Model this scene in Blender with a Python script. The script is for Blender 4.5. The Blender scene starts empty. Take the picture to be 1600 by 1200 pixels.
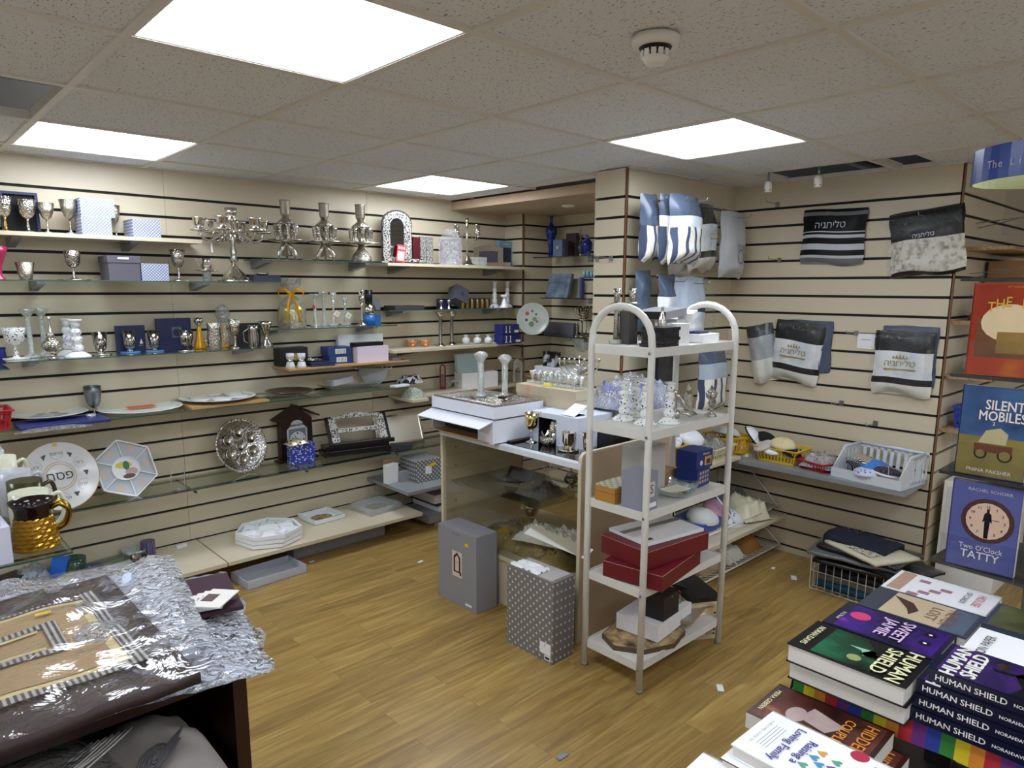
import bpy, bmesh, math, random
from mathutils import Vector, Matrix, noise
random.seed(7)
PI = math.pi
SC = bpy.context.scene
COL = SC.collection

# ---------------------------------------------------------------- camera
F_PX, PITCH, HEAD, ROLL, CX, CY, CAM_H = 1090.2, .1712, .8229, .0045, 800., 638.5, 1.57
FW = Vector((math.cos(HEAD)*math.cos(PITCH), math.sin(HEAD)*math.cos(PITCH), -math.sin(PITCH)))
R0 = Vector((math.sin(HEAD), -math.cos(HEAD), 0)); U0 = R0.cross(FW)
RT = R0*math.cos(ROLL) + U0*math.sin(ROLL); UP = U0*math.cos(ROLL) - R0*math.sin(ROLL)
CAM = Vector((0, 0, CAM_H))
cam_data = bpy.data.cameras.new('camera'); cam = bpy.data.objects.new('camera', cam_data); COL.objects.link(cam)
cam_data.sensor_fit = 'HORIZONTAL'; cam_data.sensor_width = 36; cam_data.lens = F_PX/1600*36
cam_data.shift_y = (CY-600)/1600; cam_data.clip_start = .02
cam.matrix_world = Matrix(((RT.x, UP.x, -FW.x, CAM.x), (RT.y, UP.y, -FW.y, CAM.y), (RT.z, UP.z, -FW.z, CAM.z), (0, 0, 0, 1)))
SC.camera = cam
# ---------------------------------------------------------------- world, exposure
W = bpy.data.worlds.new('world'); SC.world = W; W.use_nodes = True
W.node_tree.nodes['Background'].inputs[0].default_value = (.75, .8, .9, 1)
W.node_tree.nodes['Background'].inputs[1].default_value = .25
SC.view_settings.view_transform = 'Standard'; SC.view_settings.look = 'None'
SC.view_settings.gamma = 1; SC.view_settings.use_curve_mapping = False
SC.view_settings.exposure = 0.62
PANEL_STRENGTH = 9.0          # the LED ceiling panels are the lamps of the shop

# ---------------------------------------------------------------- pixel -> place
def ray(px, py): return FW + RT*((px-CX)/F_PX) - UP*((py-CY)/F_PX)
def on(px, py, ax, val):
    d = ray(px, py); return CAM + d*((val-CAM[ax])/d[ax])
YROW = 3.88                   # how far back things stand on shelves that are close to eye level
def at(px, py, z):
    if z > 1.4: p = on(px, py, 1, YROW); p.z = z; return p
    p = on(px, py, 2, z)
    if p.y > 3.955 and p.x < 3.64: p = on(px, py, 1, 3.955); p.z = z       # never inside the left wall
    elif 1.2 < z < 1.4 and 3.0 < p.y < 3.8: p = on(px, py, 1, 3.8); p.z = z
    return p
def depth(p): return (Vector(p)-CAM).dot(FW)
def hgt(p, py):
    """height of something upright at p whose top shows on row py"""
    p = Vector(p); lo, hi = -.3, 1.5
    for _ in range(40):
        m = (lo+hi)/2; q = p + Vector((0, 0, m)) - CAM
        y = CY - F_PX*q.dot(UP)/q.dot(FW)
        if y > py: lo = m
        else: hi = m
    return max(lo, .003)
def wid(p, npx): return npx*depth(p)/F_PX
def faceang(p):
    """rotation that turns a thing's front (-y) towards where one stands to look at it"""
    return math.atan2(p[1], p[0]) - PI/2

# ---------------------------------------------------------------- materials
MATS = {}
def srgb(c):
    if isinstance(c, str):
        c = c.lstrip('#'); c = ''.join(q*2 for q in c) if len(c) == 3 else c; c = tuple(int(c[i:i+2], 16)/255 for i in (0, 2, 4))
    return tuple(((v/12.92) if v <= .04045 else ((v+.055)/1.055)**2.4) for v in c)+(1,)
def M(name, col='#888888', rough=.5, metal=0, var=.08, nscale=30, bump=0, coat=0, emit=None, es=0, spec=None, trans=0):
    if name in MATS: return MATS[name]
    m = bpy.data.materials.new(name); m.use_nodes = True; nt = m.node_tree; b = nt.nodes['Principled BSDF']
    c = srgb(col)
    b.inputs['Base Color'].default_value = c; b.inputs['Roughness'].default_value = rough; b.inputs['Metallic'].default_value = metal
    if coat: b.inputs['Coat Weight'].default_value = coat
    if spec is not None: b.inputs['Specular IOR Level'].default_value = spec
    if trans: b.inputs['Transmission Weight'].default_value = trans
    tc = nt.nodes.new('ShaderNodeTexCoord'); nz = nt.nodes.new('ShaderNodeTexNoise'); nz.inputs['Scale'].default_value = nscale; nz.inputs['Detail'].default_value = 3
    nt.links.new(tc.outputs['Object'], nz.inputs['Vector'])
    if var:
        mx = nt.nodes.new('ShaderNodeMixRGB'); mx.inputs[1].default_value = tuple(v*(1-var) for v in c[:3])+(1,)
        mx.inputs[2].default_value = tuple(min(1, v*(1+var)) for v in c[:3])+(1,)
        nt.links.new(nz.outputs['Fac'], mx.inputs[0]); nt.links.new(mx.outputs[0], b.inputs['Base Color'])
    if bump:
        bp = nt.nodes.new('ShaderNodeBump'); bp.inputs['Strength'].default_value = bump; bp.inputs['Distance'].default_value = .004
        nt.links.new(nz.outputs['Fac'], bp.inputs['Height']); nt.links.new(bp.outputs[0], b.inputs['Normal'])
    if emit: b.inputs['Emission Color'].default_value = srgb(emit); b.inputs['Emission Strength'].default_value = es
    m['nt'] = 1; MATS[name] = m; return m
def silver(name='silver', col='#d8d4cc', rough=.16, relief=0, scale=120):
    """polished plate; relief = chased ornament as bump"""
    if name in MATS: return MATS[name]
    m = M(name, col, rough, 1, .05)
    if relief:
        nt = m.node_tree; b = nt.nodes['Principled BSDF']
        tc = nt.nodes.new('ShaderNodeTexCoord'); v = nt.nodes.new('ShaderNodeTexVoronoi'); v.inputs['Scale'].default_value = scale
        nt.links.new(tc.outputs['Object'], v.inputs['Vector']); bp = nt.nodes.new('ShaderNodeBump'); bp.inputs['Strength'].default_value = relief; bp.inputs['Distance'].default_value = .003
        nt.links.new(v.outputs['Distance'], bp.inputs['Height']); nt.links.new(bp.outputs[0], b.inputs['Normal'])
        r = nt.nodes.new('ShaderNodeValToRGB'); r.color_ramp.elements[0].position = .15; r.color_ramp.elements[1].position = .55
        c = srgb(col); r.color_ramp.elements[0].color = tuple(x*.35 for x in c[:3])+(1,); r.color_ramp.elements[1].color = c
        nt.links.new(v.outputs['Distance'], r.inputs[0]); nt.links.new(r.outputs[0], b.inputs['Base Color'])
    return m
def clear(name, tint='#eef4f2', rough=.04, refl=1., bump=0, nscale=25, milky=0, milk='#ffffff', ior=1.45):
    """thin clear sheet (shelf glass, plastic film): see-through with surface reflections"""
    if name in MATS: return MATS[name]
    m = bpy.data.materials.new(name); m.use_nodes = True; nt = m.node_tree; N = nt.nodes; L = nt.links; N.clear()
    o = N.new('ShaderNodeOutputMaterial'); t = N.new('ShaderNodeBsdfTransparent'); g = N.new('ShaderNodeBsdfGlossy'); mx = N.new('ShaderNodeMixShader')
    fr = N.new('ShaderNodeFresnel'); fr.inputs['IOR'].default_value = ior; mu = N.new('ShaderNodeMath'); mu.operation = 'MULTIPLY'; mu.use_clamp = True; mu.inputs[1].default_value = refl
    t.inputs[0].default_value = srgb(tint); g.inputs['Roughness'].default_value = rough
    ge = N.new('ShaderNodeNewGeometry'); inv = N.new('ShaderNodeMath'); inv.operation = 'SUBTRACT'; inv.inputs[0].default_value = 1; L.new(ge.outputs['Backfacing'], inv.inputs[1])
    L.new(fr.outputs[0], mu.inputs[0]); m3 = N.new('ShaderNodeMath'); m3.operation = 'MULTIPLY'; L.new(mu.outputs[0], m3.inputs[0]); L.new(inv.outputs[0], m3.inputs[1]); L.new(m3.outputs[0], mx.inputs[0])
    first = t
    if milky:
        d = N.new('ShaderNodeBsdfDiffuse'); d.inputs[0].default_value = srgb(milk); m2 = N.new('ShaderNodeMixShader'); m2.inputs[0].default_value = milky
        L.new(t.outputs[0], m2.inputs[1]); L.new(d.outputs[0], m2.inputs[2]); first = m2
    L.new(first.outputs[0], mx.inputs[1]); L.new(g.outputs[0], mx.inputs[2]); L.new(mx.outputs[0], o.inputs[0])
    tc = N.new('ShaderNodeTexCoord'); nz = N.new('ShaderNodeTexNoise'); nz.inputs['Scale'].default_value = nscale; nz.inputs['Detail'].default_value = 4; nz.inputs['Distortion'].default_value = 1.2
    L.new(tc.outputs['Object'], nz.inputs['Vector'])
    if bump:
        bp = N.new('ShaderNodeBump'); bp.inputs['Strength'].default_value = bump; bp.inputs['Distance'].default_value = .02
        L.new(nz.outputs['Fac'], bp.inputs['Height']); L.new(bp.outputs[0], g.inputs['Normal']); L.new(bp.outputs[0], fr.inputs['Normal'])
    MATS[name] = m; return m
def pattern(name, kind=None, c1='#000', c2='#fff', scale=60, rough=.5, thr=.5, soft=.05, c3=None, metal=0, vec='Object', stretch=(1, 1, 1)):
    """printed pattern: 'check','dots','noise','wave','cells','lattice'"""
    if name in MATS: return MATS[name]
    m = bpy.data.materials.new(name); m.use_nodes = True; nt = m.node_tree; N = nt.nodes; L = nt.links; b = N['Principled BSDF']
    b.inputs['Roughness'].default_value = rough; b.inputs['Metallic'].default_value = metal
    tc = N.new('ShaderNodeTexCoord'); mp = N.new('ShaderNodeMapping'); mp.inputs['Scale'].default_value = stretch
    L.new(tc.outputs[vec], mp.inputs['Vector'])
    if kind == 'check': t = N.new('ShaderNodeTexChecker'); out = t.outputs['Fac']
    elif kind == 'dots': t = N.new('ShaderNodeTexVoronoi'); t.inputs['Randomness'].default_value = 0; out = t.outputs['Distance']
    elif kind == 'cells': t = N.new('ShaderNodeTexVoronoi'); out = t.outputs['Distance']
    elif kind == 'wave': t = N.new('ShaderNodeTexWave'); out = t.outputs['Fac']
    elif kind == 'wavy': t = N.new('ShaderNodeTexWave'); t.inputs['Distortion'].default_value = 8; out = t.outputs['Fac']
    else: t = N.new('ShaderNodeTexNoise'); t.inputs['Detail'].default_value = 4; out = t.outputs['Fac']
    t.inputs['Scale'].default_value = scale
    if kind in ('dots', 'check') and stretch == (1, 1, 1):
        mp.inputs['Rotation'].default_value = (.0, .785 if kind == 'dots' else 0, 0)
    L.new(mp.outputs[0], t.inputs['Vector'])
    r = N.new('ShaderNodeValToRGB'); e = r.color_ramp.elements
    e[0].position = max(0, thr-soft); e[0].color = srgb(c1); e[1].position = min(1, thr+soft); e[1].color = srgb(c2)
    if c3: k = e.new(min(1, thr+.22)); k.color = srgb(c3)
    L.new(out, r.inputs[0]); L.new(r.outputs[0], b.inputs['Base Color'])
    MATS[name] = m; return m

# ---------------------------------------------------------------- mesh builder
def rot(ax, a): return Matrix.Rotation(a, 4, ax)
def crv(P, n=5):
    P = [Vector(p) for p in P]; o = []; Q = [P[0]*2-P[1]]+P+[P[-1]*2-P[-2]]
    for i in range(1, len(Q)-2):
        for k in range(n): t = k/n; o.append(.5*(2*Q[i]+(Q[i+1]-Q[i-1])*t+(2*Q[i-1]-5*Q[i]+4*Q[i+1]-Q[i+2])*t*t+(3*Q[i]-Q[i-1]-3*Q[i+1]+Q[i+2])*t**3))
    return o+[P[-1]]
def mv(x, y, z): return Matrix.Translation((x, y, z))
def scl(x, y, z): return Matrix.Diagonal((x, y, z, 1))
TEXTS = {}
def raw_text(s):
    cu = bpy.data.curves.new('lettering', 'FONT'); cu.body = s; cu.size = 1; cu.align_y = 'CENTER'; cu.resolution_u = 2
    ob = bpy.data.objects.new('lettering', cu); COL.objects.link(ob); dg = bpy.context.evaluated_depsgraph_get(); me = ob.evaluated_get(dg).to_mesh()
    r = ([v.co.copy() for v in me.vertices], [tuple(p.vertices) for p in me.polygons]); ob.evaluated_get(dg).to_mesh_clear(); bpy.data.objects.remove(ob); bpy.data.curves.remove(cu); return r
def text_geo(s, bold=0, align='CENTER'):
    k = (s, bold, align)
    if k not in TEXTS:
        tav = s.find('ת'); v, f = raw_text(s.replace('ת', 'ח'))
        if tav >= 0 and v:                                # the tav is a het with a small foot at its lower left
            x0 = max([p.x for p in raw_text(s[:tav])[0]] or [0])+.09; y0 = min(p.y for p in raw_text('ח')[0]); b = len(v)
            v += [Vector((x0-.1, y0, 0)), Vector((x0+.05, y0, 0)), Vector((x0+.05, y0+.08, 0)), Vector((x0-.1, y0+.08, 0))]; f.append((b, b+1, b+2, b+3))
        if v:
            c = (min(p.x for p in v)+max(p.x for p in v))/2; v = [Vector((p.x-c, p.y, 0)) for p in v]
            if bold:
                V, Fc = [], []
                for dx, dy in ((-1, 0), (1, 0), (0, .8), (0, -.8)): o = len(V); V += [Vector((p.x+dx*bold, p.y+dy*bold, .004*(dx+2*dy+2))) for p in v]; Fc += [tuple(o+q for q in g) for g in f]
                v, f = V, Fc
        TEXTS[k] = (v, f)
    return TEXTS[k]
HEB = lambda s: s[::-1]
class MB:
    def __init__(s, mat=None): s.v = []; s.f = []; s.mi = []; s.sm = []; s.mats = []; s.M = Matrix(); s.cur = mat
    def _m(s, mat):
        mat = mat or s.cur
        if mat not in s.mats: s.mats.append(mat)
        return s.mats.index(mat)
    def add(s, vs, fs, mat=None, smooth=False, T=None):
        X = s.M @ T if T is not None else s.M; b = len(s.v); i = s._m(mat)
        s.v += [X @ Vector(v) for v in vs]
        for f in fs: s.f.append(tuple(b+k for k in f)); s.mi.append(i); s.sm.append(smooth)
        return s
    def box(s, x0, x1, y0, y1, z0, z1, mat=None, T=None):
        return s.add([(x0, y0, z0), (x1, y0, z0), (x1, y1, z0), (x0, y1, z0), (x0, y0, z1), (x1, y0, z1), (x1, y1, z1), (x0, y1, z1)],
                     [(0, 3, 2, 1), (4, 5, 6, 7), (0, 1, 5, 4), (1, 2, 6, 5), (2, 3, 7, 6), (3, 0, 4, 7)], mat, False, T)
    def quad(s, a, b, c, d, mat=None, T=None): return s.add([a, b, c, d], [(0, 1, 2, 3)], mat, False, T)
    def lathe(s, prof, mat=None, n=20, T=None, rx=1, ry=1, smooth=True, cap=True):
        vs = []; fs = []; k = len(prof)
        for r, z in prof:
            for j in range(n):
                a = 2*PI*j/n; vs.append((r*math.cos(a)*rx, r*math.sin(a)*ry, z))
        for i in range(k-1):
            for j in range(n):
                j2 = (j+1) % n; fs.append((i*n+j, i*n+j2, (i+1)*n+j2, (i+1)*n+j))
        if cap:
            if prof[0][0] > 1e-5: fs.append(tuple(range(n))[::-1])
            if prof[-1][0] > 1e-5: fs.append(tuple((k-1)*n+j for j in range(n)))
        return s.add(vs, fs, mat, smooth, T)
    def tube(s, pts, r, mat=None, n=8, closed=False, T=None, flat=1):
        pts = [Vector(p) for p in pts]; N = len(pts); vs = []; fs = []; up = None
        rs = r if isinstance(r, (list, tuple)) else [r]*N
        for i, p in enumerate(pts):
            if closed: d = (pts[(i+1) % N]-pts[i-1])
            else: d = (pts[min(i+1, N-1)]-pts[max(i-1, 0)])
            d.normalize()
            if up is None: up = Vector((0, 0, 1)) if abs(d.z) < .9 else Vector((1, 0, 0))
            a = (up - d*up.dot(d))
            if a.length < 1e-6: a = d.orthogonal()
            a.normalize(); b = d.cross(a); up = a
            for j in range(n):
                t = 2*PI*j/n; vs.append(p + a*(math.cos(t)*rs[i]) + b*(math.sin(t)*rs[i]*flat))
        for i in range(N if closed else N-1):
            i2 = (i+1) % N
            for j in range(n): j2 = (j+1) % n; fs.append((i*n+j, i*n+j2, i2*n+j2, i2*n+j))
        if not closed: fs.append(tuple(range(n))[::-1]); fs.append(tuple((N-1)*n+j for j in range(n)))
        return s.add(vs, fs, mat, True, T)
    def prism(s, poly, z0, z1, mat=None, T=None, smooth=False, side=None):
        n = len(poly); vs = [(x, y, z0) for x, y in poly]+[(x, y, z1) for x, y in poly]
        s.add(vs, [tuple(range(n))[::-1], tuple(range(n, 2*n))], mat, False, T)
        return s.add(vs, [(j, (j+1) % n, (j+1) % n+n, j+n) for j in range(n)], side or mat, smooth, T)
    def ring(s, outer, inner, z0, z1, mat=None, T=None):
        n = len(outer); vs = [(x, y, z) for z in (z0, z1) for P in (outer, inner) for x, y in P]; fs = []
        for j in range(n):
            k = (j+1) % n; O0, I0, O1, I1 = 0, n, 2*n, 3*n
            fs += [(O0+k, O0+j, I0+j, I0+k), (O1+j, O1+k, I1+k, I1+j), (O0+j, O0+k, O1+k, O1+j), (I0+k, I0+j, I1+j, I1+k)]
        return s.add(vs, fs, mat, False, T)
    def disc(s, r, z, mat=None, T=None, n=24, rx=1, ry=1): return s.add([(r*rx*math.cos(2*PI*j/n), r*ry*math.sin(2*PI*j/n), z) for j in range(n)], [tuple(range(n))], mat, False, T)
    def sphere(s, r, mat=None, T=None, n=12, sx=1, sy=1, sz=1):
        prof = [(r*math.sin(PI*i/(n//2+2)), -r*math.cos(PI*i/(n//2+2))*sz) for i in range(n//2+3)]
        prof[0] = (1e-6, prof[0][1]); prof[-1] = (1e-6, prof[-1][1])
        return s.lathe(prof, mat, n, T, sx, sy)
    def surf(s, fn, nu, nv, mat=None, T=None, thick=0, smooth=True):
        """fn(u,v) -> point; a sheet, with real thickness when thick is given"""
        P = [[Vector(fn(i/nu, j/nv)) for j in range(nv+1)] for i in range(nu+1)]
        vs = [p for r in P for p in r]; w = nv+1; fs = [(i*w+j, (i+1)*w+j, (i+1)*w+j+1, i*w+j+1) for i in range(nu) for j in range(nv)]
        if thick:
            m = len(vs); vs2 = [p-Vector((0, 0, thick)) for p in vs]; fs2 = [tuple(m+k for k in f[::-1]) for f in fs]
            e = [(i*w, (i+1)*w) for i in range(nu)]+[((i+1)*w+nv, i*w+nv) for i in range(nu)]+[(j+1, j) for j in range(nv)]+[(nu*w+j, nu*w+j+1) for j in range(nv)]
            fs3 = [(b, a, a+m, b+m) for a, b in e]; return s.add(vs+vs2, fs+fs2+fs3, mat, smooth, T)
        return s.add(vs, fs, mat, smooth, T)
    def text(s, txt, size, T, mat, bold=0, align='CENTER', sx=1, lift=.0006):
        v, f = text_geo(txt, bold, align)
        if not v: return s
        return s.add([Vector((p.x*size*sx, p.y*size, lift+p.z*size*2)) for p in v], f, mat, False, T)
    def build(s, name, parent=None, bev=0, sub=0):
        me = bpy.data.meshes.new(name); me.from_pydata([tuple(v) for v in s.v], [], s.f)
        for m in s.mats: me.materials.append(m)
        me.polygons.foreach_set('material_index', s.mi); me.polygons.foreach_set('use_smooth', s.sm); me.update()
        ob = bpy.data.objects.new(name, me); COL.objects.link(ob)
        if parent is not None: ob.parent = parent
        if bev:
            b = ob.modifiers.new('bevel', 'BEVEL'); b.width = bev; b.segments = 2; b.limit_method = 'ANGLE'; b.angle_limit = .9
        if sub:
            b = ob.modifiers.new('sub', 'SUBSURF'); b.levels = sub; b.render_levels = sub
        return ob
def tag(o, label, cat, group=None, kind=None):
    o['label'] = label; o['category'] = cat
    if group: o['group'] = group
    if kind: o['kind'] = kind
    return o
def thing(name, label, cat, loc=(0, 0, 0), rz=0, group=None):
    o = bpy.data.objects.new(name, None); COL.objects.link(o); o.empty_display_size = .02
    o.location = loc; o.rotation_euler = (0, 0, rz); return tag(o, label, cat, group)
def solo(mb, name, label, cat, loc=(0, 0, 0), rz=0, group=None, bev=0, rx=0, ry=0, sub=0):
    o = mb.build(name, None, bev, sub); o.location = loc; o.rotation_euler = (rx, ry, rz); return tag(o, label, cat, group)
def struct(mb, name, bev=0):
    o = mb.build(name, None, bev); o['kind'] = 'structure'; return o
def dup(root, loc, rz=None, label=None, group=None, s=None):
    r = root.copy(); COL.objects.link(r); r.location = loc
    if rz is not None: r.rotation_euler = (0, 0, rz)
    if label: r['label'] = label
    if group: r['group'] = group
    if s: r.scale = (s, s, s)
    for ch in list(root.children):
        c = ch.copy(); COL.objects.link(c); c.parent = r
        for g in list(ch.children):
            d = g.copy(); COL.objects.link(d); d.parent = c
    return r
FRONT = lambda x, z, y=0: mv(x, y, z) @ rot('X', PI/2)     # puts lettering on a face that looks along -y

# ---------------------------------------------------------------- common materials
CREAM = M('cream_laminate', '#d3c7ae', .42, var=.04, nscale=3)
GROOVE = M('dark_groove', '#120d0c', .7)
WHITEC = M('white_card', '#f2f2f6', .55, var=.02)
WHITEP = M('white_paint', '#e9e7e2', .35, var=.06, nscale=14)
BLACK = M('black_plastic', '#121215', .35)
DARKW = M('dark_wood', '#2a1713', .35, var=.25, nscale=8)
SIL = silver('plain_silver', '#cfcbc4', .14); SILD = silver('chased_silver', '#c9c4ba', .2, .9, 150); SILF = silver('fluted_silver', '#bdb6a8', .22, .6, 260)
PEWTER = M('pewter', '#8d8f94', .4, 1, .06); GOLD = silver('gilt', '#d9b75a', .18); STEEL = M('brushed_steel', '#9a9a9c', .35, 1, .1)
BRASS = M('brass_amber', '#a58a48', .3, .85, .1)
GLASS = clear('shelf_glass', '#e8eeeb', .03, 1.5); GEDGE = M('glass_edge', '#3c5a50', .12, var=.05, spec=.8)
CRYS = clear('crystal', '#eef4f3', .03, 7.0, .9, 70, .42, '#eef4f4'); FILM = clear('clear_film', '#f4f6f8', .12, 3.2, .9, 22, .05); FILMC = clear('crinkled_film', '#eef1f5', .16, 4.5, 1.6, 45, .14)
YEL = M('yellow_sticker', '#f2d31c', .5); GREY = M('grey_card', '#8e8f94', .5, var=.03); NAVY = M('navy_card', '#1c2550', .5, var=.06)
KRAFT = M('kraft_card', '#a8835a', .7, var=.1)
# ================================================================ SETTING
GZ = [2.03-.0995*k for k in range(21)]                 # heights of the slatwall grooves
def slat_mb(p0, p1, z0=0, z1=2.17, joints=(), e0=0, e1=0):
    """slatwall between two plan points; its face is on the left of p0->p1's right-hand side (towards the room)"""
    mb = MB(CREAM); p0 = Vector(p0+(0,)); p1 = Vector(p1+(0,)); L = (p1-p0).length; a = math.atan2(p1.y-p0.y, p1.x-p0.x)
    mb.M = mv(*p0) @ rot('Z', a)                        # local x along the wall, local y into the wall
    mb.box(e0, L-e1, .012, .03, z0, z1, GROOVE)
    zs = sorted([g for g in GZ if z0+.01 < g < z1-.01]); cuts = [z0]+[v for g in zs for v in (g-.007, g+.007)]+[z1]
    us = [0]+sorted(joints)+[L]
    for i in range(0, len(cuts), 2):
        for k in range(len(us)-1):
            a0 = us[k]+(.0008 if k else 0); a1 = us[k+1]-(.0008 if k < len(us)-2 else 0)
            mb.box(a0, a1, 0, .012, cuts[i], cuts[i+1])
    return mb
CH = 2.17
struct(slat_mb((-2.5, 4.03), (3.66, 4.03), joints=(1.3, 2.52, 3.74, 4.96), e1=-.02), 'wall_left')
struct(slat_mb((3.66, 4.03), (3.66, 3.83), 0, 2.112, e0=-.02, e1=.014), 'wall_pilaster_side')
struct(slat_mb((3.66, 3.83), (3.97, 3.83), 0, 2.112, e0=.014, e1=-.02), 'wall_pilaster_front')
struct(slat_mb((3.97, 3.83), (3.97, 2.5), 0, 2.112, e0=-.02), 'wall_alcove')
struct(slat_mb((2.91, 2.50), (2.91, 2.29), e1=.014), 'wall_column_front')
struct(slat_mb((2.91, 2.29), (3.96, 2.29), joints=(.9,), e0=.014, e1=-.02), 'wall_column_side')
struct(slat_mb((3.96, 2.29), (3.96, 1.08), e0=-.02, e1=.014), 'wall_right')
struct(slat_mb((3.96, 1.08), (6.2, 1.08), joints=(1.2,), e0=.014), 'wall_far_right')
mb = MB(CREAM); mb.box(2.942, 3.97, 2.322, 2.50, 0, CH); struct(mb, 'wall_column_back')
PLAIN = M('painted_wall', '#dcdcdc', .7, nscale=2)
mb = MB(PLAIN); mb.box(-2.56, 6.26, -2.56, -2.5, 0, CH); struct(mb, 'wall_behind')
mb = MB(PLAIN); mb.box(-2.56, -2.5, -2.5, 4.06, 0, CH); struct(mb, 'wall_entrance')
mb = MB(PLAIN); mb.box(6.2, 6.26, -2.5, 1.1, 0, CH); struct(mb, 'wall_end')
TRIMB = M('brown_edge_trim', '#7a5238', .5, var=.3)
for i, (x, y, z1) in enumerate([(2.91, 2.29, CH), (3.66, 3.83, 2.112), (3.96, 1.08, CH), (3.66, 4.026, 2.1)]):
    mb = MB(TRIMB); w = .009 if i < 3 else .0
    if i < 3: mb.box(x-.0015, x+.007, y-.0015, y+.007, 0, z1); struct(mb, 'trim_%d' % (i+1))

# floor: oak laminate, boards running along the left wall
fm = bpy.data.materials.new('oak_laminate'); fm.use_nodes = True; nt = fm.node_tree; N = nt.nodes; L = nt.links; b = N['Principled BSDF']
tc = N.new('ShaderNodeTexCoord'); br = N.new('ShaderNodeTexBrick'); L.new(tc.outputs['Object'], br.inputs['Vector'])
br.offset = .37; br.offset_frequency = 2; br.inputs['Scale'].default_value = 1; br.inputs['Brick Width'].default_value = .78; br.inputs['Row Height'].default_value = .098
br.inputs['Mortar Size'].default_value = .0009; br.inputs['Mortar Smooth'].default_value = .3; br.inputs['Bias'].default_value = 0
br.inputs['Color1'].default_value = (0, 0, 0, 1); br.inputs['Color2'].default_value = (1, 1, 1, 1); br.inputs['Mortar'].default_value = (.5, .5, .5, 1)
mp = N.new('ShaderNodeMapping'); mp.inputs['Scale'].default_value = (1.2, 14, 1); L.new(tc.outputs['Object'], mp.inputs[0])
ad = N.new('ShaderNodeVectorMath'); ad.operation = 'MULTIPLY_ADD'; ad.inputs[1].default_value = (7, 3, 0); L.new(br.outputs['Color'], ad.inputs[0]); L.new(mp.outputs[0], ad.inputs[2])
n1 = N.new('ShaderNodeTexNoise'); n1.inputs['Scale'].default_value = 2.2; n1.inputs['Detail'].default_value = 7; n1.inputs['Distortion'].default_value = 1.1; L.new(ad.outputs[0], n1.inputs['Vector'])
rp = N.new('ShaderNodeValToRGB'); e = rp.color_ramp.elements; e[0].position = .28; e[0].color = srgb('#876a3b'); e[1].position = .72; e[1].color = srgb('#b3985c')
k = e.new(.5); k.color = srgb('#9f8048'); L.new(n1.outputs['Fac'], rp.inputs[0])
hs = N.new('ShaderNodeHueSaturation'); vm = N.new('ShaderNodeMath'); vm.operation = 'MULTIPLY_ADD'; vm.inputs[1].default_value = .26; vm.inputs[2].default_value = .87
L.new(br.outputs['Color'], vm.inputs[0]); L.new(vm.outputs[0], hs.inputs['Value']); L.new(rp.outputs[0], hs.inputs['Color'])
mx = N.new('ShaderNodeMixRGB'); mx.inputs[2].default_value = srgb('#7a5a2e'); L.new(br.outputs['Fac'], mx.inputs[0]); L.new(hs.outputs[0], mx.inputs[1]); L.new(mx.outputs[0], b.inputs['Base Color'])
b.inputs['Roughness'].default_value = .33; b.inputs['Specular IOR Level'].default_value = .45
mb = MB(fm); mb.box(-2.5, 6.2, -2.5, 4.03, -.03, 0); struct(mb, 'floor')

# ceiling: 60 cm mineral tiles on a painted grid
tm = M('mineral_tile', '#b3aca2', .9, var=0); nt = tm.node_tree; N = nt.nodes; L = nt.links; b = N['Principled BSDF']
tc = N.new('ShaderNodeTexCoord'); mp = N.new('ShaderNodeMapping'); mp.inputs['Scale'].default_value = (1, .45, 1); L.new(tc.outputs['Object'], mp.inputs[0])
nz = N.new('ShaderNodeTexNoise'); nz.inputs['Scale'].default_value = 210; nz.inputs['Detail'].default_value = 1.5; nz.inputs['Distortion'].default_value = .6; L.new(mp.outputs[0], nz.inputs['Vector'])
r = N.new('ShaderNodeValToRGB'); r.color_ramp.elements[0].position = .31; r.color_ramp.elements[0].color = srgb('#85868a'); r.color_ramp.elements[1].position = .37; r.color_ramp.elements[1].color = srgb('#e2e5ea')
L.new(nz.outputs['Fac'], r.inputs[0]); L.new(r.outputs[0], b.inputs['Base Color'])
bp = N.new('ShaderNodeBump'); bp.inputs['Strength'].default_value = .5; bp.inputs['Distance'].default_value = .003; L.new(r.outputs[0], bp.inputs['Height']); L.new(bp.outputs[0], b.inputs['Normal'])
GX, GY = .547, 1.377
BAR = M('grid_bar', '#dcd9d3', .45, var=.03)
lights = {(0, 0), (0, 3), (3, 0), (3, 3), (-3, 0), (-3, 3), (0, -3), (3, -3), (-3, -3), (6, -6), (3, -6), (0, -6), (-3, -6)}
openc = {(5, 0), (-1, 2), (5, -1, 'part')}
def inroom(x0, x1, y0, y1):
    """clip a ceiling cell to the plan of the shop"""
    x0 = max(x0, -2.5); x1 = min(x1, 6.2); y0 = max(y0, -2.5); y1 = min(y1, 4.03)
    return x0, x1, y0, y1
mb = MB(tm)
for i in range(-6, 10):
    for j in range(-7, 5):
        if (i, j) in lights or (i, j) in openc: continue
        x0, x1, y0, y1 = inroom(GX+.6*i, GX+.6*i+.6, GY+.6*j, GY+.6*j+.6)
        if x1-x0 < .02 or y1-y0 < .02: continue
        if y0 > 1.09: x1 = min(x1, 3.96)
        if y0 > 2.5: x1 = min(x1, 3.15)
        if x1-x0 < .02: continue
        if (i, j) == (4, 2): x1 = min(x1, 3.10)
        if (i, j) == (5, -1): y1 = y0+.42
        mb.box(x0+.006, x1-.006, y0+.006, y1-.006, CH+.005, CH+.015)
struct(mb, 'ceiling')
mb = MB(BAR)
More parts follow.
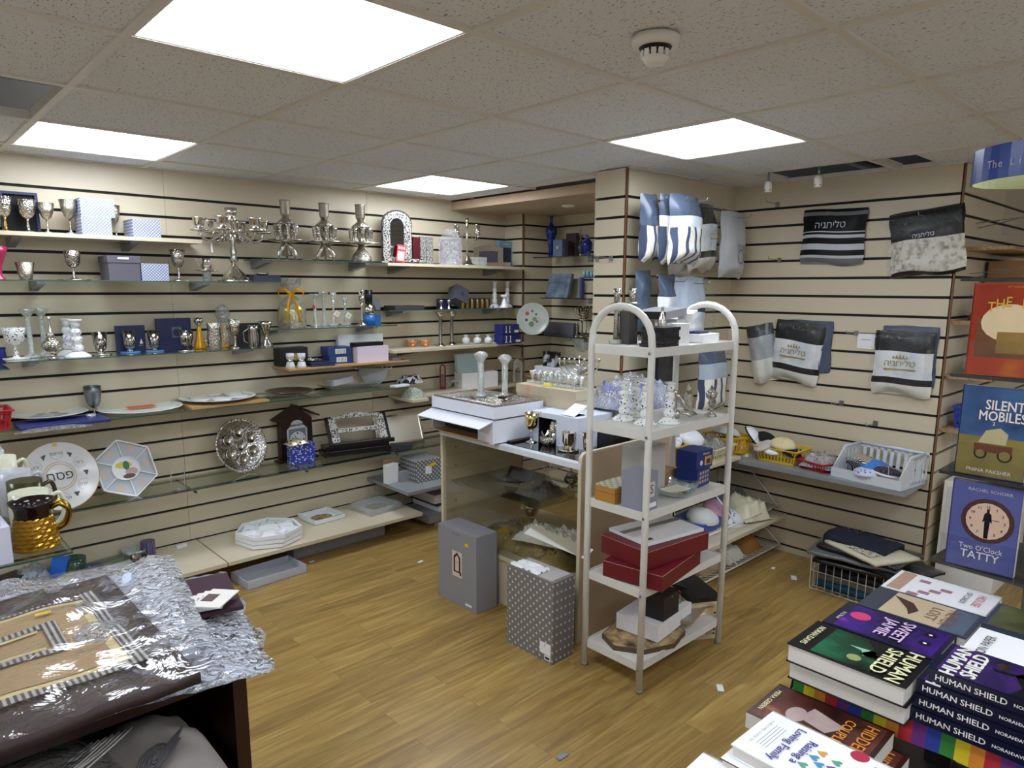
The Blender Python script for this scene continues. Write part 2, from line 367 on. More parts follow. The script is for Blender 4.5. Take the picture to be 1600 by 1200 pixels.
for i in range(-5, 10):
    x = GX+.6*i; y1 = 4.03 if x < 3.1 else (2.29 if x < 3.96 else 1.08); mb.box(x-.012, x+.012, -2.5, y1, CH-.002, CH+.03)
for j in range(-6, 5):
    y = GY+.6*j; x1 = 6.2 if y < 1.08 else (3.96 if y < 2.29 else 3.13); mb.box(-2.5, x1, y-.012, y+.012, CH-.0024, CH+.0296)
for (a, b_, c, d) in ((-2.5, 3.13, 4.008, 4.03), (3.94, 3.96, 1.08, 2.29), (2.91, 3.96, 2.27, 2.29)): mb.box(a, b_, c, d, CH-.001, CH+.02)
struct(mb, 'trim_4')
VOID = M('ceiling_void', '#4a4640', .9, var=.3, nscale=4)
mb = MB(VOID); mb.box(-2.6, 6.3, -2.6, 4.1, 2.5, 2.53)
for a in ((-2.6, 6.3, 4.06, 4.1), (-2.6, 6.3, -2.6, -2.56), (-2.6, -2.56, -2.6, 4.1), (6.26, 6.3, -2.6, 4.1)): mb.box(*a, CH, 2.5)
struct(mb, 'ceiling_void')
mb = MB(M('services', '#6d655b', .6, var=.3)); mb.tube([(-2, 1.75, 2.3), (6, 1.75, 2.3)], .03); mb.tube([(3.7, -2, 2.26), (3.7, 4, 2.28)], .02); mb.tube([(-.1, 3, 2.32), (4, 3.1, 2.33)], .018); struct(mb, 'trim_5')
# soffit over the alcove
SOF = M('stained_plasterboard', '#b8a48c', .85, var=.22, nscale=5)
mb = MB(SOF); mb.box(3.15, 3.97, 2.5, 4.03, 2.108, 2.165, SOF)
mb.box(3.142, 3.15, 2.5, 4.03, 2.108, 2.162, M('soffit_edge', '#c4ab92', .8, var=.15, nscale=8)); struct(mb, 'ceiling_soffit')
t = thing('round_ceiling_disc', 'small white round disc fixed under the lowered ceiling of the alcove', 'ceiling fitting', on(888, 320, 2, 2.108))
MB(WHITEP).lathe([(.045, 0), (.045, -.008), (.03, -.016), (.001, -.018)][::-1], n=20).build('disc_body', t)

# LED panels: brighter along their edges
pm = bpy.data.materials.new('led_diffuser'); pm.use_nodes = True; nt = pm.node_tree; N = nt.nodes; L = nt.links; N.clear()
o = N.new('ShaderNodeOutputMaterial'); em = N.new('ShaderNodeEmission'); L.new(em.outputs[0], o.inputs[0]); em.inputs[0].default_value = (.85, .92, 1, 1)
em.inputs[1].default_value = PANEL_STRENGTH
first = None
LAB = {(0, 0): 'large lit square ceiling panel nearest the camera, cut by the top of the photo', (0, 3): 'lit square ceiling panel at the far left above the left wall',
       (3, 0): 'lit square ceiling panel above the hanging white prayer shawl bags', (3, 3): 'small distant lit ceiling panel near the alcove soffit'}
for (i, j) in sorted(lights):
    x = GX+.6*i+.3; y = GY+.6*j+.3
    if not (-2.4 < x < 6.1 and -2.4 < y < 4): continue
    lab = LAB.get((i, j), 'lit square ceiling panel behind the camera')
    t = thing('ceiling_light', lab, 'ceiling light', (x, y, CH), 0, 'square lit ceiling panels')
    f = MB(BAR); s1, s2 = .296, .282
    f.ring([(-s1, -s1), (s1, -s1), (s1, s1), (-s1, s1)], [(-s2, -s2), (s2, -s2), (s2, s2), (-s2, s2)], 0, .02); f.build('frame', t)
    MB(pm).box(-s2, s2, -s2, s2, .004, .012).build('diffuser', t)
# smoke detector and spots
t = thing('smoke_detector', 'white round smoke detector under a ceiling tile', 'smoke detector', (1.49, 1.10, CH))
MB(WHITEP).lathe([(.001, -.022), (.055, -.022), (.058, -.012), (.058, 0)], n=28).build('base', t)
m = MB(WHITEP); m.lathe([(.001, -.062), (.022, -.062), (.024, -.058), (.03, -.05), (.034, -.046)], n=28)
for k in range(12): a = k*PI/6; m.box(-.006, .006, .030, .035, -.046, -.024, T=rot('Z', a))
m.lathe([(.026, -.046), (.04, -.024)], BLACK, n=28); m.build('sensor_chamber', t)
for k, (px, py, lab) in enumerate([(1212, 272, 'white track spotlight, the left one of two near the open ceiling tile'), (1290, 262, 'white track spotlight, the right one of two near the open ceiling tile')]):
    p = on(px, py, 0, 3.62); t = thing('spotlight', lab, 'spotlight', (3.55, p.y, CH-.002), 0, 'two small ceiling spotlights')
    MB(STEEL).tube([(0, 0, 0), (0, 0, -.045)], .006).build('stem', t); m = MB(WHITEP); m.lathe([(.001, -.1), (.018, -.1), (.02, -.095), (.02, -.06), (.014, -.045), (.001, -.043)], n=16)
    for a in range(5): m.box(-.003, .003, .017, .0215, -.092, -.088, BLACK, T=rot('Z', a*1.25))
    m.build('lamp_head', t)
m = MB(tm); m.M = rot('Z', .0) @ rot('X', .12); m.box(-.28, .22, -.3, .25, 0, .015)
solo(m, 'lifted_ceiling_tile', 'ceiling tile pushed up above the grid at the far left', 'ceiling tile', (.12, 2.92, 2.245))
# ================================================================ KIT
PR = {
 'goblet': [('foot', [(.8, 0), (.78, .03), (.3, .07), (.14, .13), (.2, .2), (.14, .26), (.12, .36), (.2, .42)]), ('bowl', [(.2, .42), (.55, .48), (.82, .6), (.86, .78), (1, 1), (.95, .995), (.8, .78), (.7, .6), (.3, .48), (.001, .46)])],
 'tulip': [('foot', [(.85, 0), (.8, .03), (.2, .08), (.1, .2), (.1, .44)]), ('bowl', [(.12, .44), (.5, .52), (.8, .7), (1, 1), (.94, .99), (.74, .7), (.4, .54), (.001, .5)])],
 'tumbler': [('cup', [(.62, 0), (.64, .02), (1, 1), (.94, .99), (.58, .06), (.001, .05)])],
 'kiddush': [('saucer', [(1.25, .0), (1.3, .05), (.6, .04), (.3, .03)]), ('cup', [(.5, .03), (.46, .1), (.3, .16), (.55, .22), (.7, .3), (.9, 1), (.84, .99), (.62, .32), (.001, .26)])],
 'stick': [('base', [(1, 0), (.95, .04), (.4, .09), (.25, .14)]), ('stem', [(.25, .14), (.38, .2), (.18, .28), (.3, .36), (.16, .44), (.26, .55), (.16, .66), (.34, .76)]), ('cup', [(.34, .76), (.3, .8), (.55, .9), (.62, 1), (.5, .99), (.4, .9), (.001, .88)])],
 'column': [('base', [(1, 0), (1, .03), (.7, .05), (.45, .09), (.34, .1)]), ('stem', [(.34, .1), (.3, .12), (.3, .84), (.36, .86)]), ('cup', [(.36, .86), (.5, .88), (.9, .97), (.95, 1), (.7, .99), (.3, .93), (.001, .92)])],
 'pearls': [('base', [(1, 0), (.98, .03), (.8, .08), (.45, .15)]), ('stem', [(.4, .16), (.48, .22), (.45, .3), (.3, .36), (.46, .42), (.44, .52), (.28, .57), (.42, .63), (.4, .72), (.24, .77)]), ('cup', [(.26, .77), (.36, .84), (.36, .9), (.3, .93), (.52, .97), (.52, 1), (.3, .99), (.001, .95)])],
 'cone': [('cone', [(1, 0), (1, .05), (.65, .25), (.4, .55), (.26, .72)]), ('cup', [(.26, .72), (.45, .8), (.72, .86), (.7, .99), (.62, .98), (.5, .86), (.001, .84)])],
 'hourglass': [('cup', [(.95, 0), (.9, .05), (.4, .25), (.26, .4), (.4, .6), (.85, .85), (1, 1), (.94, .99), (.7, .84), (.001, .7)])],
 'jar': [('jar_body', [(.6, 0), (.95, .2), (1, .4), (.8, .6), (.35, .74), (.4, .85), (.75, 1), (.6, .99), (.3, .84), (.001, .8)])],
 'mug': [('cup', [(.8, 0), (.85, .05), (1, .45), (.82, .8), (1, 1), (.94, .99), (.76, .8), (.9, .45), (.001, .1)])],
 'bowl': [('bowl', [(.5, 0), (.5, .04), (.85, .5), (1, 1), (.95, .98), (.78, .5), (.4, .14), (.001, .12)])],
 'vase': [('vase_body', [(.55, 0), (.6, .03), (.8, .2), (1, .5), (.95, .65), (.5, .8), (.28, .88), (.3, .97), (.4, 1), (.3, .99), (.001, .9)])],
 'perfume': [('base', [(.5, 0), (.48, .03), (.14, .07), (.14, .13), (.4, .17)]), ('bulb', [(.4, .17), (.85, .22), (1, .32), (.85, .4), (.6, .44), (.45, .5)]), ('spout', [(.45, .5), (.3, .58), (.22, .68), (.12, .8), (.12, .92), (.2, .98), (.05, 1)])],
}
def LT(name, label, cat, px, py, top, w, z, prof, mats, group=None, n=18, extra=None, rz=None, h=None):
    """turned thing standing with its base centre at a pixel of the shelf of height z"""
    p = at(px, py, z); H = h or hgt(p, top); R = wid(p, w)/2; segs = PR[prof] if isinstance(prof, str) else prof
    if not isinstance(mats, (list, tuple)): mats = [mats]*len(segs)
    t = thing(name, label, cat, p, faceang(p) if rz is None else rz, group)
    for (pn, pf), m in zip(segs, mats):
        MB(m).lathe([(max(r*R, 1e-5), zz*H) for r, zz in pf], n=n).build(pn, t)
    if extra: extra(t, R, H)
    return t
def boxpx(p1, p2, top, z, dep):
    a = at(*p1, z); b = at(*p2, z)
    if max(a.y, b.y)+dep > 4.02 and a.x < 3.64: a = on(*p1, 1, 4.018-dep); b = on(*p2, 1, 4.018-dep); a.z = b.z = z
    w = (b-a).length; ang = math.atan2(b.y-a.y, b.x-a.x); return a, ang, w, hgt(a, top)
def BOX(name, label, cat, p1, p2, top, z, dep, mat, group=None, deco=None, lid=0, lidmat=None, bev=.0008, h=None, base=None):
    """card box: bottom front edge given by two pixels on the plane z"""
    if base: a, ang, w = Vector((base[0], base[1], z)), base[2], base[3]; H = h
    else: a, ang, w, H = boxpx(p1, p2, top, z, dep); H = h or H
    t = thing(name, label, cat, a, ang, group)
    lh = lid*H
    m = MB(mat); m.box(.001 if lid else 0, w-(.001 if lid else 0), .001 if lid else 0, dep-(.001 if lid else 0), 0, H-lh*.98)
    if deco and deco.__code__.co_argcount == 3: deco(m, w, H)
    m.build('box_body', t, bev)
    if lid:
        l = MB(lidmat or mat); l.box(-.002, w+.002, -.002, dep+.002, H-lh, H); l.build('lid', t, bev)
    if deco and deco.__code__.co_argcount == 4: deco(t, w, H, dep)
    return t
def emblem(m, x, z, s, mat, y=-.0006): m.add([(x+s*math.cos(a*PI/8), y, z+s*math.sin(a*PI/8)) for a in range(16)], [tuple(range(16))], mat)
def label_on(x0, x1, z0, z1, mat=WHITEC, lines=0):
    def f(m, w, h):
        m.quad((x0*w, -.0009, z0*h), (x1*w, -.0009, z0*h), (x1*w, -.0009, z1*h), (x0*w, -.0009, z1*h), mat)
        for k in range(lines):
            xx = x0+(x1-x0)*(k+1)/(lines+1); m.quad((xx*w, -.0014, (z0+.1*(z1-z0))*h), ((xx+.3*(x1-x0)/(lines+1))*w, -.0014, (z0+.1*(z1-z0))*h), ((xx+.3*(x1-x0)/(lines+1))*w, -.0014, (z1-.1*(z1-z0))*h), (xx*w, -.0014, (z1-.1*(z1-z0))*h), BLACK)
    return f
def shelf(name, label, z, yf, x0, x1, mat=None, th=.006, brackets=(), yb=4.028, group='shelves on the left wall', edge=None, brh=.045):
    """shelf on the left wall; z is its top"""
    t = thing(name, label, 'shelf', ((x0+x1)/2, yb, z), 0, group); w = (x1-x0)/2; d = yb-yf; m = MB(mat or GLASS)
    if mat is None:
        m.box(-w, w, -d, 0, -th, 0); m.box(-w, w, -d-.0008, -d, -th, 0, GEDGE); m.box(w, w+.0008, -d, 0, -th, 0, GEDGE); m.box(-w-.0008, -w, -d, 0, -th, 0, GEDGE)
    else: m.box(-w, w, -d, 0, -th, 0)
    m.build('board' if mat else 'glass_pane', t)
    for bx in brackets:
        b = MB(M('acrylic_bracket', '#7d7c80', .25)); x = bx-(x0+x1)/2
        b.prism([(0, 0), (-d*.8, 0), (-d*.8, -.012), (0, -brh)], -.018, .018, T=mv(x, 0, -th) @ rot('Y', 0) @ Matrix(((0, 0, 1, 0), (1, 0, 0, 0), (0, 1, 0, 0), (0, 0, 0, 1))))
        b.build('bracket', t)
    return t
def tiltbox(name, label, cat, p, size, R, mat, group=None, deco=None):
    w, d, h = size; m = MB(mat); m.box(-w/2, w/2, -d/2, d/2, -h/2, h/2)
    if deco: deco(m, w, d, h)
    o = m.build(name, None, .0008); o.matrix_world = mv(*p) @ R; return tag(o, label, cat, group)
def ellipse(rx, ry, n=24): return [(rx*math.cos(2*PI*j/n), ry*math.sin(2*PI*j/n)) for j in range(n)]
def menorah(t, H, Wd, mat, base='round', arms=4, th=.004, cups=True, plate=False):
    """branched holder: concentric half-round arms on one stem"""
    m = MB(mat); top = H*.86; R = Wd/2
    m.tube([(0, 0, .01), (0, 0, H*.97)], th); m.build('stem', t)
    b = MB(mat); b.lathe([(R*.5, 0), (R*.48, .004), (R*.2, .012), (th, .05*H+.012)], n=20); b.build('foot', t)
    a = MB(mat)
    for k in range(1, arms+1):
        r = R*k/arms; a.tube([(r*math.cos(PI+PI*i/14), 0, top+r*math.sin(PI+PI*i/14)*.95) for i in range(15)], th*.8)
    a.build('arms', t); c = MB(mat)
    for k in range(-arms, arms+1): c.lathe([(th, 0), (th*2.2, th*.6), (th*2, th*4), (th*1.6, th*4), (th, th)], n=10, T=mv(R*k/arms, 0, (H*.93 if k == 0 else top)))
    c.build('candle_cups', t)
def candelabra(t, H, Wd, mat, arms=4, base=.28, th=.006, spin=0, tall=True):
    R = Wd/2; b = MB(mat); b.lathe([(base*R*1.6, 0), (base*R*1.55, .01), (base*R*1.2, .03*H), (base*R*.9, .12*H), (base*R*.35, .2*H), (th, .26*H)], n=22); b.build('foot', t)
    m = MB(mat); m.lathe([(th, .25*H), (th*2.2, .3*H), (th*1.2, .36*H), (th*1.6, .42*H), (th*.9, .5*H), (th*2.4, .6*H), (th*1.2, .66*H), (th*1.2, .8*H), (th*3, .84*H), (th*1.5, .87*H), (th*2.6, .92*H), (th*2.8, H), (th*2, H), (th, .93*H)], n=16); m.build('stem', t)
    for k in range(arms):
        an = spin+2*PI*k/arms+.4; c, s = math.cos(an), math.sin(an); a = MB(mat)
        a.tube(crv([(c*R*u, s*R*u, H*zz) for u, zz in ((0, .62), (.2, .68), (.42, .62), (.7, .55), (.95, .6), (1, .68))], 4), th*.6)
        if arms > 4: a.tube([(c*R*(.45+.16*math.cos(q)), s*R*(.45+.16*math.cos(q)), H*.62+R*.16*math.sin(q)) for q in [i*.55 for i in range(10)]], th*.4, n=6)
        a.lathe([(th*3.2, .67*H), (th*4.4, .69*H), (th*1.2, .7*H), (th*2.4, .76*H), (th*2.6, .83*H), (th*3.4, .85*H), (th*2, .85*H), (th, .78*H)], n=12, T=mv(c*R, s*R, 0)); a.build('branch', t)
def basket(t, w, d, h, mat, taper=.85, rows=2, slots=9, rim=.008, wallt=.003):
    """slotted plastic basket, origin at the base centre"""
    def side(L0, L1, T):
        m = MB(mat); m.M = T; n = slots; 
        def pt(u, v): L = L0+(L1-L0)*v; return (u*L/2, 0, v*h)
        bands = [(0, .16), (.16, .48), (.48, .56), (.56, .86), (.86, 1)] if rows == 2 else [(0, .18), (.18, .78), (.78, 1)]
        for bi, (v0, v1) in enumerate(bands):
            if bi % 2 == 0: segs = [(-1, 1)]
            else: segs = [(-1+2*k/n-.0, -1+2*k/n+.09*9/n) for k in range(n)]+[(1-.05, 1)]
            for u0, u1 in segs:
                a, b_, c, e = pt(u0, v0), pt(u1, v0), pt(u1, v1), pt(u0, v1); q = lambda P, y: (P[0], y, P[2])
                m.add([q(a, 0), q(b_, 0), q(c, 0), q(e, 0), q(a, wallt), q(b_, wallt), q(c, wallt), q(e, wallt)], [(0, 1, 2, 3), (7, 6, 5, 4), (0, 4, 5, 1), (3, 2, 6, 7), (1, 5, 6, 2), (0, 3, 7, 4)])
        return m
    w0, d0 = w*taper, d*taper
    tx, ty = math.atan2((d-d0)/2, h), math.atan2((w-w0)/2, h)
    for (L0, L1, off, ang, tl) in ((w0, w, d0/2, 0, tx), (w0, w, d0/2, PI, tx), (d0, d, w0/2, PI/2, ty), (d0, d, w0/2, -PI/2, ty)):
        T = rot('Z', ang) @ mv(0, -off, 0) @ rot('X', tl); side(L0, L1, T).build('side', t)
    m = MB(mat); m.box(-w0/2, w0/2, -d0/2, d0/2, 0, wallt); m.build('bottom', t)
    m = MB(mat); m.ring([(-w/2-rim, -d/2-rim), (w/2+rim, -d/2-rim), (w/2+rim, d/2+rim), (-w/2-rim, d/2+rim)], [(-w/2, -d/2), (w/2, -d/2), (w/2, d/2), (-w/2, d/2)], h-.006, h); m.build('rim', t, .002)
def wirebox(t, w, d, h, mat, nx=9, nz=3, r=.0022, slope=0):
    m = MB(mat)
    for z in [h*k/nz for k in range(nz+1)]:
        m.tube([(-w/2, -d/2, z), (w/2, -d/2, z), (w/2, d/2, z), (-w/2, d/2, z)], r*1.3 if z in (0, h) else r, n=5, closed=True)
    m.build('frame_wires', t); m = MB(mat)
    for k in range(nx+1):
        x = -w/2+w*k/nx; m.tube([(x, -d/2, h), (x, -d/2, 0), (x, d/2, 0), (x, d/2, h)], r, n=5)
    ny = max(2, int(nx*d/w))
    for k in range(ny+1):
        y = -d/2+d*k/ny; m.tube([(-w/2, y, h), (-w/2, y, 0), (w/2, y, 0), (w/2, y, h)], r, n=5)
    m.build('upright_wires', t)
def crumple(w, d, h, seed=0, n=18, rough=.5, base=0, dome=1, fr=9):
    """a soft heap or bag: returns fn(u,v) for MB.surf"""
    o = Vector((seed*3.1, seed*1.7, seed))
    def fn(u, v):
        x, y = (u-.5)*w, (v-.5)*d; e = min(1, 6*min(u, 1-u))*min(1, 6*min(v, 1-v)); e2 = (max(0, 1-(2*u-1)**2)*max(0, 1-(2*v-1)**2))**.5 if dome else 1
        nz = noise.noise(Vector((x*fr, y*fr, 0))*1.0+o); n2 = noise.noise(Vector((x*fr*3, y*fr*3, 1))+o)
        return (x+.1*w*nz*.3, y+.1*d*n2*.3, base+max(0, e*(h*(e2*(1-rough)+rough*(.5+.5*nz+.35*n2)))))
    return fn
def heap(name, label, cat, p, w, d, h, mat, seed=0, rz=0, group=None, rough=.5, n=22, kind=None, film=None, fr=20):
    m = MB(mat); m.surf(crumple(w, d, h, seed, n, rough, fr=fr), n, n, thick=.002); o = solo(m, name, label, cat, p, rz, group)
    if film:
        f = MB(film); f.surf(crumple(w*1.05, d*1.05, h*1.12, seed+5, n, rough, base=.003, fr=fr), n, n); f.build('plastic_wrap', o)
    if kind: o['kind'] = kind
    return o
def kippah(name, label, p, r, mat, group=None, rz=0, tilt=0, trim=None, R=None, flat=.62):
    m = MB(mat); k = 8; prof = [(r*math.cos(PI/2*i/k), r*flat*math.sin(PI/2*i/k)) for i in range(k+1)]; prof[-1] = (1e-5, prof[-1][1])
    inner = [(a*.96, b*.95-.001) for a, b in prof[::-1]]; m.lathe(prof+inner, n=24, cap=False)
    for q in range(4): 
        a = q*PI/2+.3; m.tube([(r*math.cos(PI/2*i/8)*math.cos(a)*1.005, r*math.cos(PI/2*i/8)*math.sin(a)*1.005, r*flat*math.sin(PI/2*i/8)*1.005) for i in range(9)], .0009, trim or mat, n=4)
    o = m.build(name, None); o.matrix_world = mv(*p) @ (R if R is not None else rot('Z', rz) @ rot('X', tilt)); tag(o, label, 'skullcap', group)
    if trim: MB(trim).lathe([(r*1.01, 0), (r*1.012, r*.1), (r*.99, r*.13)], n=24, cap=False).build('edging', o)
    return o
LATT = pattern('lattice_card', 'dots', '#d9deef', '#7c86a6', 95, .45, .33, .08)
LATTG = pattern('lattice_card_grey', 'dots', '#cfcfd2', '#6d6b6e', 48, .45, .3, .07)
BWCER = pattern('blue_white_ceramic', 'noise', '#2b3fae', '#f1f2f6', 55, .18, .4, .04)
POLKA = pattern('blue_spot_card', 'cells', '#3048b8', '#dfe6f6', 55, .5, .14, .02)
WCER = M('white_ceramic', '#eeeff2', .15, var=.02); FLORAL = pattern('speckled_ceramic', 'cells', '#20252f', '#eff0ef', 75, .15, .24, .02)
TERR = pattern('painted_flower_ceramic', 'cells', '#3a2f3c', '#eeeeec', 95, .14, .3, .03)
VELV = M('midnight_velvet', '#11162f', .9); BURG = M('burgundy_card', '#6d1420', .42, var=.05)
# ================================================================ LEFT WALL: SHELVES
WOOD = M('pale_wood_board', '#c39a63', .5, var=.12, nscale=10)
G_ = 'glass shelves on the left wall'
shelf('cream_shelf', 'cream shelf at the top left carrying goblets and patterned grey boxes', 1.808, 3.81, -.6, 1.34, CREAM, .018, (.55, 1.03), group='cream shelves on the left wall')
shelf('glass_shelf', 'second glass shelf from the top left, under the grey lidded box', 1.597, 3.76, -.6, 1.75, None, .006, (.62, 1.35), group=G_)
shelf('glass_shelf', 'glass shelf carrying the row of silver cups and blue boxes', 1.238, 3.76, .455, 1.735, None, .006, (.56, 1.56), group=G_)
shelf('glass_shelf', 'short end of a glass shelf at the left edge beside the cup row', 1.215, 3.70, -.6, .45, None, .006, (.2,), group=G_)
shelf('glass_shelf', 'glass shelf under the three silver wine fountains', 1.722, 3.77, 1.64, 2.42, None, .006, (1.70, 2.33), group=G_)
shelf('cream_shelf', 'cream shelf under the ornate arched mirror and thin candelabra', 1.722, 3.77, 2.44, 3.62, CREAM, .018, (2.62, 3.45), group='cream shelves on the left wall')
shelf('glass_shelf', 'glass shelf under the ribboned gift bag and crystal candlesticks', 1.336, 3.77, 1.665, 2.50, None, .006, (1.75, 2.37), group=G_)
shelf('glass_shelf', 'glass shelf under the tilted grey box and small brass cups', 1.428, 3.77, 2.44, 3.64, None, .006, (2.6, 3.45), group=G_)
shelf('wooden_shelf', 'pale wooden shelf under the stacked white and blue boxes', 1.105, 3.79, 1.77, 2.60, WOOD, .01, (), group='pale wooden shelves')
shelf('cream_shelf', 'cream shelf under the row of small white jars', 1.172, 3.78, 2.47, 3.64, CREAM, .018, (2.68,), group='cream shelves on the left wall')
shelf('glass_shelf', 'long glass shelf carrying flat seder plates and the pewter goblet', .935, 3.76, -.6, 2.58, None, .006, (.7, 1.32, 1.95, 2.5), group=G_, brh=.02)
shelf('cream_shelf', 'cream shelf under the pale blue box beside the corner pilaster', .858, 3.80, 2.72, 3.64, CREAM, .018, (3.3,), group='cream shelves on the left wall')
shelf('glass_shelf', 'glass shelf under the upright seder plates and empty plate stand', .52, 3.73, .2, 1.9, None, .006, (), group=G_)
shelf('glass_shelf', 'glass shelf under the small clock house and black lectern', .518, 3.73, 1.902, 3.1, None, .006, (), group=G_)
for x, w_ in ((1.19, 'left'), (1.82, 'middle'), (2.45, 'right')): 
    t = thing('shelf_peg', w_+' one of three thin metal pegs with black tips under the lower glass shelf', 'bracket', (x, 4.028, .505), 0, 'peg brackets under the lower glass shelves')
    MB(STEEL).tube([(0, 0, 0), (0, -.29, 0)], .005).build('rod', t); MB(BLACK).tube([(0, -.29, 0), (0, -.305, 0)], .007).build('tip', t)
shelf('base_shelf', 'cream bottom shelf holding the heptagon trays and square trays', .14, 3.56, 1.275, 2.52, CREAM, .02, (), group='bottom shelves')
shelf('base_shelf', 'cream bottom shelf at the left, behind the plastic wrapped covers', .14, 3.56, .02, 1.268, CREAM, .02, (), group='bottom shelves')
shelf('grey_shelf', 'small grey shelf low on the wall carrying a patterned grey carton', .30, 3.54, 2.40, 3.1, M('grey_laminate', '#8b8e92', .4), .022, (), group='grey shelves')

def bowl_ridges(t, R, H): pass
# ---- top cream shelf, z 1.808
z = 1.808; YROW = 3.9
YROW = 3.96
t = BOX('open_presentation_case', 'open dark navy presentation case standing behind the leftmost goblets', 'case', (6, 361), (62, 362.5), 299, z, .05, M('black_lining', '#0c0d14', .8),
        deco=lambda t, w, h, d: (MB(NAVY).ring([(-.004, -.004), (w+.004, -.004), (w+.004, h+.004), (-.004, h+.004)], [(.008, .008), (w-.008, .008), (w-.008, h-.008), (.008, h-.008)], .0, .012, T=rot('X', PI/2)).build('rim', t), None)[1])
g1 = 'goblets on the top left shelf'
YROW = 3.9
LT('goblet', 'silver goblet with gilt stem and foot, at the left end of the top shelf', 'goblet', 10, 360, 307, 24, z, 'goblet', [GOLD, SILD], g1)
LT('goblet', 'chased silver goblet with flared rim in front of the navy case', 'goblet', 45, 361.5, 312, 26, z, 'goblet', [SIL, SILD], g1)
LT('goblet', 'dull fluted silver goblet just right of the navy case', 'goblet', 75, 362, 317, 24, z, 'tulip', [SILF, SILF], g1)
LT('goblet', 'tall fluted silver goblet standing left of two stacked patterned boxes', 'goblet', 111, 364, 312.5, 26, z, 'tulip', [SILF, SILF], g1)
YROW = 3.985
LT('goblet', 'silver goblet mostly hidden behind the two stacked patterned boxes', 'goblet', 182, 365, 321, 16, z, 'tulip', [SILF, SILF], g1)
YROW = 3.83
g2 = 'grey lattice patterned gift boxes'
BOX('gift_box', 'grey lattice gift box with flap lines, lower one of the stack on the top shelf', 'box', (129, 367), (176, 368), 337, z, .13, LATT, g2)
a = at(129, 367, z); zz = z+hgt(a, 337.5)
BOX('gift_box', 'grey lattice gift box, upper one of the stack on the top shelf', 'box', 0, 0, 0, zz+.001, .13, LATT, g2, h=.084, base=(a.x+.002, a.y, .0, .142))
BOX('gift_box', 'wide low grey lattice gift box alone at the right of the top shelf', 'box', (209, 370), (252, 371), 341.5, z, .16, LATT, g2)
# ---- second glass shelf, z 1.597
z = 1.597; YROW = 3.86
LT('wide_vase', 'pink flared vase cut by the left edge of the photo', 'vase', -2, 434, 385.5, 34, z, [('vase_body', [(.6, 0), (.6, .02), (.28, .12), (.35, .4), (.75, .8), (1, 1), (.95, .99), (.6, .78), (.001, .4)])], M('pink_enamel', '#b03058', .2, .2))
g = 'silver cups on the second shelf'
LT('silver_tumbler', 'small dark fluted silver tumbler on the second shelf', 'cup', 41, 436, 410, 26, z, 'tumbler', SILF, g)
LT('goblet', 'chased silver goblet on a saucer, left of the grey lidded box', 'goblet', 116, 433.5, 392, 24, z, [('saucer', [(1.9, .0), (1.95, .03), (1.2, .02), (.8, .01)])]+PR['goblet'], [SIL, SIL, SILD], g)
GREYL = M('slate_card', '#5e5b66', .5, var=.04)
YROW = 3.79
BOX('lidded_box', 'dark grey lidded box with small white label on the second shelf', 'box', (171, 437.5), (221, 438), 399, z, .17, GREYL, None, lambda t, w, h, d: MB(WHITEC).box(w*.3, w*.65, -.0045, -.002, h*.86, h*.94).build('paper_label', t), lid=.28)
BOX('gift_box', 'small grey lattice envelope box right of the dark lidded box', 'box', (222.5, 438.5), (265, 438.5), 411.5, z, .1, LATT, g2)
YROW = 3.88
LT('goblet', 'bright ornate silver goblet on a small tray, second shelf', 'goblet', 280, 436.5, 390, 22, z, [('saucer', [(1.5, 0), (1.55, .02), (.8, .01)])]+PR['goblet'], [SIL, SIL, SILD], g)
def jug(t, R, H):
    MB(SIL).tube([(-R*.38, 0, H*.62), (-R*.8, 0, H*.75), (-R*.95, 0, H*.95), (-R*.5, 0, H)], .002).build('handle', t)
LT('creamer_on_stand', 'small silver creamer with handle on a saucer and glass foot, left of the big candelabra', 'jug', 324, 438, 403.5, 34, z, [('glass_foot', [(.4, 0), (.36, .4), (.4, .42)]), ('saucer', [(.3, .42), (1, .47), (.98, .49), (.3, .45)]), ('jug_body', [(.3, .48), (.42, .55), (.46, .7), (.3, .85), (.38, 1), (.3, .98), (.001, .6)])], [CRYS, SIL, SIL], extra=jug)
YROW = 3.9
p = at(367, 438, z); t = thing('candelabra', 'large bright silver candelabra with curling arms in the middle of the left wall', 'candelabra', p, faceang(p)); candelabra(t, hgt(p, 325), wid(p, 94), SIL, 6, .34, .0115, .9)
MB(WHITEC).box(-.004, .004, -.002, 0, .0, .05, T=mv(-wid(p, 30), 0, hgt(p, 395))).build('hanging_tag', t)
p = at(405, 437, z); BOX('small_dish_box', 'dark low box with a silver dish under plastic beside the candelabra foot', 'box', (398, 438.5), (439, 439.5), 430, z, .08, M('slate2', '#3d3f52', .4), None, lambda t, w, h, d: MB(SIL).lathe([(.02, h), (.045, h+.012), (.042, h+.012), (.018, h+.003), (.001, h+.003)], n=18, T=mv(w*.4, d*.5, 0)).build('dish', t))
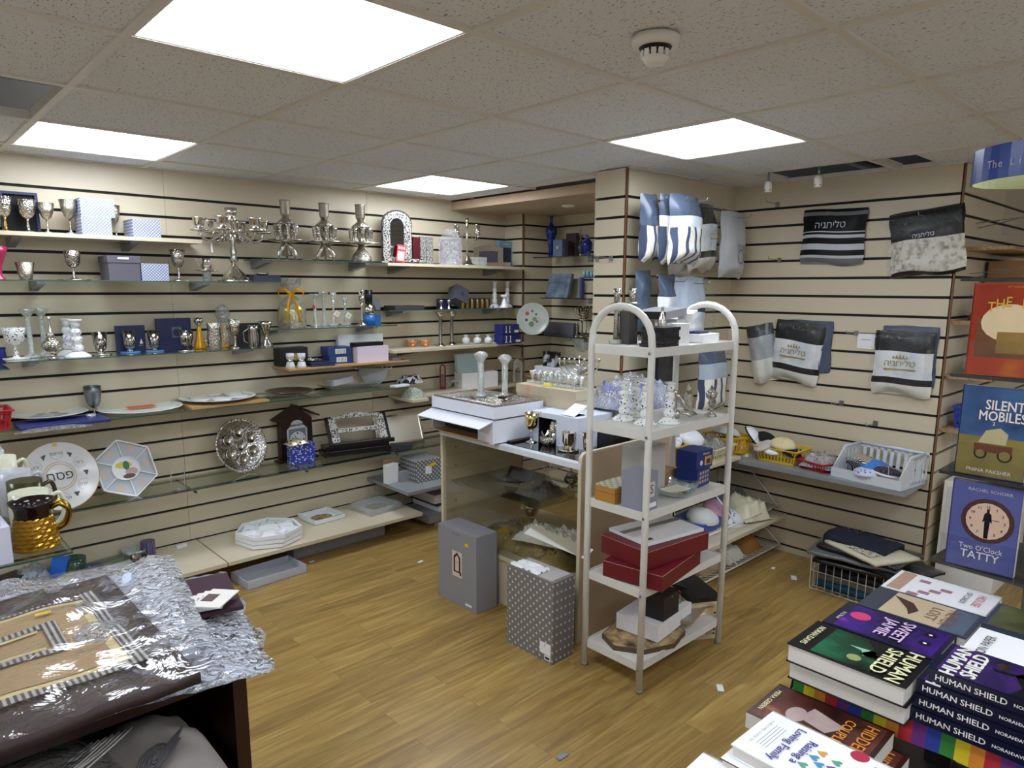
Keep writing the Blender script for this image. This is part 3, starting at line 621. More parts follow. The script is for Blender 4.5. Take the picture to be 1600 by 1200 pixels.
# ---- wine fountains, z 1.722
z = 1.722
def fountain(px, py, top, label, base):
    p = at(px, py, z); H = hgt(p, top); R = wid(p, 56)/2; t = thing('wine_fountain', label, 'wine fountain', p, faceang(p), 'silver wine fountains with hanging cups')
    b = MB(SILD if base else SIL)
    if base: b.lathe([(R*.55, 0), (R*.56, H*.04), (R*.5, H*.12), (R*.25, H*.22), (R*.1, H*.32)], n=20)
    else:
        for k in range(3):
            a = k*2*PI/3-.5; b.tube([(0, 0, H*.3), (R*.25*math.cos(a), R*.25*math.sin(a), H*.2), (R*.5*math.cos(a), R*.5*math.sin(a), H*.1), (R*.52*math.cos(a), R*.52*math.sin(a), 0)], [.02, .016, .011, .008], flat=.6)
        b.lathe([(R*.45, H*.08), (R*.25, H*.18), (R*.08, H*.3)], n=18, cap=False)
    b.build('base', t)
    MB(SIL).lathe([(R*.1, H*.28), (R*.7, H*.315), (R, H*.33), (R, H*.345), (R*.6, H*.335), (R*.1, H*.33)], n=30).build('tray', t)
    MB(SIL).lathe([(R*.1, H*.32), (R*.12, H*.62)], n=12).build('column', t)
    for k in range(8):
        a = k*PI/4+.2; c = MB(SILD); c.lathe([(R*.08, 0), (R*.03, H*.05), (R*.1, H*.1), (R*.13, H*.22), (R*.16, H*.25), (R*.12, H*.25), (R*.08, H*.1)], n=10, T=mv(R*.55*math.cos(a), R*.55*math.sin(a), H*.34)); c.build('small_cup', t)
    MB(SILD).lathe([(R*.5, H*.6), (R*.48, H*.63), (R*.28, H*.68), (R*.16, H*.72)], n=20).build('dome', t)
    MB(SILF).lathe([(R*.16, H*.72), (R*.26, H*.78), (R*.28, H*.98), (R*.31, H), (R*.26, H*.99), (R*.2, H*.8), (.001, H*.78)], n=18).build('top_cup', t)
fountain(449, 405, 313, 'silver wine fountain on three legs, left one of the three', 0)
fountain(509, 406, 317.5, 'silver wine fountain on three legs, middle one of the three', 0)
fountain(565, 407, 320, 'silver wine fountain on a bell shaped base, right one of the three', 1)
m = MB(FILMC); m.surf(crumple(.08, .05, .02, 3), 10, 10, thick=.001); solo(m, 'plastic_packet', 'small crumpled clear packet between two wine fountains', 'packet', at(481, 404, z))
# ---- cream shelf with frame, z 1.722
p = at(621, 410, z); H = hgt(p, 328); w = wid(p, 47); t = thing('arched_mirror', 'ornate silver mirror with arched top and dark wooden rim', 'mirror', p, faceang(p)+.18)
YROW = 3.88
def arch(w, h, k=.78, n=10):
    r = [(-w/2, 0), (w/2, 0), (w/2, h*k)]; r += [(w/2*math.cos(PI*i/n)*(1 if i in (0, n) else .97), h*k+(h*(1-k))*math.sin(PI*i/n)) for i in range(1, n)]; return r+[(-w/2, h*k)]
ORN = pattern('pierced_ornament', 'noise', '#15151a', '#dcdad6', 150, .25, .47, .04, metal=.6)
MB(DARKW).prism(arch(w, H), -.0, .02, T=mv(0, .014, 0) @ rot('X', PI/2)).build('wooden_back', t)
o1 = arch(w*.94, H*.96); i1 = arch(w*.46, H*.72, .8); i1 = [(x, y+H*.12) for x, y in i1]
MB(ORN).ring(o1, i1, 0, .006, T=mv(0, -.006, .003) @ rot('X', PI/2)).build('ornate_frame', t)
MB(M('mirror_glass', '#8a8d92', .03, 1)).prism(i1, 0, .002, T=mv(0, -.0062, .003) @ rot('X', PI/2)).build('mirror_pane', t)
m = MB(DARKW); m.box(-w*.52, w*.9, -.04, .03, -.0, .012); m.build('plinth', t)
m = MB(ORN); m.box(-w*.45, w*.8, -.043, -.03, .012, .03); m.build('plinth_ornament', t)
for x in (-w*.45, w*.78): MB(SIL).box(x-.02, x+.02, -.05, -.041, 0, .014).build('foot', t)
m = MB(M('sale_red', '#d3202c', .5)); m.box(-.028, .028, -.001, .001, -.055, .055); m.box(-.02, .02, -.0018, -.001, -.045, .012, WHITEC); m.text('SALE', .021, FRONT(0, .035, -.001), WHITEC, .01)
o = m.build('sale_tag', None); pt = at(628, 410, z); o.matrix_world = mv(p.x+.0-.02, p.y-.075, z+.062) @ rot('Z', faceang(p)+.15) @ rot('Y', .16) @ rot('X', -.2); tag(o, 'red SALE tag leaning on the arched mirror', 'tag')
YROW = 3.86
BOX('photo_frame', 'maroon cased frame right of the arched mirror', 'frame', (646, 409), (657, 409.5), 370, z, .03, M('maroon_leather', '#4c0f18', .4), 'small frames on the cream shelf')
BOX('photo_frame', 'narrow ornate silver frame standing between two others', 'frame', (657.5, 410), (666, 410.3), 369.5, z, .02, ORN, 'small frames on the cream shelf')
BOX('photo_frame', 'narrow ornate silver frame tilted right beside the wrapped purple frame', 'frame', (667, 410.5), (677, 411), 370, z, .02, ORN, 'small frames on the cream shelf')
p = at(704, 412, z); H = hgt(p, 357); w = wid(p, 34); t = thing('purple_frame', 'purple twin arched frame wrapped in clear film', 'frame', p, faceang(p))
MB(M('mauve_frame', '#6d5570', .3)).box(-w*.48, w*.48, -.006, .006, .01, H*.72).build('frame_body', t)
m = MB(ORN)
for x in (-w*.18, w*.18): m.prism([(a+x, b) for a, b in arch(w*.26, H*.45)], 0, .003, T=mv(0, -.007, H*.22) @ rot('X', PI/2))
m.build('arched_panels', t)
m = MB(FILMC); m.surf(lambda u, v: ((u-.5)*w*(1.05 if v < .7 else 1.05*(1.15-v)/.45), -.015+.008*noise.noise(Vector((u*5, v*6, 0))), v*H), 12, 14); m.surf(crumple(w, .05, H*.22, 9), 12, 8, T=mv(0, -.01, .0)); m.build('film_wrap', t)
p = at(730, 413, z); t = thing('candelabra', 'thin plain silver five armed candelabra on the cream shelf', 'candelabra', p, faceang(p)); candelabra(t, hgt(p, 341), wid(p, 46), SIL, 4, .35, .0045, .3)
YROW = 3.83
for k, (a, b_) in enumerate(((739, 748), (749, 761))):
    BOX('glass_box', ['small clear glass box', 'slightly wider clear glass box'][k]+' in front of the brown frame', 'box', (a, 414.3+k*.3), (b_, 414.6+k*.3), 401.5, z, .03, CRYS, 'small glass boxes')
YROW = 3.91
p = at(763, 412, z); H = hgt(p, 384); w = wid(p, 46); t = thing('photo_frame', 'brown ornate picture frame with dark centre, leaning on the shelf', 'frame', p, faceang(p)+.1, 'small frames on the cream shelf')
MB(M('brown_resin', '#7d6a58', .5, var=.3, nscale=60, bump=.5)).ring([(-w/2, 0), (w/2, 0), (w/2, H*.9), (0, H*1.05), (-w/2, H*.9)], [(-w*.32, H*.2), (w*.32, H*.2), (w*.32, H*.72), (0, H*.76), (-w*.32, H*.72)], 0, .015, T=rot('X', PI/2)).build('frame_body', t)
MB(M('dark_photo', '#2b2c38', .2)).box(-w*.33, w*.33, -.003, .0, H*.19, H*.75).build('picture', t)
YROW = 3.95
BOX('blue_white_carton', 'blue and white carton standing at the right end of the cream shelf', 'box', (780, 414), (803, 415), 376, z, .04, M('pale_blue_card', '#7ea3bd', .5), None,
    lambda m, w, h: (m.quad((w*.2, -.001, h*.2), (w*.8, -.001, h*.2), (w*.8, -.001, h*.75), (w*.2, -.001, h*.75), M('dark_blue_print', '#20344d', .5)), m.text('PARAFFIN', .012, FRONT(w*.5, h*.88, -.001), WHITEC), m.quad((w*.25, -.0015, h*.05), (w*.75, -.0015, h*.05), (w*.75, -.0015, h*.2), (w*.25, -.0015, h*.2), WHITEC))[0] and None)
# ---- glass shelf with tilted box, z 1.428
z = 1.428; YROW = 3.86
BOX('flat_tray_box', 'flat dark grey box at the left of the tilted grey box shelf', 'box', (618, 483.5), (663, 483), 478, z, .14, M('slate3', '#3a3a3e', .5), None)
p = at(716, 481, z); tiltbox('watch_box', 'dark grey cube box with gold emblem tilted back on the glass shelf', 'box', (p.x+.0, p.y+.0, z+.088), (.11, .09, .11), rot('Z', .1) @ rot('X', -.3) @ rot('Y', .42), M('slate4', '#4b4c55', .45), None,
    lambda m, w, d, h: (m.quad((-w*.2, -d*.35, h/2+.0008), (w*.2, -d*.35, h/2+.0008), (w*.2, d*.2, h/2+.0008), (-w*.2, d*.2, h/2+.0008), GOLD), emblem(m, 0, .0, .014, M('d_emb', '#33343c', .4), -d/2-.001)) and None)
YROW = 3.92
BOX('navy_case', 'small navy box behind two little silver cups', 'box', (686, 481), (705, 481), 467, z, .03, NAVY)
YROW = 3.93
BOX('navy_case', 'long navy box behind the row of brass cups', 'box', (718, 480.5), (766, 480.2), 466.5, z, .03, NAVY)
YROW = 3.82
for k, px in enumerate((689.5, 701.5)): LT('small_silver_cup', ['left', 'right'][k]+' one of two tiny silver cups in front of a navy box', 'cup', px, 483.5, 469, 8.5, z, 'hourglass', SIL, 'tiny silver cups', n=14)
for k, px in enumerate((723, 730, 737.5, 746, 753.5, 761)): LT('brass_cup', 'small brass shot cup, '+['first', 'second', 'third', 'fourth', 'fifth', 'last'][k]+' of the row of six from the left', 'cup', px, 480.5, 467.5, 5.6, z, [('cup', [(.9, 0), (1, .05), (1, .95), (.9, 1), (.001, .9)])], BRASS, 'row of six brass shot cups', n=12)
YROW = 3.9
for k, px in enumerate((773, 792.5)): LT('ceramic_candlestick', 'tall white and blue ceramic candlestick, '+['left', 'right'][k]+' one near the pilaster', 'candlestick', px, 478, 439.5, 17, z, 'pearls', [BWCER, WCER, WCER], 'white and blue candlesticks on the upper glass shelf')
YROW = 3.8
LT('ceramic_bell', 'small white ceramic candle holder in front of two tall candlesticks', 'candlestick', 788, 482, 460.5, 16, z, 'cone', [WCER, WCER])
# ---- gift bag shelf, z 1.336
z = 1.336; YROW = 3.88
p = at(457, 508, z); H = hgt(p, 435); w = wid(p, 41); t = thing('gift_bag', 'clear gift bag full of gold foil tied with a big yellow bow', 'gift bag', p, faceang(p))
FOIL = pattern('gold_foil', 'cells', '#8a7a12', '#e6d24a', 60, .2, .3, .2, metal=.6)
m = MB(FOIL); m.lathe([(w*.5, 0), (w*.5, H*.3), (w*.42, H*.42), (w*.2, H*.48), (.001, H*.5)], n=16, ry=.6); m.build('foil_filling', t)
m = MB(FILMC); m.lathe([(w*.53, 0), (w*.53, H*.36), (w*.42, H*.5), (w*.14, H*.66), (w*.13, H*.72), (w*.36, H*.86), (w*.42, H)], n=18, ry=.62, cap=False); m.build('clear_bag', t)
RIB = M('yellow_ribbon', '#e8a51a', .4, var=.1); m = MB(RIB)
for s in (-1, 1):
    m.tube([(0, -.02, H*.69), (s*w*.25, -.03, H*.78), (s*w*.46, -.03, H*.74), (s*w*.44, -.03, H*.64), (s*w*.2, -.03, H*.64), (0, -.02, H*.69)], .009, flat=.25)
    m.tube([(0, -.03, H*.68), (s*w*.16+.005, -.06, H*.45), (s*w*.22+.01, -.07, H*.1)], .010, flat=.2)
m.build('ribbon', t)
def tagcard(t, x, z_, s=.016, a=.6): 
    m = MB(WHITEC); m.box(-s, s, 0, .001, -s, s, T=mv(x, -.03, z_) @ rot('Y', a)); m.quad((-s*.4, -.0008, -s*.3), (s*.5, -.0008, -s*.3), (s*.5, -.0008, s*.4), (-s*.4, -.0008, s*.4), YEL, T=mv(x, -.03, z_) @ rot('Y', a)); m.build('price_tag', t)
gc = 'crystal candlesticks on the gift bag shelf'
for px, py, top, lab, tg in ((493, 509, 459, 'crystal candlestick nearest the gift bag with a small red tag', 0), (507, 507.5, 456, 'plain crystal candlestick, second from the gift bag', 0), (522, 509, 456, 'spiral crystal candlestick with a white price tag, taller one', 1), (540, 506.5, 464, 'spiral crystal candlestick with a white price tag, shorter one', 1)):
    t = LT('crystal_candlestick', lab, 'candlestick', px, py, top, 17, z, 'stick' if tg else 'column', CRYS, gc)
    if tg: tagcard(t, .02, .06 if px > 530 else .075)
    elif px == 493: m = MB(M('red_tag', '#c33a3a', .5)); m.box(-.008, .008, 0, .001, -.011, .011, T=mv(-.006, -.03, .115) @ rot('Y', .5)); m.build('red_tag', t)
t = LT('silver_candlestick', 'polished silver candlestick with a ring top beside the black jar', 'candlestick', 566, 509, 463, 16, z, 'stick', SIL)
MB(SIL).tube([(.012*math.cos(a*PI/6), 0, hgt(at(566, 509, z), 457)+.012*math.sin(a*PI/6)) for a in range(12)], .004, closed=True).build('ring_top', t)
YROW = 3.93
LT('lidded_jar', 'silver jar with a tall black lid standing on a blue band', 'jar', 577, 507, 453, 24, z, [('blue_band', [(.8, 0), (.8, .28)]), ('jar_body', [(.8, .28), (.95, .42), (.9, .5), (.5, .62)]), ('lid', [(.5, .62), (.5, 1), (.001, 1)])], [M('bright_blue', '#2a6fc0', .3), SIL, BLACK])
YROW = 3.9
BOX('acrylic_cup', 'grey acrylic cup with blue band at the end of the gift bag shelf', 'cup', (581, 506), (595, 506), 466, z, .05, M('grey_frost', '#7d838c', .3), None, lambda m, w, h: m.quad((0, -.001, 0), (w, -.001, 0), (w, -.001, h*.35), (0, -.001, h*.35), M('bright_blue')) and None)
# ---- row of cups, z 1.238
z = 1.238
LT('salt_pot', 'small blue and white pot cut by the left edge', 'pot', 4, 566, 543, 13, 1.215, 'mug', M('cobalt', '#25348f', .2, var=.2))
LT('ceramic_goblet', 'white ceramic goblet with leaf pattern on a saucer, left end of the cup row', 'goblet', 26, 561, 512, 32, z, [('saucer', [(1.1, 0), (1.15, .04), (.6, .02)])]+PR['goblet'], [WCER, TERR, TERR])
gx = 'tall clear glass candlesticks'
LT('glass_candlestick', 'tall clear glass candlestick right of the ceramic goblet', 'candlestick', 50, 559, 483, 24, z, 'column', CRYS, gx)
LT('glass_candlestick', 'tall clear glass candlestick behind the crystal perfume bottle', 'candlestick', 71, 557, 482, 24, z, 'column', CRYS, gx)
LT('perfume_bottle', 'cut crystal bottle with long silver spout', 'bottle', 83, 561, 494, 29, z, 'perfume', [SIL, SILD, SIL])
LT('ceramic_candlestick', 'blue and white ceramic candlestick with round lobes, front one of the pair', 'candlestick', 122, 558, 499, 38, z, 'pearls', [WCER, BWCER, BWCER], 'lobed blue and white candlesticks')
LT('ceramic_candlestick', 'blue and white ceramic candlestick with round lobes, back one of the pair', 'candlestick', 108, 553, 497, 34, z, 'pearls', [WCER, BWCER, BWCER], 'lobed blue and white candlesticks')
STR = pattern('ribbed_silver', 'wave', '#5b5350', '#e2ddd6', 60, .15, .5, .3, metal=1); BLUS = M('blue_enamel', '#5b93cf', .25)
g = 'silver cups in the cup row'
LT('kiddush_cup', 'ribbed silver cup on a stemmed saucer, left of the navy boxes', 'cup', 158, 554.5, 519, 24, z, 'kiddush', [SIL, STR], g)
LT('kiddush_cup', 'ribbed silver cup with pale blue foot in front of the first navy box', 'cup', 204, 551, 517, 22, z, 'kiddush', [BLUS, STR], g)
LT('kiddush_cup', 'ribbed silver cup with blue foot standing between the two navy boxes', 'cup', 242, 549, 516, 21, z, 'kiddush', [BLUS, STR], g)
LT('kiddush_cup', 'round bellied ribbed silver cup in front of the larger navy box', 'cup', 292, 548, 517, 22, z, [('saucer', [(1.2, 0), (1.25, .04), (.3, .04), (.15, .2)]), ('cup', [(.2, .2), (.7, .3), (.95, .6), (1, 1), (.95, .99), (.6, .3), (.001, .28)])], [SIL, STR], g)
def emb(m, w, h): m.quad((w*.42, -.001, h*.38), (w*.7, -.001, h*.38), (w*.7, -.001, h*.72), (w*.42, -.001, h*.72), M('grey_blue_print', '#5d6470', .4)); emblem(m, w*.56, h*.55, h*.12, NAVY, -.0015)
gb = 'navy boxes behind the silver cups'
def lily(m, w, h): m.add([(w*.78, -.001, h*.3), (w*.9, -.001, h*.3), (w*.84, -.001, h*.5)], [(0, 1, 2)], WHITEC); m.text('silver', .009, FRONT(w*.82, h*.24, -.001), WHITEC)
BOX('navy_box', 'smaller navy presentation box behind a silver cup', 'box', (184, 549.5), (229, 547.5), 509.5, z, .03, NAVY, gb, lily)
BOX('navy_box', 'larger navy presentation box with grey emblem', 'box', (248, 547), (301, 544.5), 498, z, .03, NAVY, gb, emb)
gq = 'amber cone candlesticks with silver cups'
AMB = M('amber_metal', '#d39a24', .35, .5, .1)
LT('cone_candlestick', 'amber cone candlestick with silver cup beside the larger navy box', 'candlestick', 313, 544.5, 496, 19, z, 'cone', [AMB, SIL], gq)
t = LT('cone_candlestick', 'amber cone candlestick wrapped in clear film between jug and goblet', 'candlestick', 351, 540.5, 490, 17, z, 'cone', [AMB, SIL], gq)
m = MB(FILMC); H = .2; m.lathe([(.03, 0), (.036, .08), (.02, .13), (.04, .18), (.03, .22), (.01, .235)], n=14, cap=False); m.build('film_wrap', t)
def mughandle(t, R, H): MB(SIL).tube([(-R*.8, 0, H*.2), (-R*1.7, 0, H*.3), (-R*1.8, 0, H*.7), (-R*.9, 0, H*.85)], .003).build('handle', t)
LT('washing_jug', 'hammered silver jug right of the first amber candlestick', 'jug', 336, 546.5, 505, 22, z, 'mug', SILD, extra=lambda t, R, H: MB(SIL).tube([(-R*.8, 0, H*.3), (-R*1.3, 0, H*.35), (-R*1.3, 0, H*.42), (-R*.8, 0, H*.42)], .003).build('handle', t))
LT('goblet', 'bright ornate silver goblet with a thin stem left of the black frame', 'goblet', 368, 544.5, 499, 19, z, 'goblet', [SIL, SILD])
BOX('black_case', 'black presentation case behind the handled silver cup', 'box', (374, 540), (408, 538.5), 505.5, z, .03, BLACK)
LT('washing_cup', 'faceted silver cup with a big ring handle in front of the black case', 'cup', 397, 544, 508, 16, z, 'mug', STR, extra=mughandle)
LT('hourglass_cup', 'waisted silver cup at the right end of the cup row', 'cup', 416.5, 541, 502, 22, z, 'hourglass', SIL)
# ---- pale wooden shelf, z 1.105
z = 1.105
BOX('black_box', 'black box with gold emblem behind two white egg shaped cups', 'box', (438.5, 570.5), (482, 567), 544.5, z, .09, M('soft_black', '#1c1b1d', .5), None, lambda m, w, h: emblem(m, w*.55, h*.5, h*.2, GOLD) and None)
WN = PR['cone']
for k, px in enumerate((454, 471.5)): LT('egg_cup', ['left', 'right'][k]+' one of two white waisted cups with a silver band', 'cup', px, 575-k, 552, 14.5, z, [('base', [(1, 0), (.95, .15), (.7, .42)]), ('band', [(.7, .42), (.55, .48), (.7, .58)]), ('cup', [(.7, .58), (.85, .8), (.85, 1), (.7, .97), (.001, .7)])], [M('frost_white', '#dfe1e8', .3), SIL, M('frost_white')], 'white waisted cups')
BLUEC = M('royal_blue_card', '#24407f', .45, var=.05)
def bar(m, w, h): label_on(.3, .75, .2, .8, WHITEC, 6)(m, w, h)
BOX('flat_navy_box', 'flat navy box lying on the pale wooden shelf', 'box', 0, 0, 0, z, .17, NAVY, 'blue boxes on the wooden shelf', h=.022, base=(1.92, 3.81, -.12, .145))
BOX('blue_box', 'royal blue box with barcode, lower one of two', 'box', 0, 0, 0, z, .12, BLUEC, 'blue boxes on the wooden shelf', bar, h=.05, base=(2.075, 3.88, -.1, .15))
BOX('blue_box', 'royal blue box with barcode, upper one of two', 'box', 0, 0, 0, z+.051, .12, BLUEC, 'blue boxes on the wooden shelf', bar, h=.05, base=(2.07, 3.885, -.1, .155))
p = at(498, 566, z); t = thing('ring_dish', 'small pierced silver ring dish on the flat navy box', 'dish', (1.97, 3.9, z+.0225), 0); MB(SILD).lathe([(.035, 0), (.038, .01), (.038, .02), (.034, .02), (.03, .006), (.001, .006)], n=20).build('dish_body', t)
BOX('white_box', 'long white box behind the pinkish white box on the wooden shelf', 'box', 0, 0, 0, z, .035, WHITEC, None, h=.165, base=(2.2, 3.99, 0, .33))
BOX('pinkish_box', 'large pinkish white box under a black case', 'box', 0, 0, 0, z, .15, M('pinkish_card', '#e3d5e6', .5, var=.02), None, h=.1, base=(2.235, 3.82, 0, .225))
m = MB(BLACK); m.box(0, .215, 0, .06, 0, .024); solo(m, 'black_case', 'slim black case lying on top of the pinkish white box', 'case', (2.225, 3.83, z+.1005), .06, bev=.003)
p = at(624, 560, z); m = MB(M('mauve_cloth', '#9b8bb0', .8)); m.lathe([(.045, 0), (.04, .012), (.02, .02), (.001, .022)], n=16); solo(m, 'mauve_purse', 'small mauve round purse at the right end of the wooden shelf', 'purse', (2.53, 3.86, z))
# ---- cream shelf with jars, z 1.172
z = 1.172
ORB = pattern('orange_painted', 'cells', '#e8e2da', '#d8824a', 30, .2, .3, .04)
for k, (px, py) in enumerate(((643.7, 541.5), (664, 541))): LT('orange_bowl', 'orange painted small bowl, '+['left', 'right'][k]+' one on the cream shelf', 'bowl', px, py, 531.5, 19, z, 'bowl', [ORB], 'orange painted bowls')
for k, (px, py) in enumerate(((688.5, 541), (706, 539))): LT('pillar_candlestick', 'tall pillar candlestick, '+['left', 'right'][k]+' one of the pair rising past the upper shelf', 'candlestick', px, py, 487, 17, z, 'column', [SIL, STEEL, SIL], 'tall glittery pillar candlesticks', n=8)
for k, (px, py) in enumerate(((728, 537), (746, 536.5), (763, 536.5), (777, 535.5))): LT('white_jar', 'small white ceramic jar, '+['first', 'second', 'third', 'fourth'][k]+' of the row from the left', 'jar', px, py-.5, 523, 13, z+.006, 'jar', [TERR if 0 else WCER], 'row of white ceramic jars')
for k, (px, py) in enumerate(((737, 537.2), (770, 536.4))): 
    p = at(px, py, z); m = MB(WCER); m.lathe([(.05, 0), (.075, .004), (.08, .009), (.074, .007), (.04, .004), (.001, .004)], n=24, rx=1, ry=.55); solo(m, 'jar_tray', 'oval white tray under the '+['left', 'right'][k]+' pair of jars', 'tray', p, 0, 'jar trays')
def sticks(m, w, h):
    for x in (.2, .42): m.add([(w*(x-.07), -.001, h*.15), (w*(x+.07), -.001, h*.15), (w*(x+.02), -.001, h*.3), (w*(x+.02), -.001, h*.75), (w*(x+.05), -.001, h*.85), (w*(x-.05), -.001, h*.85), (w*(x-.02), -.001, h*.75), (w*(x-.02), -.001, h*.3)], [tuple(range(8))], WHITEC)
    m.quad((w*.7, -.001, h*.15), (w*.95, -.001, h*.15), (w*.95, -.001, h*.4), (w*.7, -.001, h*.4), WHITEC)
DBL = M('deep_blue_card', '#232a6e', .4, var=.08)
bc = BOX('blue_carton', 'deep blue carton with printed candlesticks, lower one of the stack', 'box', (785, 538), (814.5, 536), 514.5, z, .09, DBL, 'deep blue candlestick cartons', sticks, h=.068)
BOX('blue_carton', 'deep blue carton with printed candlesticks, upper one of the stack', 'box', 0, 0, 0, z+.071, .09, DBL, 'deep blue candlestick cartons', sticks, h=.068, base=(bc.location.x+.004, bc.location.y, bc.rotation_euler[2]*.5, .16))
# ---- cream shelf by the pilaster, z .858
z = .858
BOX('white_box', 'white box under the leaning pale blue box', 'box', (722, 607.5), (778, 603), 583.5, z, .12, WHITEC, None)
p = at(722, 607.5, z); H = hgt(p, 549)
m = MB(M('pale_blue_lid', '#bcd6dc', .5, var=.02)); m.box(0, .235, 0, .03, 0, .135); m.quad((.19, -.001, .012), (.215, -.001, .012), (.215, -.001, .03), (.19, -.001, .03), WHITEC); solo(m, 'pale_blue_box', 'pale blue flat box standing on the white box near the pilaster', 'box', (p.x-.02, p.y+.02, z+hgt(p, 583.5)+.002), -.04, rx=-.12)
m = MB(FILM); p = at(809, 598, z); t = thing('wrapped_ornament', 'arched grey ornament wrapped in clear film beside the pilaster', 'ornament', p, faceang(p)); H = hgt(p, 557)
MB(SILD).ring(arch(.07, H*.9), arch(.04, H*.6), 0, .015, T=rot('X', PI/2)).build('ornament_body', t); m.lathe([(.045, 0), (.05, H*.4), (.055, H)], n=12, ry=.5, cap=False); m.build('film_wrap', t); MB(YEL).box(-.01, .006, -.02, -.018, H*.85, H*.93).build('sticker', t)
# ---- small wooden ledge with caps and the maroon plaque
shelf('wooden_ledge', 'short cream ledge carrying patterned caps beside the maroon plaque', (.845), 3.74, 2.585, 2.715, CREAM, .018, (2.65,), group='pale wooden shelves')
z = .845
heap('folded_caps', 'heap of patterned caps in white and pink on the short ledge', 'caps', (2.655, 3.84, z), .125, .15, .08, pattern('cap_print', 'cells', '#5b2a3c', '#d9cfd8', 70, .8, .3, .05, c3='#8fa08a'), 4, .2, None, .4)
p = at(692, 608, .858); H = hgt(p, 569); m = MB(BURG); m.ring([(-.022, 0), (.022, 0)]+[(.022*math.cos(PI*i/8), H-.022+.022*math.sin(PI*i/8)) for i in range(9)], [(-.012, .02), (.012, .02)]+[(.012*math.cos(PI*i/8), H-.022+.012*math.sin(PI*i/8)) for i in range(9)], 0, .012, T=rot('X', PI/2))
m.box(-.011, .011, -.006, -.002, .02, H*.6, pattern('plaque_lattice', 'check', '#3a0d12', '#a98', 160)); solo(m, 'maroon_plaque', 'narrow maroon arched plaque with a hole, standing on the cream shelf', 'plaque', p, faceang(p))
m = MB(CRYS); p = at(711, 606, .858); m.tube([(.055*math.cos(PI*i/12), 0, .055*math.sin(PI*i/12)) for i in range(13)], .006); m.tube([(.04*math.cos(PI*i/12), 0, .045*math.sin(PI*i/12)) for i in range(13)], .004); solo(m, 'acrylic_napkin_holder', 'clear half round acrylic holder beside the maroon plaque', 'holder', p, faceang(p))
# ---- long glass shelf, z .935
z = .935
def plate(mb, rx, ry, mat, rim=None, h=.02, n=36): 
    mb.lathe([(.55, 0), (.6, .0), (.98, h*.8), (1, h), (.97, h), (.62, h*.3), (.001, h*.25)], mat, n, None, 1, 1)
def flatplate(name, label, px, py, wpx, mat, extra=None, z=z, h=.02, group='flat plates on the long glass shelf'):
    p = at(px, py, z); R = wid(p, wpx)/2; t = thing(name, label, 'plate', p, 0, group); m = MB(mat); m.lathe([(.6*R, 0), (.62*R, .0), (.97*R, h*.85), (R, h), (.95*R, h), (.62*R, h*.35), (.001, h*.3)], n=36); m.build('dish', t)
    if extra: extra(t, R, h)
    return t
m = MB(DBL); p = at(80, 672, z); a = at(24, 676, z); b_ = at(147, 655, z); m.box(0, (b_-a).length, 0, .2, 0, .012); solo(m, 'flat_blue_box', 'flat dark blue printed carton in film under the leftmost plate', 'box', (a.x+.02, a.y+.01, z), .0)
m = MB(FILMC); m.surf(crumple(.3, .05, .02, 8), 16, 6); solo(m, 'film_strip', 'crumpled clear film over the front of the flat blue carton', 'film', at(85, 671, z+.001))
def motif(t, R, h):
    m = MB(M('grey_print', '#8b8e99', .5)); 
    for k in range(6): a = k*PI/3; m.disc(R*.13, h*.38, T=mv(R*.35*math.cos(a), R*.35*math.sin(a), 0), n=14)
    m.text(HEB('פסח'), R*.25, mv(0, 0, h*.32), BLACK); m.build('printed_motif', t)
flatplate('round_plate', 'large white round plate at the left end of the long glass shelf', 78, 650, 106, WCER, motif, z=z+.014)
LT('pewter_goblet', 'matt pewter goblet standing between two flat plates', 'goblet', 148, 648, 603, 24, z, [('foot', [(.75, 0), (.7, .03), (.2, .06), (.12, .14), (.16, .24)]), ('bowl', [(.2, .24), (.6, .32), (.85, .48), (1, .8), (1, 1), (.94, .99), (.9, .7), (.001, .35)])], PEWTER)
LT('small_glass_cup', 'small clear glass cup beside the pewter goblet foot', 'cup', 143, 655, 647, 14, z, 'bowl', CRYS)
def orange(t, R, h):
    MB(M('orange_paper', '#e8622a', .6)).box(-R*.3, R*.35, -R*.12, R*.22, h*.9, h*.95).build('orange_paper', t)
    m = MB(M('plate_line', '#4a55a8', .3))
    for k in range(8): a = k*PI/4+.3; m.box(-.006, .006, -R*.02, R*.02, h*1.0, h*1.03, T=rot('Z', a) @ mv(R*.88, 0, 0))
    m.build('rim_pattern', t)
flatplate('round_plate', 'large white round plate with an orange paper lying on it', 220, 641, 122, WCER, orange)
m = MB(WOOD); m.box(-.2, .22, -.12, .1, 0, .01); solo(m, 'wooden_board', 'pale wooden board under the white plate of small bowls', 'board', (1.42, 3.9, z+.0))
def wells(t, R, h):
    for k in range(6): a = k*PI/3+.4; m = MB(WCER); m.lathe([(.2*R, h*.5), (.26*R, h*1.1), (.24*R, h*1.1), (.001, h*.6)], n=16, T=mv(R*.55*math.cos(a), R*.55*math.sin(a), 0)); m.build('small_well', t)
flatplate('seder_plate', 'white plate with six small wells on the wooden board', 340, 624, 114, WCER, wells, z=z+.011, h=.022)
GT = clear('thick_glass', '#e6f0ec', .05, 3, .6, 30, .3, '#d5e3de')
def gtray(a, b, d, label, z=z):
    A = at(*a, z); B = at(*b, z); w = (B-A).length; m = MB(GT); m.surf(lambda u, v: (u*w, v*d, .004+.028*max(abs(2*u-1), abs(2*v-1))**6), 16, 10, thick=.005); solo(m, 'glass_tray', label, 'tray', A, math.atan2(B.y-A.y, B.x-A.x), 'square glass trays on the long glass shelf')
gtray((402, 627), (492, 616), .22, 'square glass tray under the dark silver plate')
gtray((515, 612), (598, 602), .2, 'square glass tray carrying the grey box')
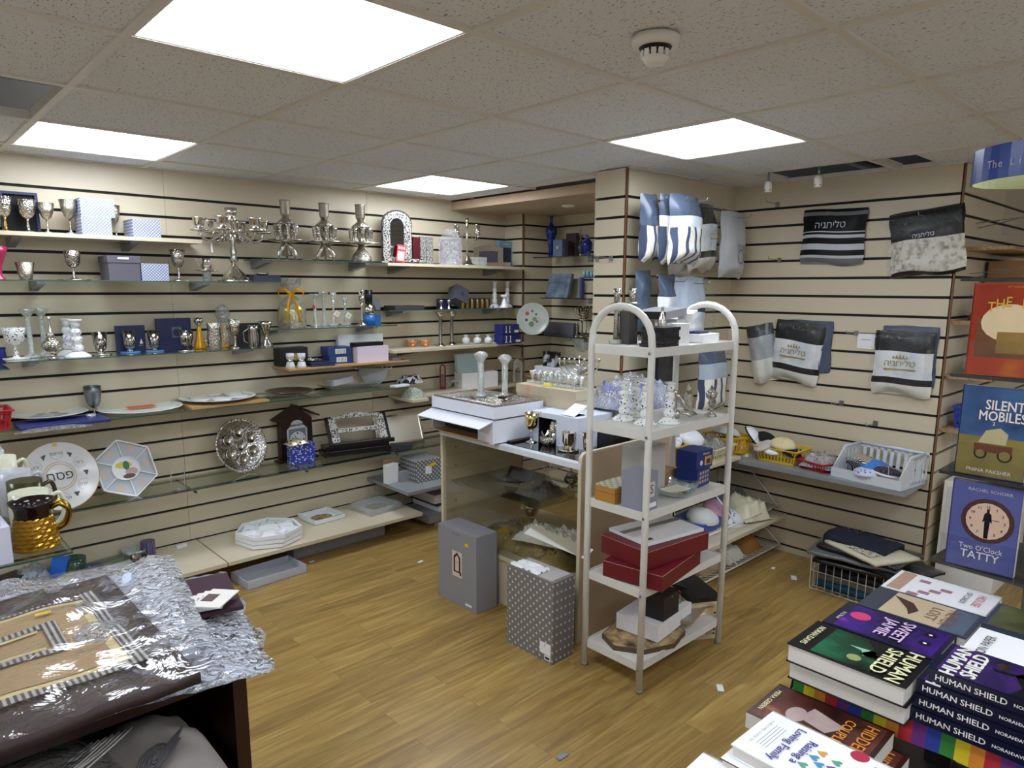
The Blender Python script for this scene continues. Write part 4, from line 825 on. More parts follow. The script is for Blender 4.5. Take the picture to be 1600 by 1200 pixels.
p = at(452, 613, z+.03); m = MB(silver('dark_silver', '#8b7f78', .25, .8, 60)); m.lathe([(.09, 0), (.13, .012), (.135, .014), (.128, .014), (.09, .004), (.001, .004)], n=36); solo(m, 'silver_plate', 'dark chased silver plate lying on the left glass tray', 'plate', p)
m = MB(M('grey_white_card', '#b9bcc6', .5)); m.box(0, .15, 0, .07, 0, .035); o = solo(m, 'grey_box', 'pale grey box tilted on the right glass tray', 'box', at(522, 604, z+.04), .15, ry=-.12)
p = at(584, 600, z); t = thing('crystal_menorah', 'half round crystal menorah with nine silver cups', 'menorah', p, faceang(p)); H = hgt(p, 574); R = wid(p, 58)/2
m = MB(CRYS); m.prism([(R*.75*math.cos(-PI*i/14), H*.95+H*.95*math.sin(-PI*i/14)) for i in range(15)], -.012, .012, T=rot('X', PI/2)); m.build('crystal_body', t)
for k in range(9): MB(SIL).lathe([(.006, 0), (.007, .012), (.005, .012), (.001, .004)], n=10, T=mv(R*(k-4)/4.2, 0, H*.95+(.006 if k == 4 else 0))).build('candle_cup', t)
MB(SIL).box(-R*1.02, R*1.02, -.006, .006, H*.92, H*.95).build('rail', t)
heap('printed_scarves', 'heap of black and white printed caps near the right end of the long glass shelf', 'caps', at(640, 598, z), .17, .12, .07, pattern('bw_print', 'noise', '#16161c', '#dcdfe8', 40, .7, .5, .03), 6, .1, None, .5)
m = MB(WHITEC); m.box(-.06, .06, -.03, .03, 0, .008); solo(m, 'white_booklet', 'thin white booklet lying in front of the printed caps', 'booklet', at(625, 603, z), .1)
t = thing('red_basket', 'red slotted plastic basket at the left edge on the long glass shelf', 'basket', (.30, 3.86, z), 0); basket(t, .3, .18, .09, M('red_plastic', '#b81f2c', .35), .9, 2, 12)
# ---- glass shelf of seder plates, z .52
z = .521
def leaning(name, label, px, py, R, tilt, rz, z=z):
    """a plate standing on its edge, leaning back; px,py is where its lowest point touches the shelf"""
    p = at(px, py, z); t = thing(name, label, 'plate', p, rz); return t, mv(0, 0, 0) @ rot('X', PI/2-tilt) @ mv(0, R, 0)
t, T = leaning('seder_plate', 'large round white seder plate with Hebrew lettering and gold rings, leaning on the wall', 105, 797, .165, .32, .12)
R = .165; m = MB(WCER); m.lathe([(R*.55, 0), (R*.7, .0), (R*.98, .018), (R, .021), (R*.96, .021), (R*.72, .006), (.001, .005)], n=44, T=T); m.build('dish', t)
PG = M('plate_grey_print', '#4a4c58', .4); PO = M('plate_gold_line', '#c19a5b', .4); PLG = M('plate_light_line', '#b3b6c2', .4)
m = MB(PO)
for r in (.36, .42): m.ring([(R*r*math.cos(a*PI/18), R*r*math.sin(a*PI/18)) for a in range(36)], [(R*(r-.015)*math.cos(a*PI/18), R*(r-.015)*math.sin(a*PI/18)) for a in range(36)], .0055, .0066, T=T)
m.ring([(R*1.0*math.cos(a*PI/18), R*1.0*math.sin(a*PI/18)) for a in range(36)], [(R*.985*math.cos(a*PI/18), R*.985*math.sin(a*PI/18)) for a in range(36)], .0212, .022, T=T); m.build('gold_rings', t)
m = MB(PG); m.text(HEB('פסח'), R*.36, T @ mv(0, 0, .006), BLACK)
for k in range(6):
    a = k*PI/3+.5; c, s = R*.66*math.cos(a), R*.66*math.sin(a)
    m.ring([(c+R*.17*math.cos(q*PI/8), s+R*.17*math.sin(q*PI/8)) for q in range(16)], [(c+R*.16*math.cos(q*PI/8), s+R*.16*math.sin(q*PI/8)) for q in range(16)], .006, .0068, PLG, T=T)
    m.text(HEB(['מרור', 'כרפס', 'זרוע', 'ביצה', 'חרוסת', 'חזרת'][k]), R*.13, T @ mv(c, s, .0064), PG)
    a += PI/6; c, s = R*.68*math.cos(a), R*.68*math.sin(a); m.add([(c-R*.08, s+R*.07, .0068), (c+R*.08, s+R*.07, .0068), (c, s-R*.09, .0068)], [(0, 2, 1)], PG, False, T)
m.build('printed_motif', t); MB(YEL).box(-.008, .008, -.005, .005, .02, .022, T=T @ mv(-.0, R*.9, 0)).build('sticker', t)
t, T = leaning('seder_plate', 'hexagonal white seder plate with a coloured bird painted in the middle', 205, 775, .142, .35, .1)
R = .155; hexa = lambda r: [(r*math.cos(a*PI/3+PI/6*1.0+.12), r*math.sin(a*PI/3+PI/6+.12)) for a in range(6)]
def rhex(r): 
    P = hexa(r); o = []
    for i in range(6):
        a, b_, c = P[i-1], P[i], P[(i+1) % 6]; o += [(b_[0]+(a[0]-b_[0])*.12, b_[1]+(a[1]-b_[1])*.12), (b_[0]*.985, b_[1]*.985), (b_[0]+(c[0]-b_[0])*.12, b_[1]+(c[1]-b_[1])*.12)]
    return o
PGY = M('grey_glaze', '#bfc6cf', .15, var=.02)
m = MB(PGY); m.prism(rhex(R*.97), 0, .006, T=T); m.build('dish', t); m = MB(WCER); m.ring(rhex(R), rhex(R*.95), 0, .022, T=T)
for k in range(6): a = k*PI/3+.12+PI/6; m.box(R*.42, R*.96, -.0025, .0025, .004, .018, T=T @ rot('Z', a))
m.build('dividers', t)
m = MB(WCER); m.disc(R*.42, .014, T=T, rx=1, ry=.9, n=28); m.ring(ellipse(R*.43, R*.39, 28), ellipse(R*.40, R*.36, 28), .005, .017, T=T); m.build('centre', t)
BROWNL = pattern('brown_sketch', 'wavy', '#a4694a', '#dfe0df', 130, .3, .35, .1)
for k in range(6): a = k*PI/3+.12+PI/3; MB(BROWNL).disc(R*.15, .0068, T=T @ mv(R*.68*math.cos(a), R*.68*math.sin(a), 0), n=16).build('small_picture', t)
m = MB(M('bird_yellow', '#d6c34f', .3)); m.disc(R*.16, .0148, T=T @ mv(-R*.05, R*.12, 0), rx=1.6, ry=.7, n=14); m.disc(R*.1, .0152, M('bird_green', '#2f6b4c', .3), T=T @ mv(R*.02, R*.1, 0), rx=1, ry=1.5, n=12); m.disc(R*.13, .015, M('bird_pink', '#c9a3a0', .3), T=T @ mv(R*.15, -R*.12, 0), rx=1.5, n=12); m.disc(R*.08, .0152, M('bird_brown', '#5e3a33', .3), T=T @ mv(R*.05, -R*.26, 0), rx=2.4, n=12); m.build('painted_bird', t)
def platestand(p, rz, label):
    t = thing('plate_stand', label, 'plate stand', p, rz, 'wire plate stands'); m = MB(STEEL)
    for x in (-.035, .035): m.tube([(x, -.05, .03), (x, -.05, .004), (x, .05, .004), (x, .03, .11)], .002)
    m.tube([(-.035, 0, .004), (.035, 0, .004)], .002); m.build('wire', t)
platestand(at(284, 766, z), .1, 'empty wire plate stand between the hexagonal plate and the silver plate')
for px, py, lab in ((105, 795, 'wire stand under the round white seder plate'), (205, 772, 'wire stand under the hexagonal seder plate'), (385, 738, 'wire stand under the round silver seder plate')):
    p = at(px, py, z); t = thing('plate_stand', lab, 'plate stand', (p.x, p.y-.004, z), .1, 'wire plate stands'); m = MB(STEEL)
    for x in (-.03, .03): m.tube([(x, -.022, .022), (x, -.02, .002), (x, .05, .002)], .002)
    m.build('wire', t)
t, T = leaning('silver_seder_plate', 'large round silver seder plate with six cups, leaning on the wall', 385, 738, .155, .3, .16)
R = .158; SPL = silver('seder_silver', '#c4c2bf', .2, .5, 90); m = MB(SPL); m.lathe([(R*.5, 0), (R*.8, .0), (R*.9, .012), (R, .016), (R*.97, .018), (R*.88, .014), (R*.78, .004), (.001, .004)], n=52, T=T); m.build('dish', t)
m = MB(SIL)
for k in range(48): a = k*PI/24; m.box(R*.92, R*1.0, -.0035, .0035, .016, .021, T=T @ rot('Z', a))
m.build('gadroon_rim', t)
for k in range(7):
    a = k*PI/3+.5; r = 0 if k == 6 else R*.5
    MB(SIL).lathe([(R*.2, .004), (R*.21, .012), (R*.19, .012), (R*.14, .006), (.001, .005)], n=22, T=T @ mv(r*math.cos(a), r*math.sin(a), 0)).build('small_cup', t)
# wooden clock house
p = at(466, 716, z); t = thing('clock_house', 'small dark wooden house with a pitched roof and white clock face', 'clock', p, .08); w = wid(p, 54); H = hgt(p, 630)
MB(DARKW).prism([(-w/2, 0), (w/2, 0), (w/2, H*.72), (0, H*.95), (-w/2, H*.72)], -.045, 0, T=rot('X', PI/2) @ mv(0, 0, 0)).build('house_body', t)
m = MB(DARKW)
for s in (-1, 1): m.box(-w*.02, w*.78, -.02, .06, 0, .009, T=mv(0, 0, H*.94) @ rot('Z', 0 if s > 0 else PI) @ mv(0, -.02 if s < 0 else 0, 0) @ rot('Y', .46))
m.build('roof', t); m = MB(DARKW); m.box(-w*.62, w*.62, -.02, .05, 0, .014); m.build('base', t)
fr = [(-w*.32, H*.12), (w*.32, H*.12), (w*.32, H*.55), (w*.2, H*.62)]+[(w*.2*math.cos(PI*i/6), H*.62+H*.09*math.sin(PI*i/6)) for i in range(1, 6)]+[(-w*.2, H*.62), (-w*.32, H*.55)]
MB(M('clock_face_grey', '#c4c8d0', .4)).prism(fr, 0, .002, T=mv(0, -.001, 0) @ rot('X', PI/2)).build('clock_panel', t)
m = MB(M('dial_grey_print', '#7b8290', .4)); m.box(-w*.27, w*.27, -.0035, -.003, H*.14, H*.56); m.build('dial_surround', t)
m = MB(M('dial_white', '#dfe1e4', .4)); m.disc(w*.25, 0, T=mv(0, -.0045, H*.36) @ rot('X', PI/2), n=28); m.build('dial', t)
m = MB(BLACK); m.text('WISH BATH', .017, FRONT(0, H*.62, -.005), BLACK, .02)
for k in range(12): a = k*PI/6; s_ = .0048 if k % 3 == 0 else .0026; m.box(-s_, s_, -.0062, -.0055, -s_, s_, T=mv(w*.2*math.sin(a), 0, H*.36+w*.2*math.cos(a)))
m.build('hour_marks', t)
m = MB(BLACK); m.box(-.0022, .0022, -.0075, -.007, 0, w*.17, T=mv(0, 0, H*.36) @ rot('Y', -.6)); m.box(-.0022, .0022, -.0075, -.007, 0, w*.15, T=mv(0, 0, H*.36) @ rot('Y', -2.2)); m.disc(.006, 0, T=mv(0, -.008, H*.36) @ rot('X', PI/2), n=12); m.build('hands', t)
BLFL = pattern('blue_flower_card', 'cells', '#e8ecf8', '#2e3fa8', 75, .4, .33, .06)
p = at(455, 726, z); BOX('floral_box', 'small blue floral patterned box in front of the clock house', 'box', (456, 727.5), (493, 721), 696, z, .06, BLFL, None)
a = at(456, 727.5, z); heap('wrapped_sweets', 'wrapped sweets in gold and clear foil heaped on the blue floral box', 'sweets', (a.x+.05, a.y+.03, z+hgt(a, 696)+.0), .13, .09, .035, pattern('sweet_foil', 'cells', '#3a2b20', '#e4d6b8', 45, .2, .35, .1, metal=.4), 7)
BOX('price_card', 'small folded white card left of the blue floral box', 'card', (443, 712), (452, 716), 694, z+.012, .01, WHITEC)
# black lectern / book stand
BLW = M('black_lacquer', '#19151a', .25)
a = at(508, 716, z); b_ = at(611, 703, z); ang = math.atan2(b_.y-a.y, b_.x-a.x); W_ = (b_-a).length; t = thing('book_stand', 'black lacquered book stand with a silver ornament frame on a stepped box', 'book stand', a, ang)
m = MB(BLW); m.box(0, W_, 0, .13, 0, .035); m.build('lower_box', t, .003); m = MB(BLW); m.box(.01, W_-.005, .01, .12, .035, .065); m.build('upper_box', t, .003); m = MB(BLW); m.box(.03, W_+.02, -.02, .0, .06, .085); m.build('ledge', t, .002)
TT = mv(.03, .0, .075) @ rot('X', PI/2-.55); h_ = .2; w_ = W_*.93
out = [(0, 0), (w_, 0), (w_*.98, h_*.9), (w_*.8, h_*.95), (w_*.5, h_*1.06), (w_*.2, h_*.95), (.02*w_, h_*.9)]; inn = [(w_*.14, h_*.42), (w_*.86, h_*.42), (w_*.86, h_*.78), (w_*.7, h_*.82), (w_*.5, h_*.84), (w_*.3, h_*.82), (w_*.14, h_*.78)]
m = MB(BLW); m.box(0, w_*.07, 0, h_*.92, 0, .012, T=TT); m.box(w_*.93, w_, 0, h_*.92, 0, .012, T=TT); m.box(0, w_, 0, h_*.05, 0, .012, T=TT); m.box(0, w_, h_*.88, h_*.93, 0, .012, T=TT); m.build('frame', t)
ORS = pattern('silver_scroll', 'noise', '#3a3638', '#dcd9d4', 110, .25, .46, .04, metal=.5)
m = MB(ORS); m.box(w_*.05, w_*.17, h_*.05, h_*.88, .008, .016, T=TT); m.box(w_*.83, w_*.95, h_*.05, h_*.88, .008, .016, T=TT); m.box(w_*.1, w_*.9, h_*.36, h_*.5, .008, .016, T=TT)
m.prism([(w_*.1, h_*.84), (w_*.9, h_*.84), (w_*.9, h_*.93), (w_*.72, h_*.95), (w_*.5, h_*1.04), (w_*.28, h_*.95), (w_*.1, h_*.93)], .008, .016, T=TT); m.build('silver_ornament', t)
t = thing('silver_framed_mirror', 'rectangular mirror in a thin silver frame leaning on the wall', 'mirror', at(594, 697, z+.0), -.12); w = .335; h_ = .2; p = at(596, 697, z)
TT = rot('X', PI/2-.38); m = MB(SIL); m.ring([(0, 0), (w, 0), (w, h_), (0, h_)], [(.012, .012), (w-.012, .012), (w-.012, h_-.012), (.012, h_-.012)], -.006, .008, T=TT); m.build('frame', t)
MB(M('satin_mirror', '#efefec', .26, 1, .0)).box(.01, w-.01, .01, h_-.01, -.004, .002, T=TT).build('mirror_pane', t); MB(STEEL).box(-.012, .02, 0, h_, -.02, -.006, T=TT).build('back_strut', t)
a = at(612, 703, z); BOX('small_black_box', 'small dark grey box in front of the framed mirror', 'box', (612, 702.5), (644, 700), 688.5, z, .06, M('charcoal_card', '#34353a', .5), None, h=.03)
# ---- small grey shelf z .30
z = .3005
BOX('open_white_box', 'small white box with raised flap on the grey shelf', 'box', (608, 757), (623, 752), 728, z, .05, WHITEC, None, lambda t, w, h, d: MB(KRAFT).box(0, w, d-.002, d, h, h+.03).build('flap', t))
BOX('small_grey_box', 'small plain grey box between the white box and the patterned carton', 'box', (627, 754), (640, 751.5), 738, z, .04, GREY)
BOX('patterned_carton', 'grey carton with a dotted lattice pattern and yellow bow label on the grey shelf', 'box', (651, 756), (690, 748), 720, z, .2, LATTG, None, lambda m, w, h: (m.quad((w*.35, -.001, h*.35), (w*.6, -.001, h*.35), (w*.6, -.001, h*.72), (w*.35, -.001, h*.72), WHITEC), m.quad((w*.5, -.0015, h*.65), (w*.8, -.0015, h*.72), (w*.75, -.0015, h*.85), (w*.5, -.0015, h*.75), YEL))[0] and None, h=.15)
# stacked flat cartons below it
zz = 0
for k, (h_, mat, lab, dx) in enumerate(((.03, M('beige_card', '#b3a894', .6), 'beige flat carton at the bottom of the stack under the grey shelf', 0), (.05, GREY, 'grey flat carton in the stack under the grey shelf', -.06), (.045, WHITEC, 'white flat carton in the stack under the grey shelf', .05), (.02, M('dark_sleeve', '#26222a', .5), 'thin dark sleeve between the white cartons', .02), (.06, M('white_grey_card', '#c9c8cc', .5), 'top white carton of the stack under the grey shelf', 0))):
    m = MB(mat); m.box(0, .5, 0, .3, 0, h_); solo(m, 'flat_carton', lab, 'box', (2.66+dx, 3.62+dx*.3, zz), .02, 'stack of flat cartons', .001); zz += h_+.001
# ---- bottom shelves, z .14
z = .1405
def heptray(p, k, rz):
    R = wid(p, 100)/2; t = thing('heptagon_tray', 'white heptagonal divided tray, '+['bottom', 'middle', 'top'][k]+' one of the stack of three', 'tray', p, rz, 'stacked heptagonal trays')
    hp = lambda r: [(r*math.cos(a*2*PI/7), r*math.sin(a*2*PI/7)) for a in range(7)]
    MB(WCER).prism(hp(R*.9), 0, .006).build('dish', t); m = MB(WCER); m.ring(hp(R), hp(R*.95), .004, .024)
    if k == 2:
        m.ring(hp(R*.4), hp(R*.36), .004, .02)
        for q in range(7): m.box(R*.38, R*.95, -.002, .002, .004, .022, T=rot('Z', (q+.0)*2*PI/7))
    m.build('rim', t)
    if k == 2:
        for q in range(7): a = (q+.5)*2*PI/7; MB(pattern('food_sketch_%d' % (q % 3), 'noise', ['#7c2f2c', '#4f6a42', '#3f4a74'][q % 3], '#e8ecf2', 70, .3, .42, .05)).disc(R*.12, .0065, T=mv(R*.66*math.cos(a), R*.66*math.sin(a), 0), rx=1.3, n=14).build('small_picture', t)
        MB(YEL).box(-.008, .008, -.005, .005, .024, .025, T=mv(R*.4, R*.1, 0)).build('sticker', t)
for k in range(3): p = at(421, 842, z); heptray((p.x, p.y, z+.024*k), k, .2+.05*k)
def sqtray(p, rz, s, label, zz=0, cov=None):
    t = thing('square_tray', label, 'tray', p, rz, 'square porcelain trays'); 
    sq = lambda r: [(r*x, r*y) for x, y in ((-1, -1), (0, -1.05), (1, -1), (1.05, 0), (1, 1), (0, 1.05), (-1, 1), (-1.05, 0))]
    MB(WCER).prism(sq(s*.93), 0, .004).build('dish', t); MB(WCER).ring(sq(s), sq(s*.94), .003, .028).build('rim', t)
    MB(pattern('oval_print', 'noise', '#5a3f2c', '#c9a878', 60, .3, .5, .05, c3='#3d5a4a')).disc(s*.6, .0052, rx=1.1, ry=.85, n=30).build('oval_picture', t)
    if not cov: m = MB(pattern('oval_print')); m.box(-s*.8, s*.8, -s*1.0, -s*.93, .028, .0288); m.box(-s*.8, s*.8, s*.93, s*1.0, .028, .0288); m.build('rim_pattern', t)
    return t
sqtray(at(502, 809, z), .05, .105, 'square white tray with a printed oval and dark rim bands')
p = at(588, 792, z); t = sqtray(p, .12, .115, 'square white tray wrapped in bubble film near the right end of the bottom shelf', cov=1)
m = MB(clear('bubble_film', '#f8f9fa', .2, 4, 2.0, 140, .25, '#f4f6f8')); m.surf(crumple(.32, .3, .045, 2, 20, .15, base=.002, dome=0, fr=5), 20, 20); m.build('bubble_wrap', t)
# under the bottom shelf
m = MB(GREY); m.box(0, .62, 0, .3, 0, .1); solo(m, 'grey_carton', 'grey carton pushed under the bottom shelf', 'box', (1.70, 3.70, 0), .0, bev=.001)
m = MB(M('grey_white_card')); m.ring([(0, 0), (.34, 0), (.34, .2), (0, .2)], [(.003, .003), (.337, .003), (.337, .197), (.003, .197)], 0, .045); m.box(0, .34, 0, .2, 0, .004); solo(m, 'open_grey_box', 'open shallow grey box poking out under the bottom shelf', 'box', (1.33, 3.46, .0), .06)
m = MB(FILM); m.box(0, .14, 0, .1, 0, .006); solo(m, 'clear_packet', 'flat clear plastic packet on the floor under the bottom shelf', 'packet', at(590, 838, 0), .4)
m = MB(WHITEC); m.box(-.03, .03, -.012, .012, 0, .016); solo(m, 'white_clip', 'small white plastic clip on the left bottom shelf near the wall', 'clip', at(283, 850, z), .2, bev=.002)
# things on the left bottom shelf
GG = clear('green_glass', '#9fb8a6', .08, 2, 0, 20, .45, '#5b7a66')
LT('green_glass_bowl', 'round green glass bowl with straight sides near the wall', 'bowl', 116, 893, 872, 36, z, [('bowl', [(.8, 0), (.95, .1), (1, 1), (.95, 1), (.88, .12), (.001, .08)])], GG)
m = MB(GG); m.box(-.09, .09, -.05, .05, 0, .02); solo(m, 'green_glass_tray', 'long green glass tray by the wall behind the round dishes', 'tray', at(170, 880, z), .1)
LT('blue_glass_bowl', 'shallow dark blue bowl partly hidden by silver film', 'bowl', 143, 897, 886, 36, z, 'bowl', M('blue_grey_glaze', '#47566e', .15))
t = flatplate('seder_plate', 'oval white seder plate with brown Hebrew letters on the left bottom shelf', 205, 893, 108, WCER, lambda t, R, h: MB(M('brown_print', '#8a4a22', .4)).text(HEB('פסח'), R*.5, mv(-R*.1, R*.2, h*.35) @ rot('Z', .3), M('brown_print')).build('lettering', t), z=z)
LT('glass_dish', 'clear glass dish with a knob in front of the coaster stack', 'dish', 211, 868, 857, 36, z, 'bowl', CRYS)
LT('silver_dish', 'small dark silver dish lying on the oval seder plate', 'dish', 217, 879, 868, 26, z+.022, 'bowl', silver('dark_silver'))
for k in range(6):
    p = at(232, 864, z); m = MB(pattern('coaster_print', 'wavy', '#2b3a78', '#d9c9a0', 20, .4, .5, .1, c3='#6a4a80')); m.prism([(.035*math.cos(a*PI/8)*(1+.06*math.cos(a*PI/2)), .035*math.sin(a*PI/8)) for a in range(16)], 0, .013); solo(m, 'coaster', 'colourful scalloped coaster, '+['lowest', 'second', 'third', 'fourth', 'fifth', 'topmost'][k]+' of the small stack by the wall', 'coaster', (p.x, p.y, z+.0135*k), .1, 'stack of colourful coasters')
m = MB(M('bright_blue_plastic', '#1d6fe0', .4)); m.box(0, .07, 0, .05, 0, .11); solo(m, 'blue_carton', 'bright blue small carton below the golden washing jug', 'box', at(75, 905, z), -.5, ry=.25)
# ================================================================ DISPLAY COUNTER
t = thing('display_counter', 'cream glass fronted display counter in the middle of the shop', 'display counter', (2.198, 1.93, 0)); CX1, CY1 = .67, 1.0
m = MB(CREAM); m.box(.012, CX1-.03, .02, CY1, 0, .24); m.build('plinth', t)
m = MB(CREAM); m.box(0, CX1, .016, CY1, .24, .262); m.build('deck', t)
prof = [(0, 0), (CX1, 0), (CX1, .875), (.03, .872), (.012, .865), (.003, .85), (0, .83)]
MB(CREAM).prism(prof, -.018, 0, T=rot('X', PI/2)).build('end_panel', t)
m = MB(M('panel_face', '#c0a98c', .4, var=.04)); m.prism([(x*.99+.003, z*.99+.003) for x, z in prof], 0, .0008, T=rot('X', PI/2)); m.build('panel_face', t)
m = MB(CREAM); m.box(0, .05, CY1-.02, CY1, .26, .83); m.box(.05, CX1-.08, CY1-.012, CY1, .26, .83); m.build('far_end_panel', t)
MB(clear('counter_glass', '#f1f0ea', .03, 1.6)).box(.003, .009, .02, CY1-.04, .262, .81).build('front_glass', t)
m = MB(M('white_metal', '#dfe4ee', .3)); m.box(-.006, .03, .0, CY1, .80, .826); m.build('top_rail', t); m = MB(M('white_metal')); m.box(CX1-.03, CX1, 0, CY1, .80, .826); m.build('top_rail', t)
MB(clear('darkened_clear_glass', '#8b8e90', .03, 2.2)).box(.03, CX1-.03, .0, .52, .812, .829).build('glass_top', t)  # clear glass top; the shade of the counter's inside is put into its tint
MB(WHITEP).box(.03, CX1, .52, CY1, .812, .829).build('white_top', t)
m = MB(GLASS); m.box(.05, .5, .3, CY1-.03, .54, .546); m.build('inner_glass_shelf', t); m = MB(CREAM); m.box(.3, CX1-.05, .0, .3, .55, .57); m.build('inner_cream_shelf', t)
m = MB(STEEL)
for k in range(5): m.tube([(.09, CY1-.013, .32+.1*k), (.09, CY1-.02, .32+.1*k)], .004, n=6)
m.build('shelf_pins', t)
# inside the counter
zi = .2625; DK = M('dark_grey_card', '#2f2c2d', .5); GOLDC = pattern('gold_cloth', 'noise', '#86691a', '#c9a83c', 9, .6, .5, .3)
m = MB(CREAM); 
heap('gold_cloth', 'heap of gold coloured fabric and foil lying inside the glass counter', 'cloth', (2.44, 2.42, zi), .36, .70, .09, GOLDC, 11, 0, None, .7, 32, film=FILM)
heap('white_plastic_bag', 'crumpled white plastic bag on the gold cloth inside the counter', 'plastic bag', (2.40, 2.28, zi+.075), .18, .38, .09, M('thin_white_plastic', '#e8eaee', .35, var=.04), 12, .3, None, .9, 40, fr=30)
heap('white_plastic_bag', 'second crumpled pale plastic bag against the end panel of the counter', 'plastic bag', (2.5, 2.02, zi+.08), .16, .13, .16, M('thin_white_plastic'), 13, 0, None, .8, 20, film=FILM)
tiltbox('dark_box', 'dark open box with pale lettering lying tilted in the middle of the counter', 'box', (2.52, 2.62, zi+.26), (.2, .12, .13), rot('Z', -.9) @ rot('X', .3) @ rot('Y', .25), M('brown_black_card', '#3c342b', .5))
BOX('dark_box', 'large charcoal box at the right inside the glass counter', 'box', 0, 0, 0, zi+.0, .2, DK, None, h=.22, base=(2.62, 2.22, -PI/2, .2))
LT('silver_bowl', 'small bright silver bowl between the dark boxes in the counter', 'bowl', 830, 805, 785, 30, .33, 'bowl', SIL)
p = Vector((2.52, 2.62, .547)); m = MB(M('grey_tray', '#8d8a84', .3)); m.lathe([(.13, 0), (.15, .012), (.145, .012), (.12, .004), (.001, .004)], n=30)
for k in range(6): a = k*PI/3; m.lathe([(.035, .004), (.04, .012), (.036, .012), (.001, .006)], n=14, T=mv(.085*math.cos(a), .085*math.sin(a), 0))
solo(m, 'seder_plate', 'grey seder plate with six wells on the shelf inside the counter', 'plate', p)
heap('grey_plastic_wrap', 'crumpled grey film wrapped goods hanging over the inner glass shelf', 'plastic wrap', (2.42, 2.40, .5475), .18, .2, .08, M('grey_film', '#5c636e', .25, var=.4, nscale=12), 14, 0, None, .8, 22, film=FILMC)
LT('silver_pot', 'small silver pot with lid on the inner cream shelf of the counter', 'pot', 892, 762, 730, 22, .5705, [('pot_body', [(.5, 0), (.45, .06), (.2, .16), (.9, .3), (1, .45), (.8, .55)]), ('lid', [(.85, .55), (.5, .75), (.1, .85), (.15, .95), (.001, 1)])], SILD)
m = MB(WHITEP); m.box(-.17, .17, -.035, .035, 0, .003); o = solo(m, 'white_strip', 'long white folded card strip leaning across the patterned carton', 'card', (2.185, 2.05, .445), -.95, rx=.5); o.location = (2.22, 2.08, .43); o.rotation_euler = (.35, .12, -PI/2+.15)
m = MB(STEEL)
for k in range(7):
    m.tube([(-.06+.02*k, -.04, 0), (-.05+.02*k, .04, 0)], .0025, WHITEP, n=5)
m.tube([(-.07, -.04, 0), (.07, -.04, 0)], .003, WHITEP, n=5); m.tube([(-.06, .04, 0), (.08, .04, 0)], .003, WHITEP, n=5); solo(m, 'white_grille', 'small white lattice grille under the counter top', 'grille', (2.42, 2.33, .72), 0, rx=.7)
# cartons on the floor in front
def p3(p1, p2, p3_, z): a, b_, c = at(*p1, z), at(*p2, z), at(*p3_, z); return (c-b_).length
d_ = p3((686, 930), (744.5, 960), (775, 946), 0)
def house(m, w, h):
    m.quad((w*.38, -.001, h*.38), (w*.64, -.001, h*.38), (w*.64, -.001, h*.72), (w*.38, -.001, h*.72), M('cream_label', '#d9cbbd', .5)); m.quad((w*.72, -.001, h*.83), (w*.8, -.001, h*.83), (w*.8, -.001, h*.87), (w*.72, -.001, h*.87), YEL)
    for q in ([(.42, .45), (.46, .45), (.46, .63), (.51, .67), (.56, .63), (.56, .45), (.6, .45), (.6, .645), (.51, .71), (.42, .645)], [(.42, .44), (.6, .44), (.6, .46), (.42, .46)], [(.58, .41), (.62, .41), (.62, .46), (.58, .46)]):
        m.add([(w*x, -.0016, h*z) for x, z in q], [tuple(range(len(q)))], M('brown_print2', '#3a1c16', .5))
    m.text('ELBAZ', .007, FRONT(w*.51, h*.58, -.0016), M('brown_print2')); m.quad((w*.72, -.001, h*.05), (w*.88, -.001, h*.05), (w*.88, -.001, h*.08), (w*.72, -.001, h*.08), WHITEC); m.quad((w*.38, -.0012, h*.945), (w*.6, -.0012, h*.945), (w*.6, -.0012, h*.95), (w*.38, -.0012, h*.95), BLACK)
BOX('grey_carton', 'tall plain grey carton with a small house picture standing on the floor', 'box', (686, 930), (744.5, 960), 817, 0, d_, M('silver_grey_card', '#8d8d94', .42, var=.02), None, house, bev=.0015)
d_ = p3((791.7, 1002.5), (862.5, 1040), (896, 1022), 0)
PATT = pattern('motif_card', 'dots', '#cfcbc6', '#7a7575', 38, .5, .2, .03)
def lab2(m, w, h):
    m.quad((w*.74, -.001, h*.1), (w*.97, -.001, h*.1), (w*.97, -.001, h*.24), (w*.74, -.001, h*.24), WHITEC); m.quad((w*.84, -.001, h*.03), (w*.97, -.001, h*.03), (w*.97, -.001, h*.095), (w*.84, -.001, h*.095), WHITEC); m.text('Г', .02, FRONT(w*.86, h*.2, -.0016), BLACK); m.quad((w*.86, -.0016, h*.045), (w*.95, -.0016, h*.045), (w*.95, -.0016, h*.075), (w*.86, -.0016, h*.075), BLACK)
    m.box(w*.06, w*.94, .01, d_-.01, h-.004, h+.003, M('pale_lining', '#b9b4b2', .5)); m.surf(lambda u, v: (w*(.05+.6*u), d_*(.05+.6*v), h+.004+.02*abs(noise.noise(Vector((u*5, v*5, 2))))), 10, 10, WHITEC)
BOX('patterned_carton', 'tall grey carton covered in a small repeated motif, its torn top open', 'box', (791.7, 1002.5), (862.5, 1040), 882, 0, d_, PATT, None, lab2, bev=.0015)
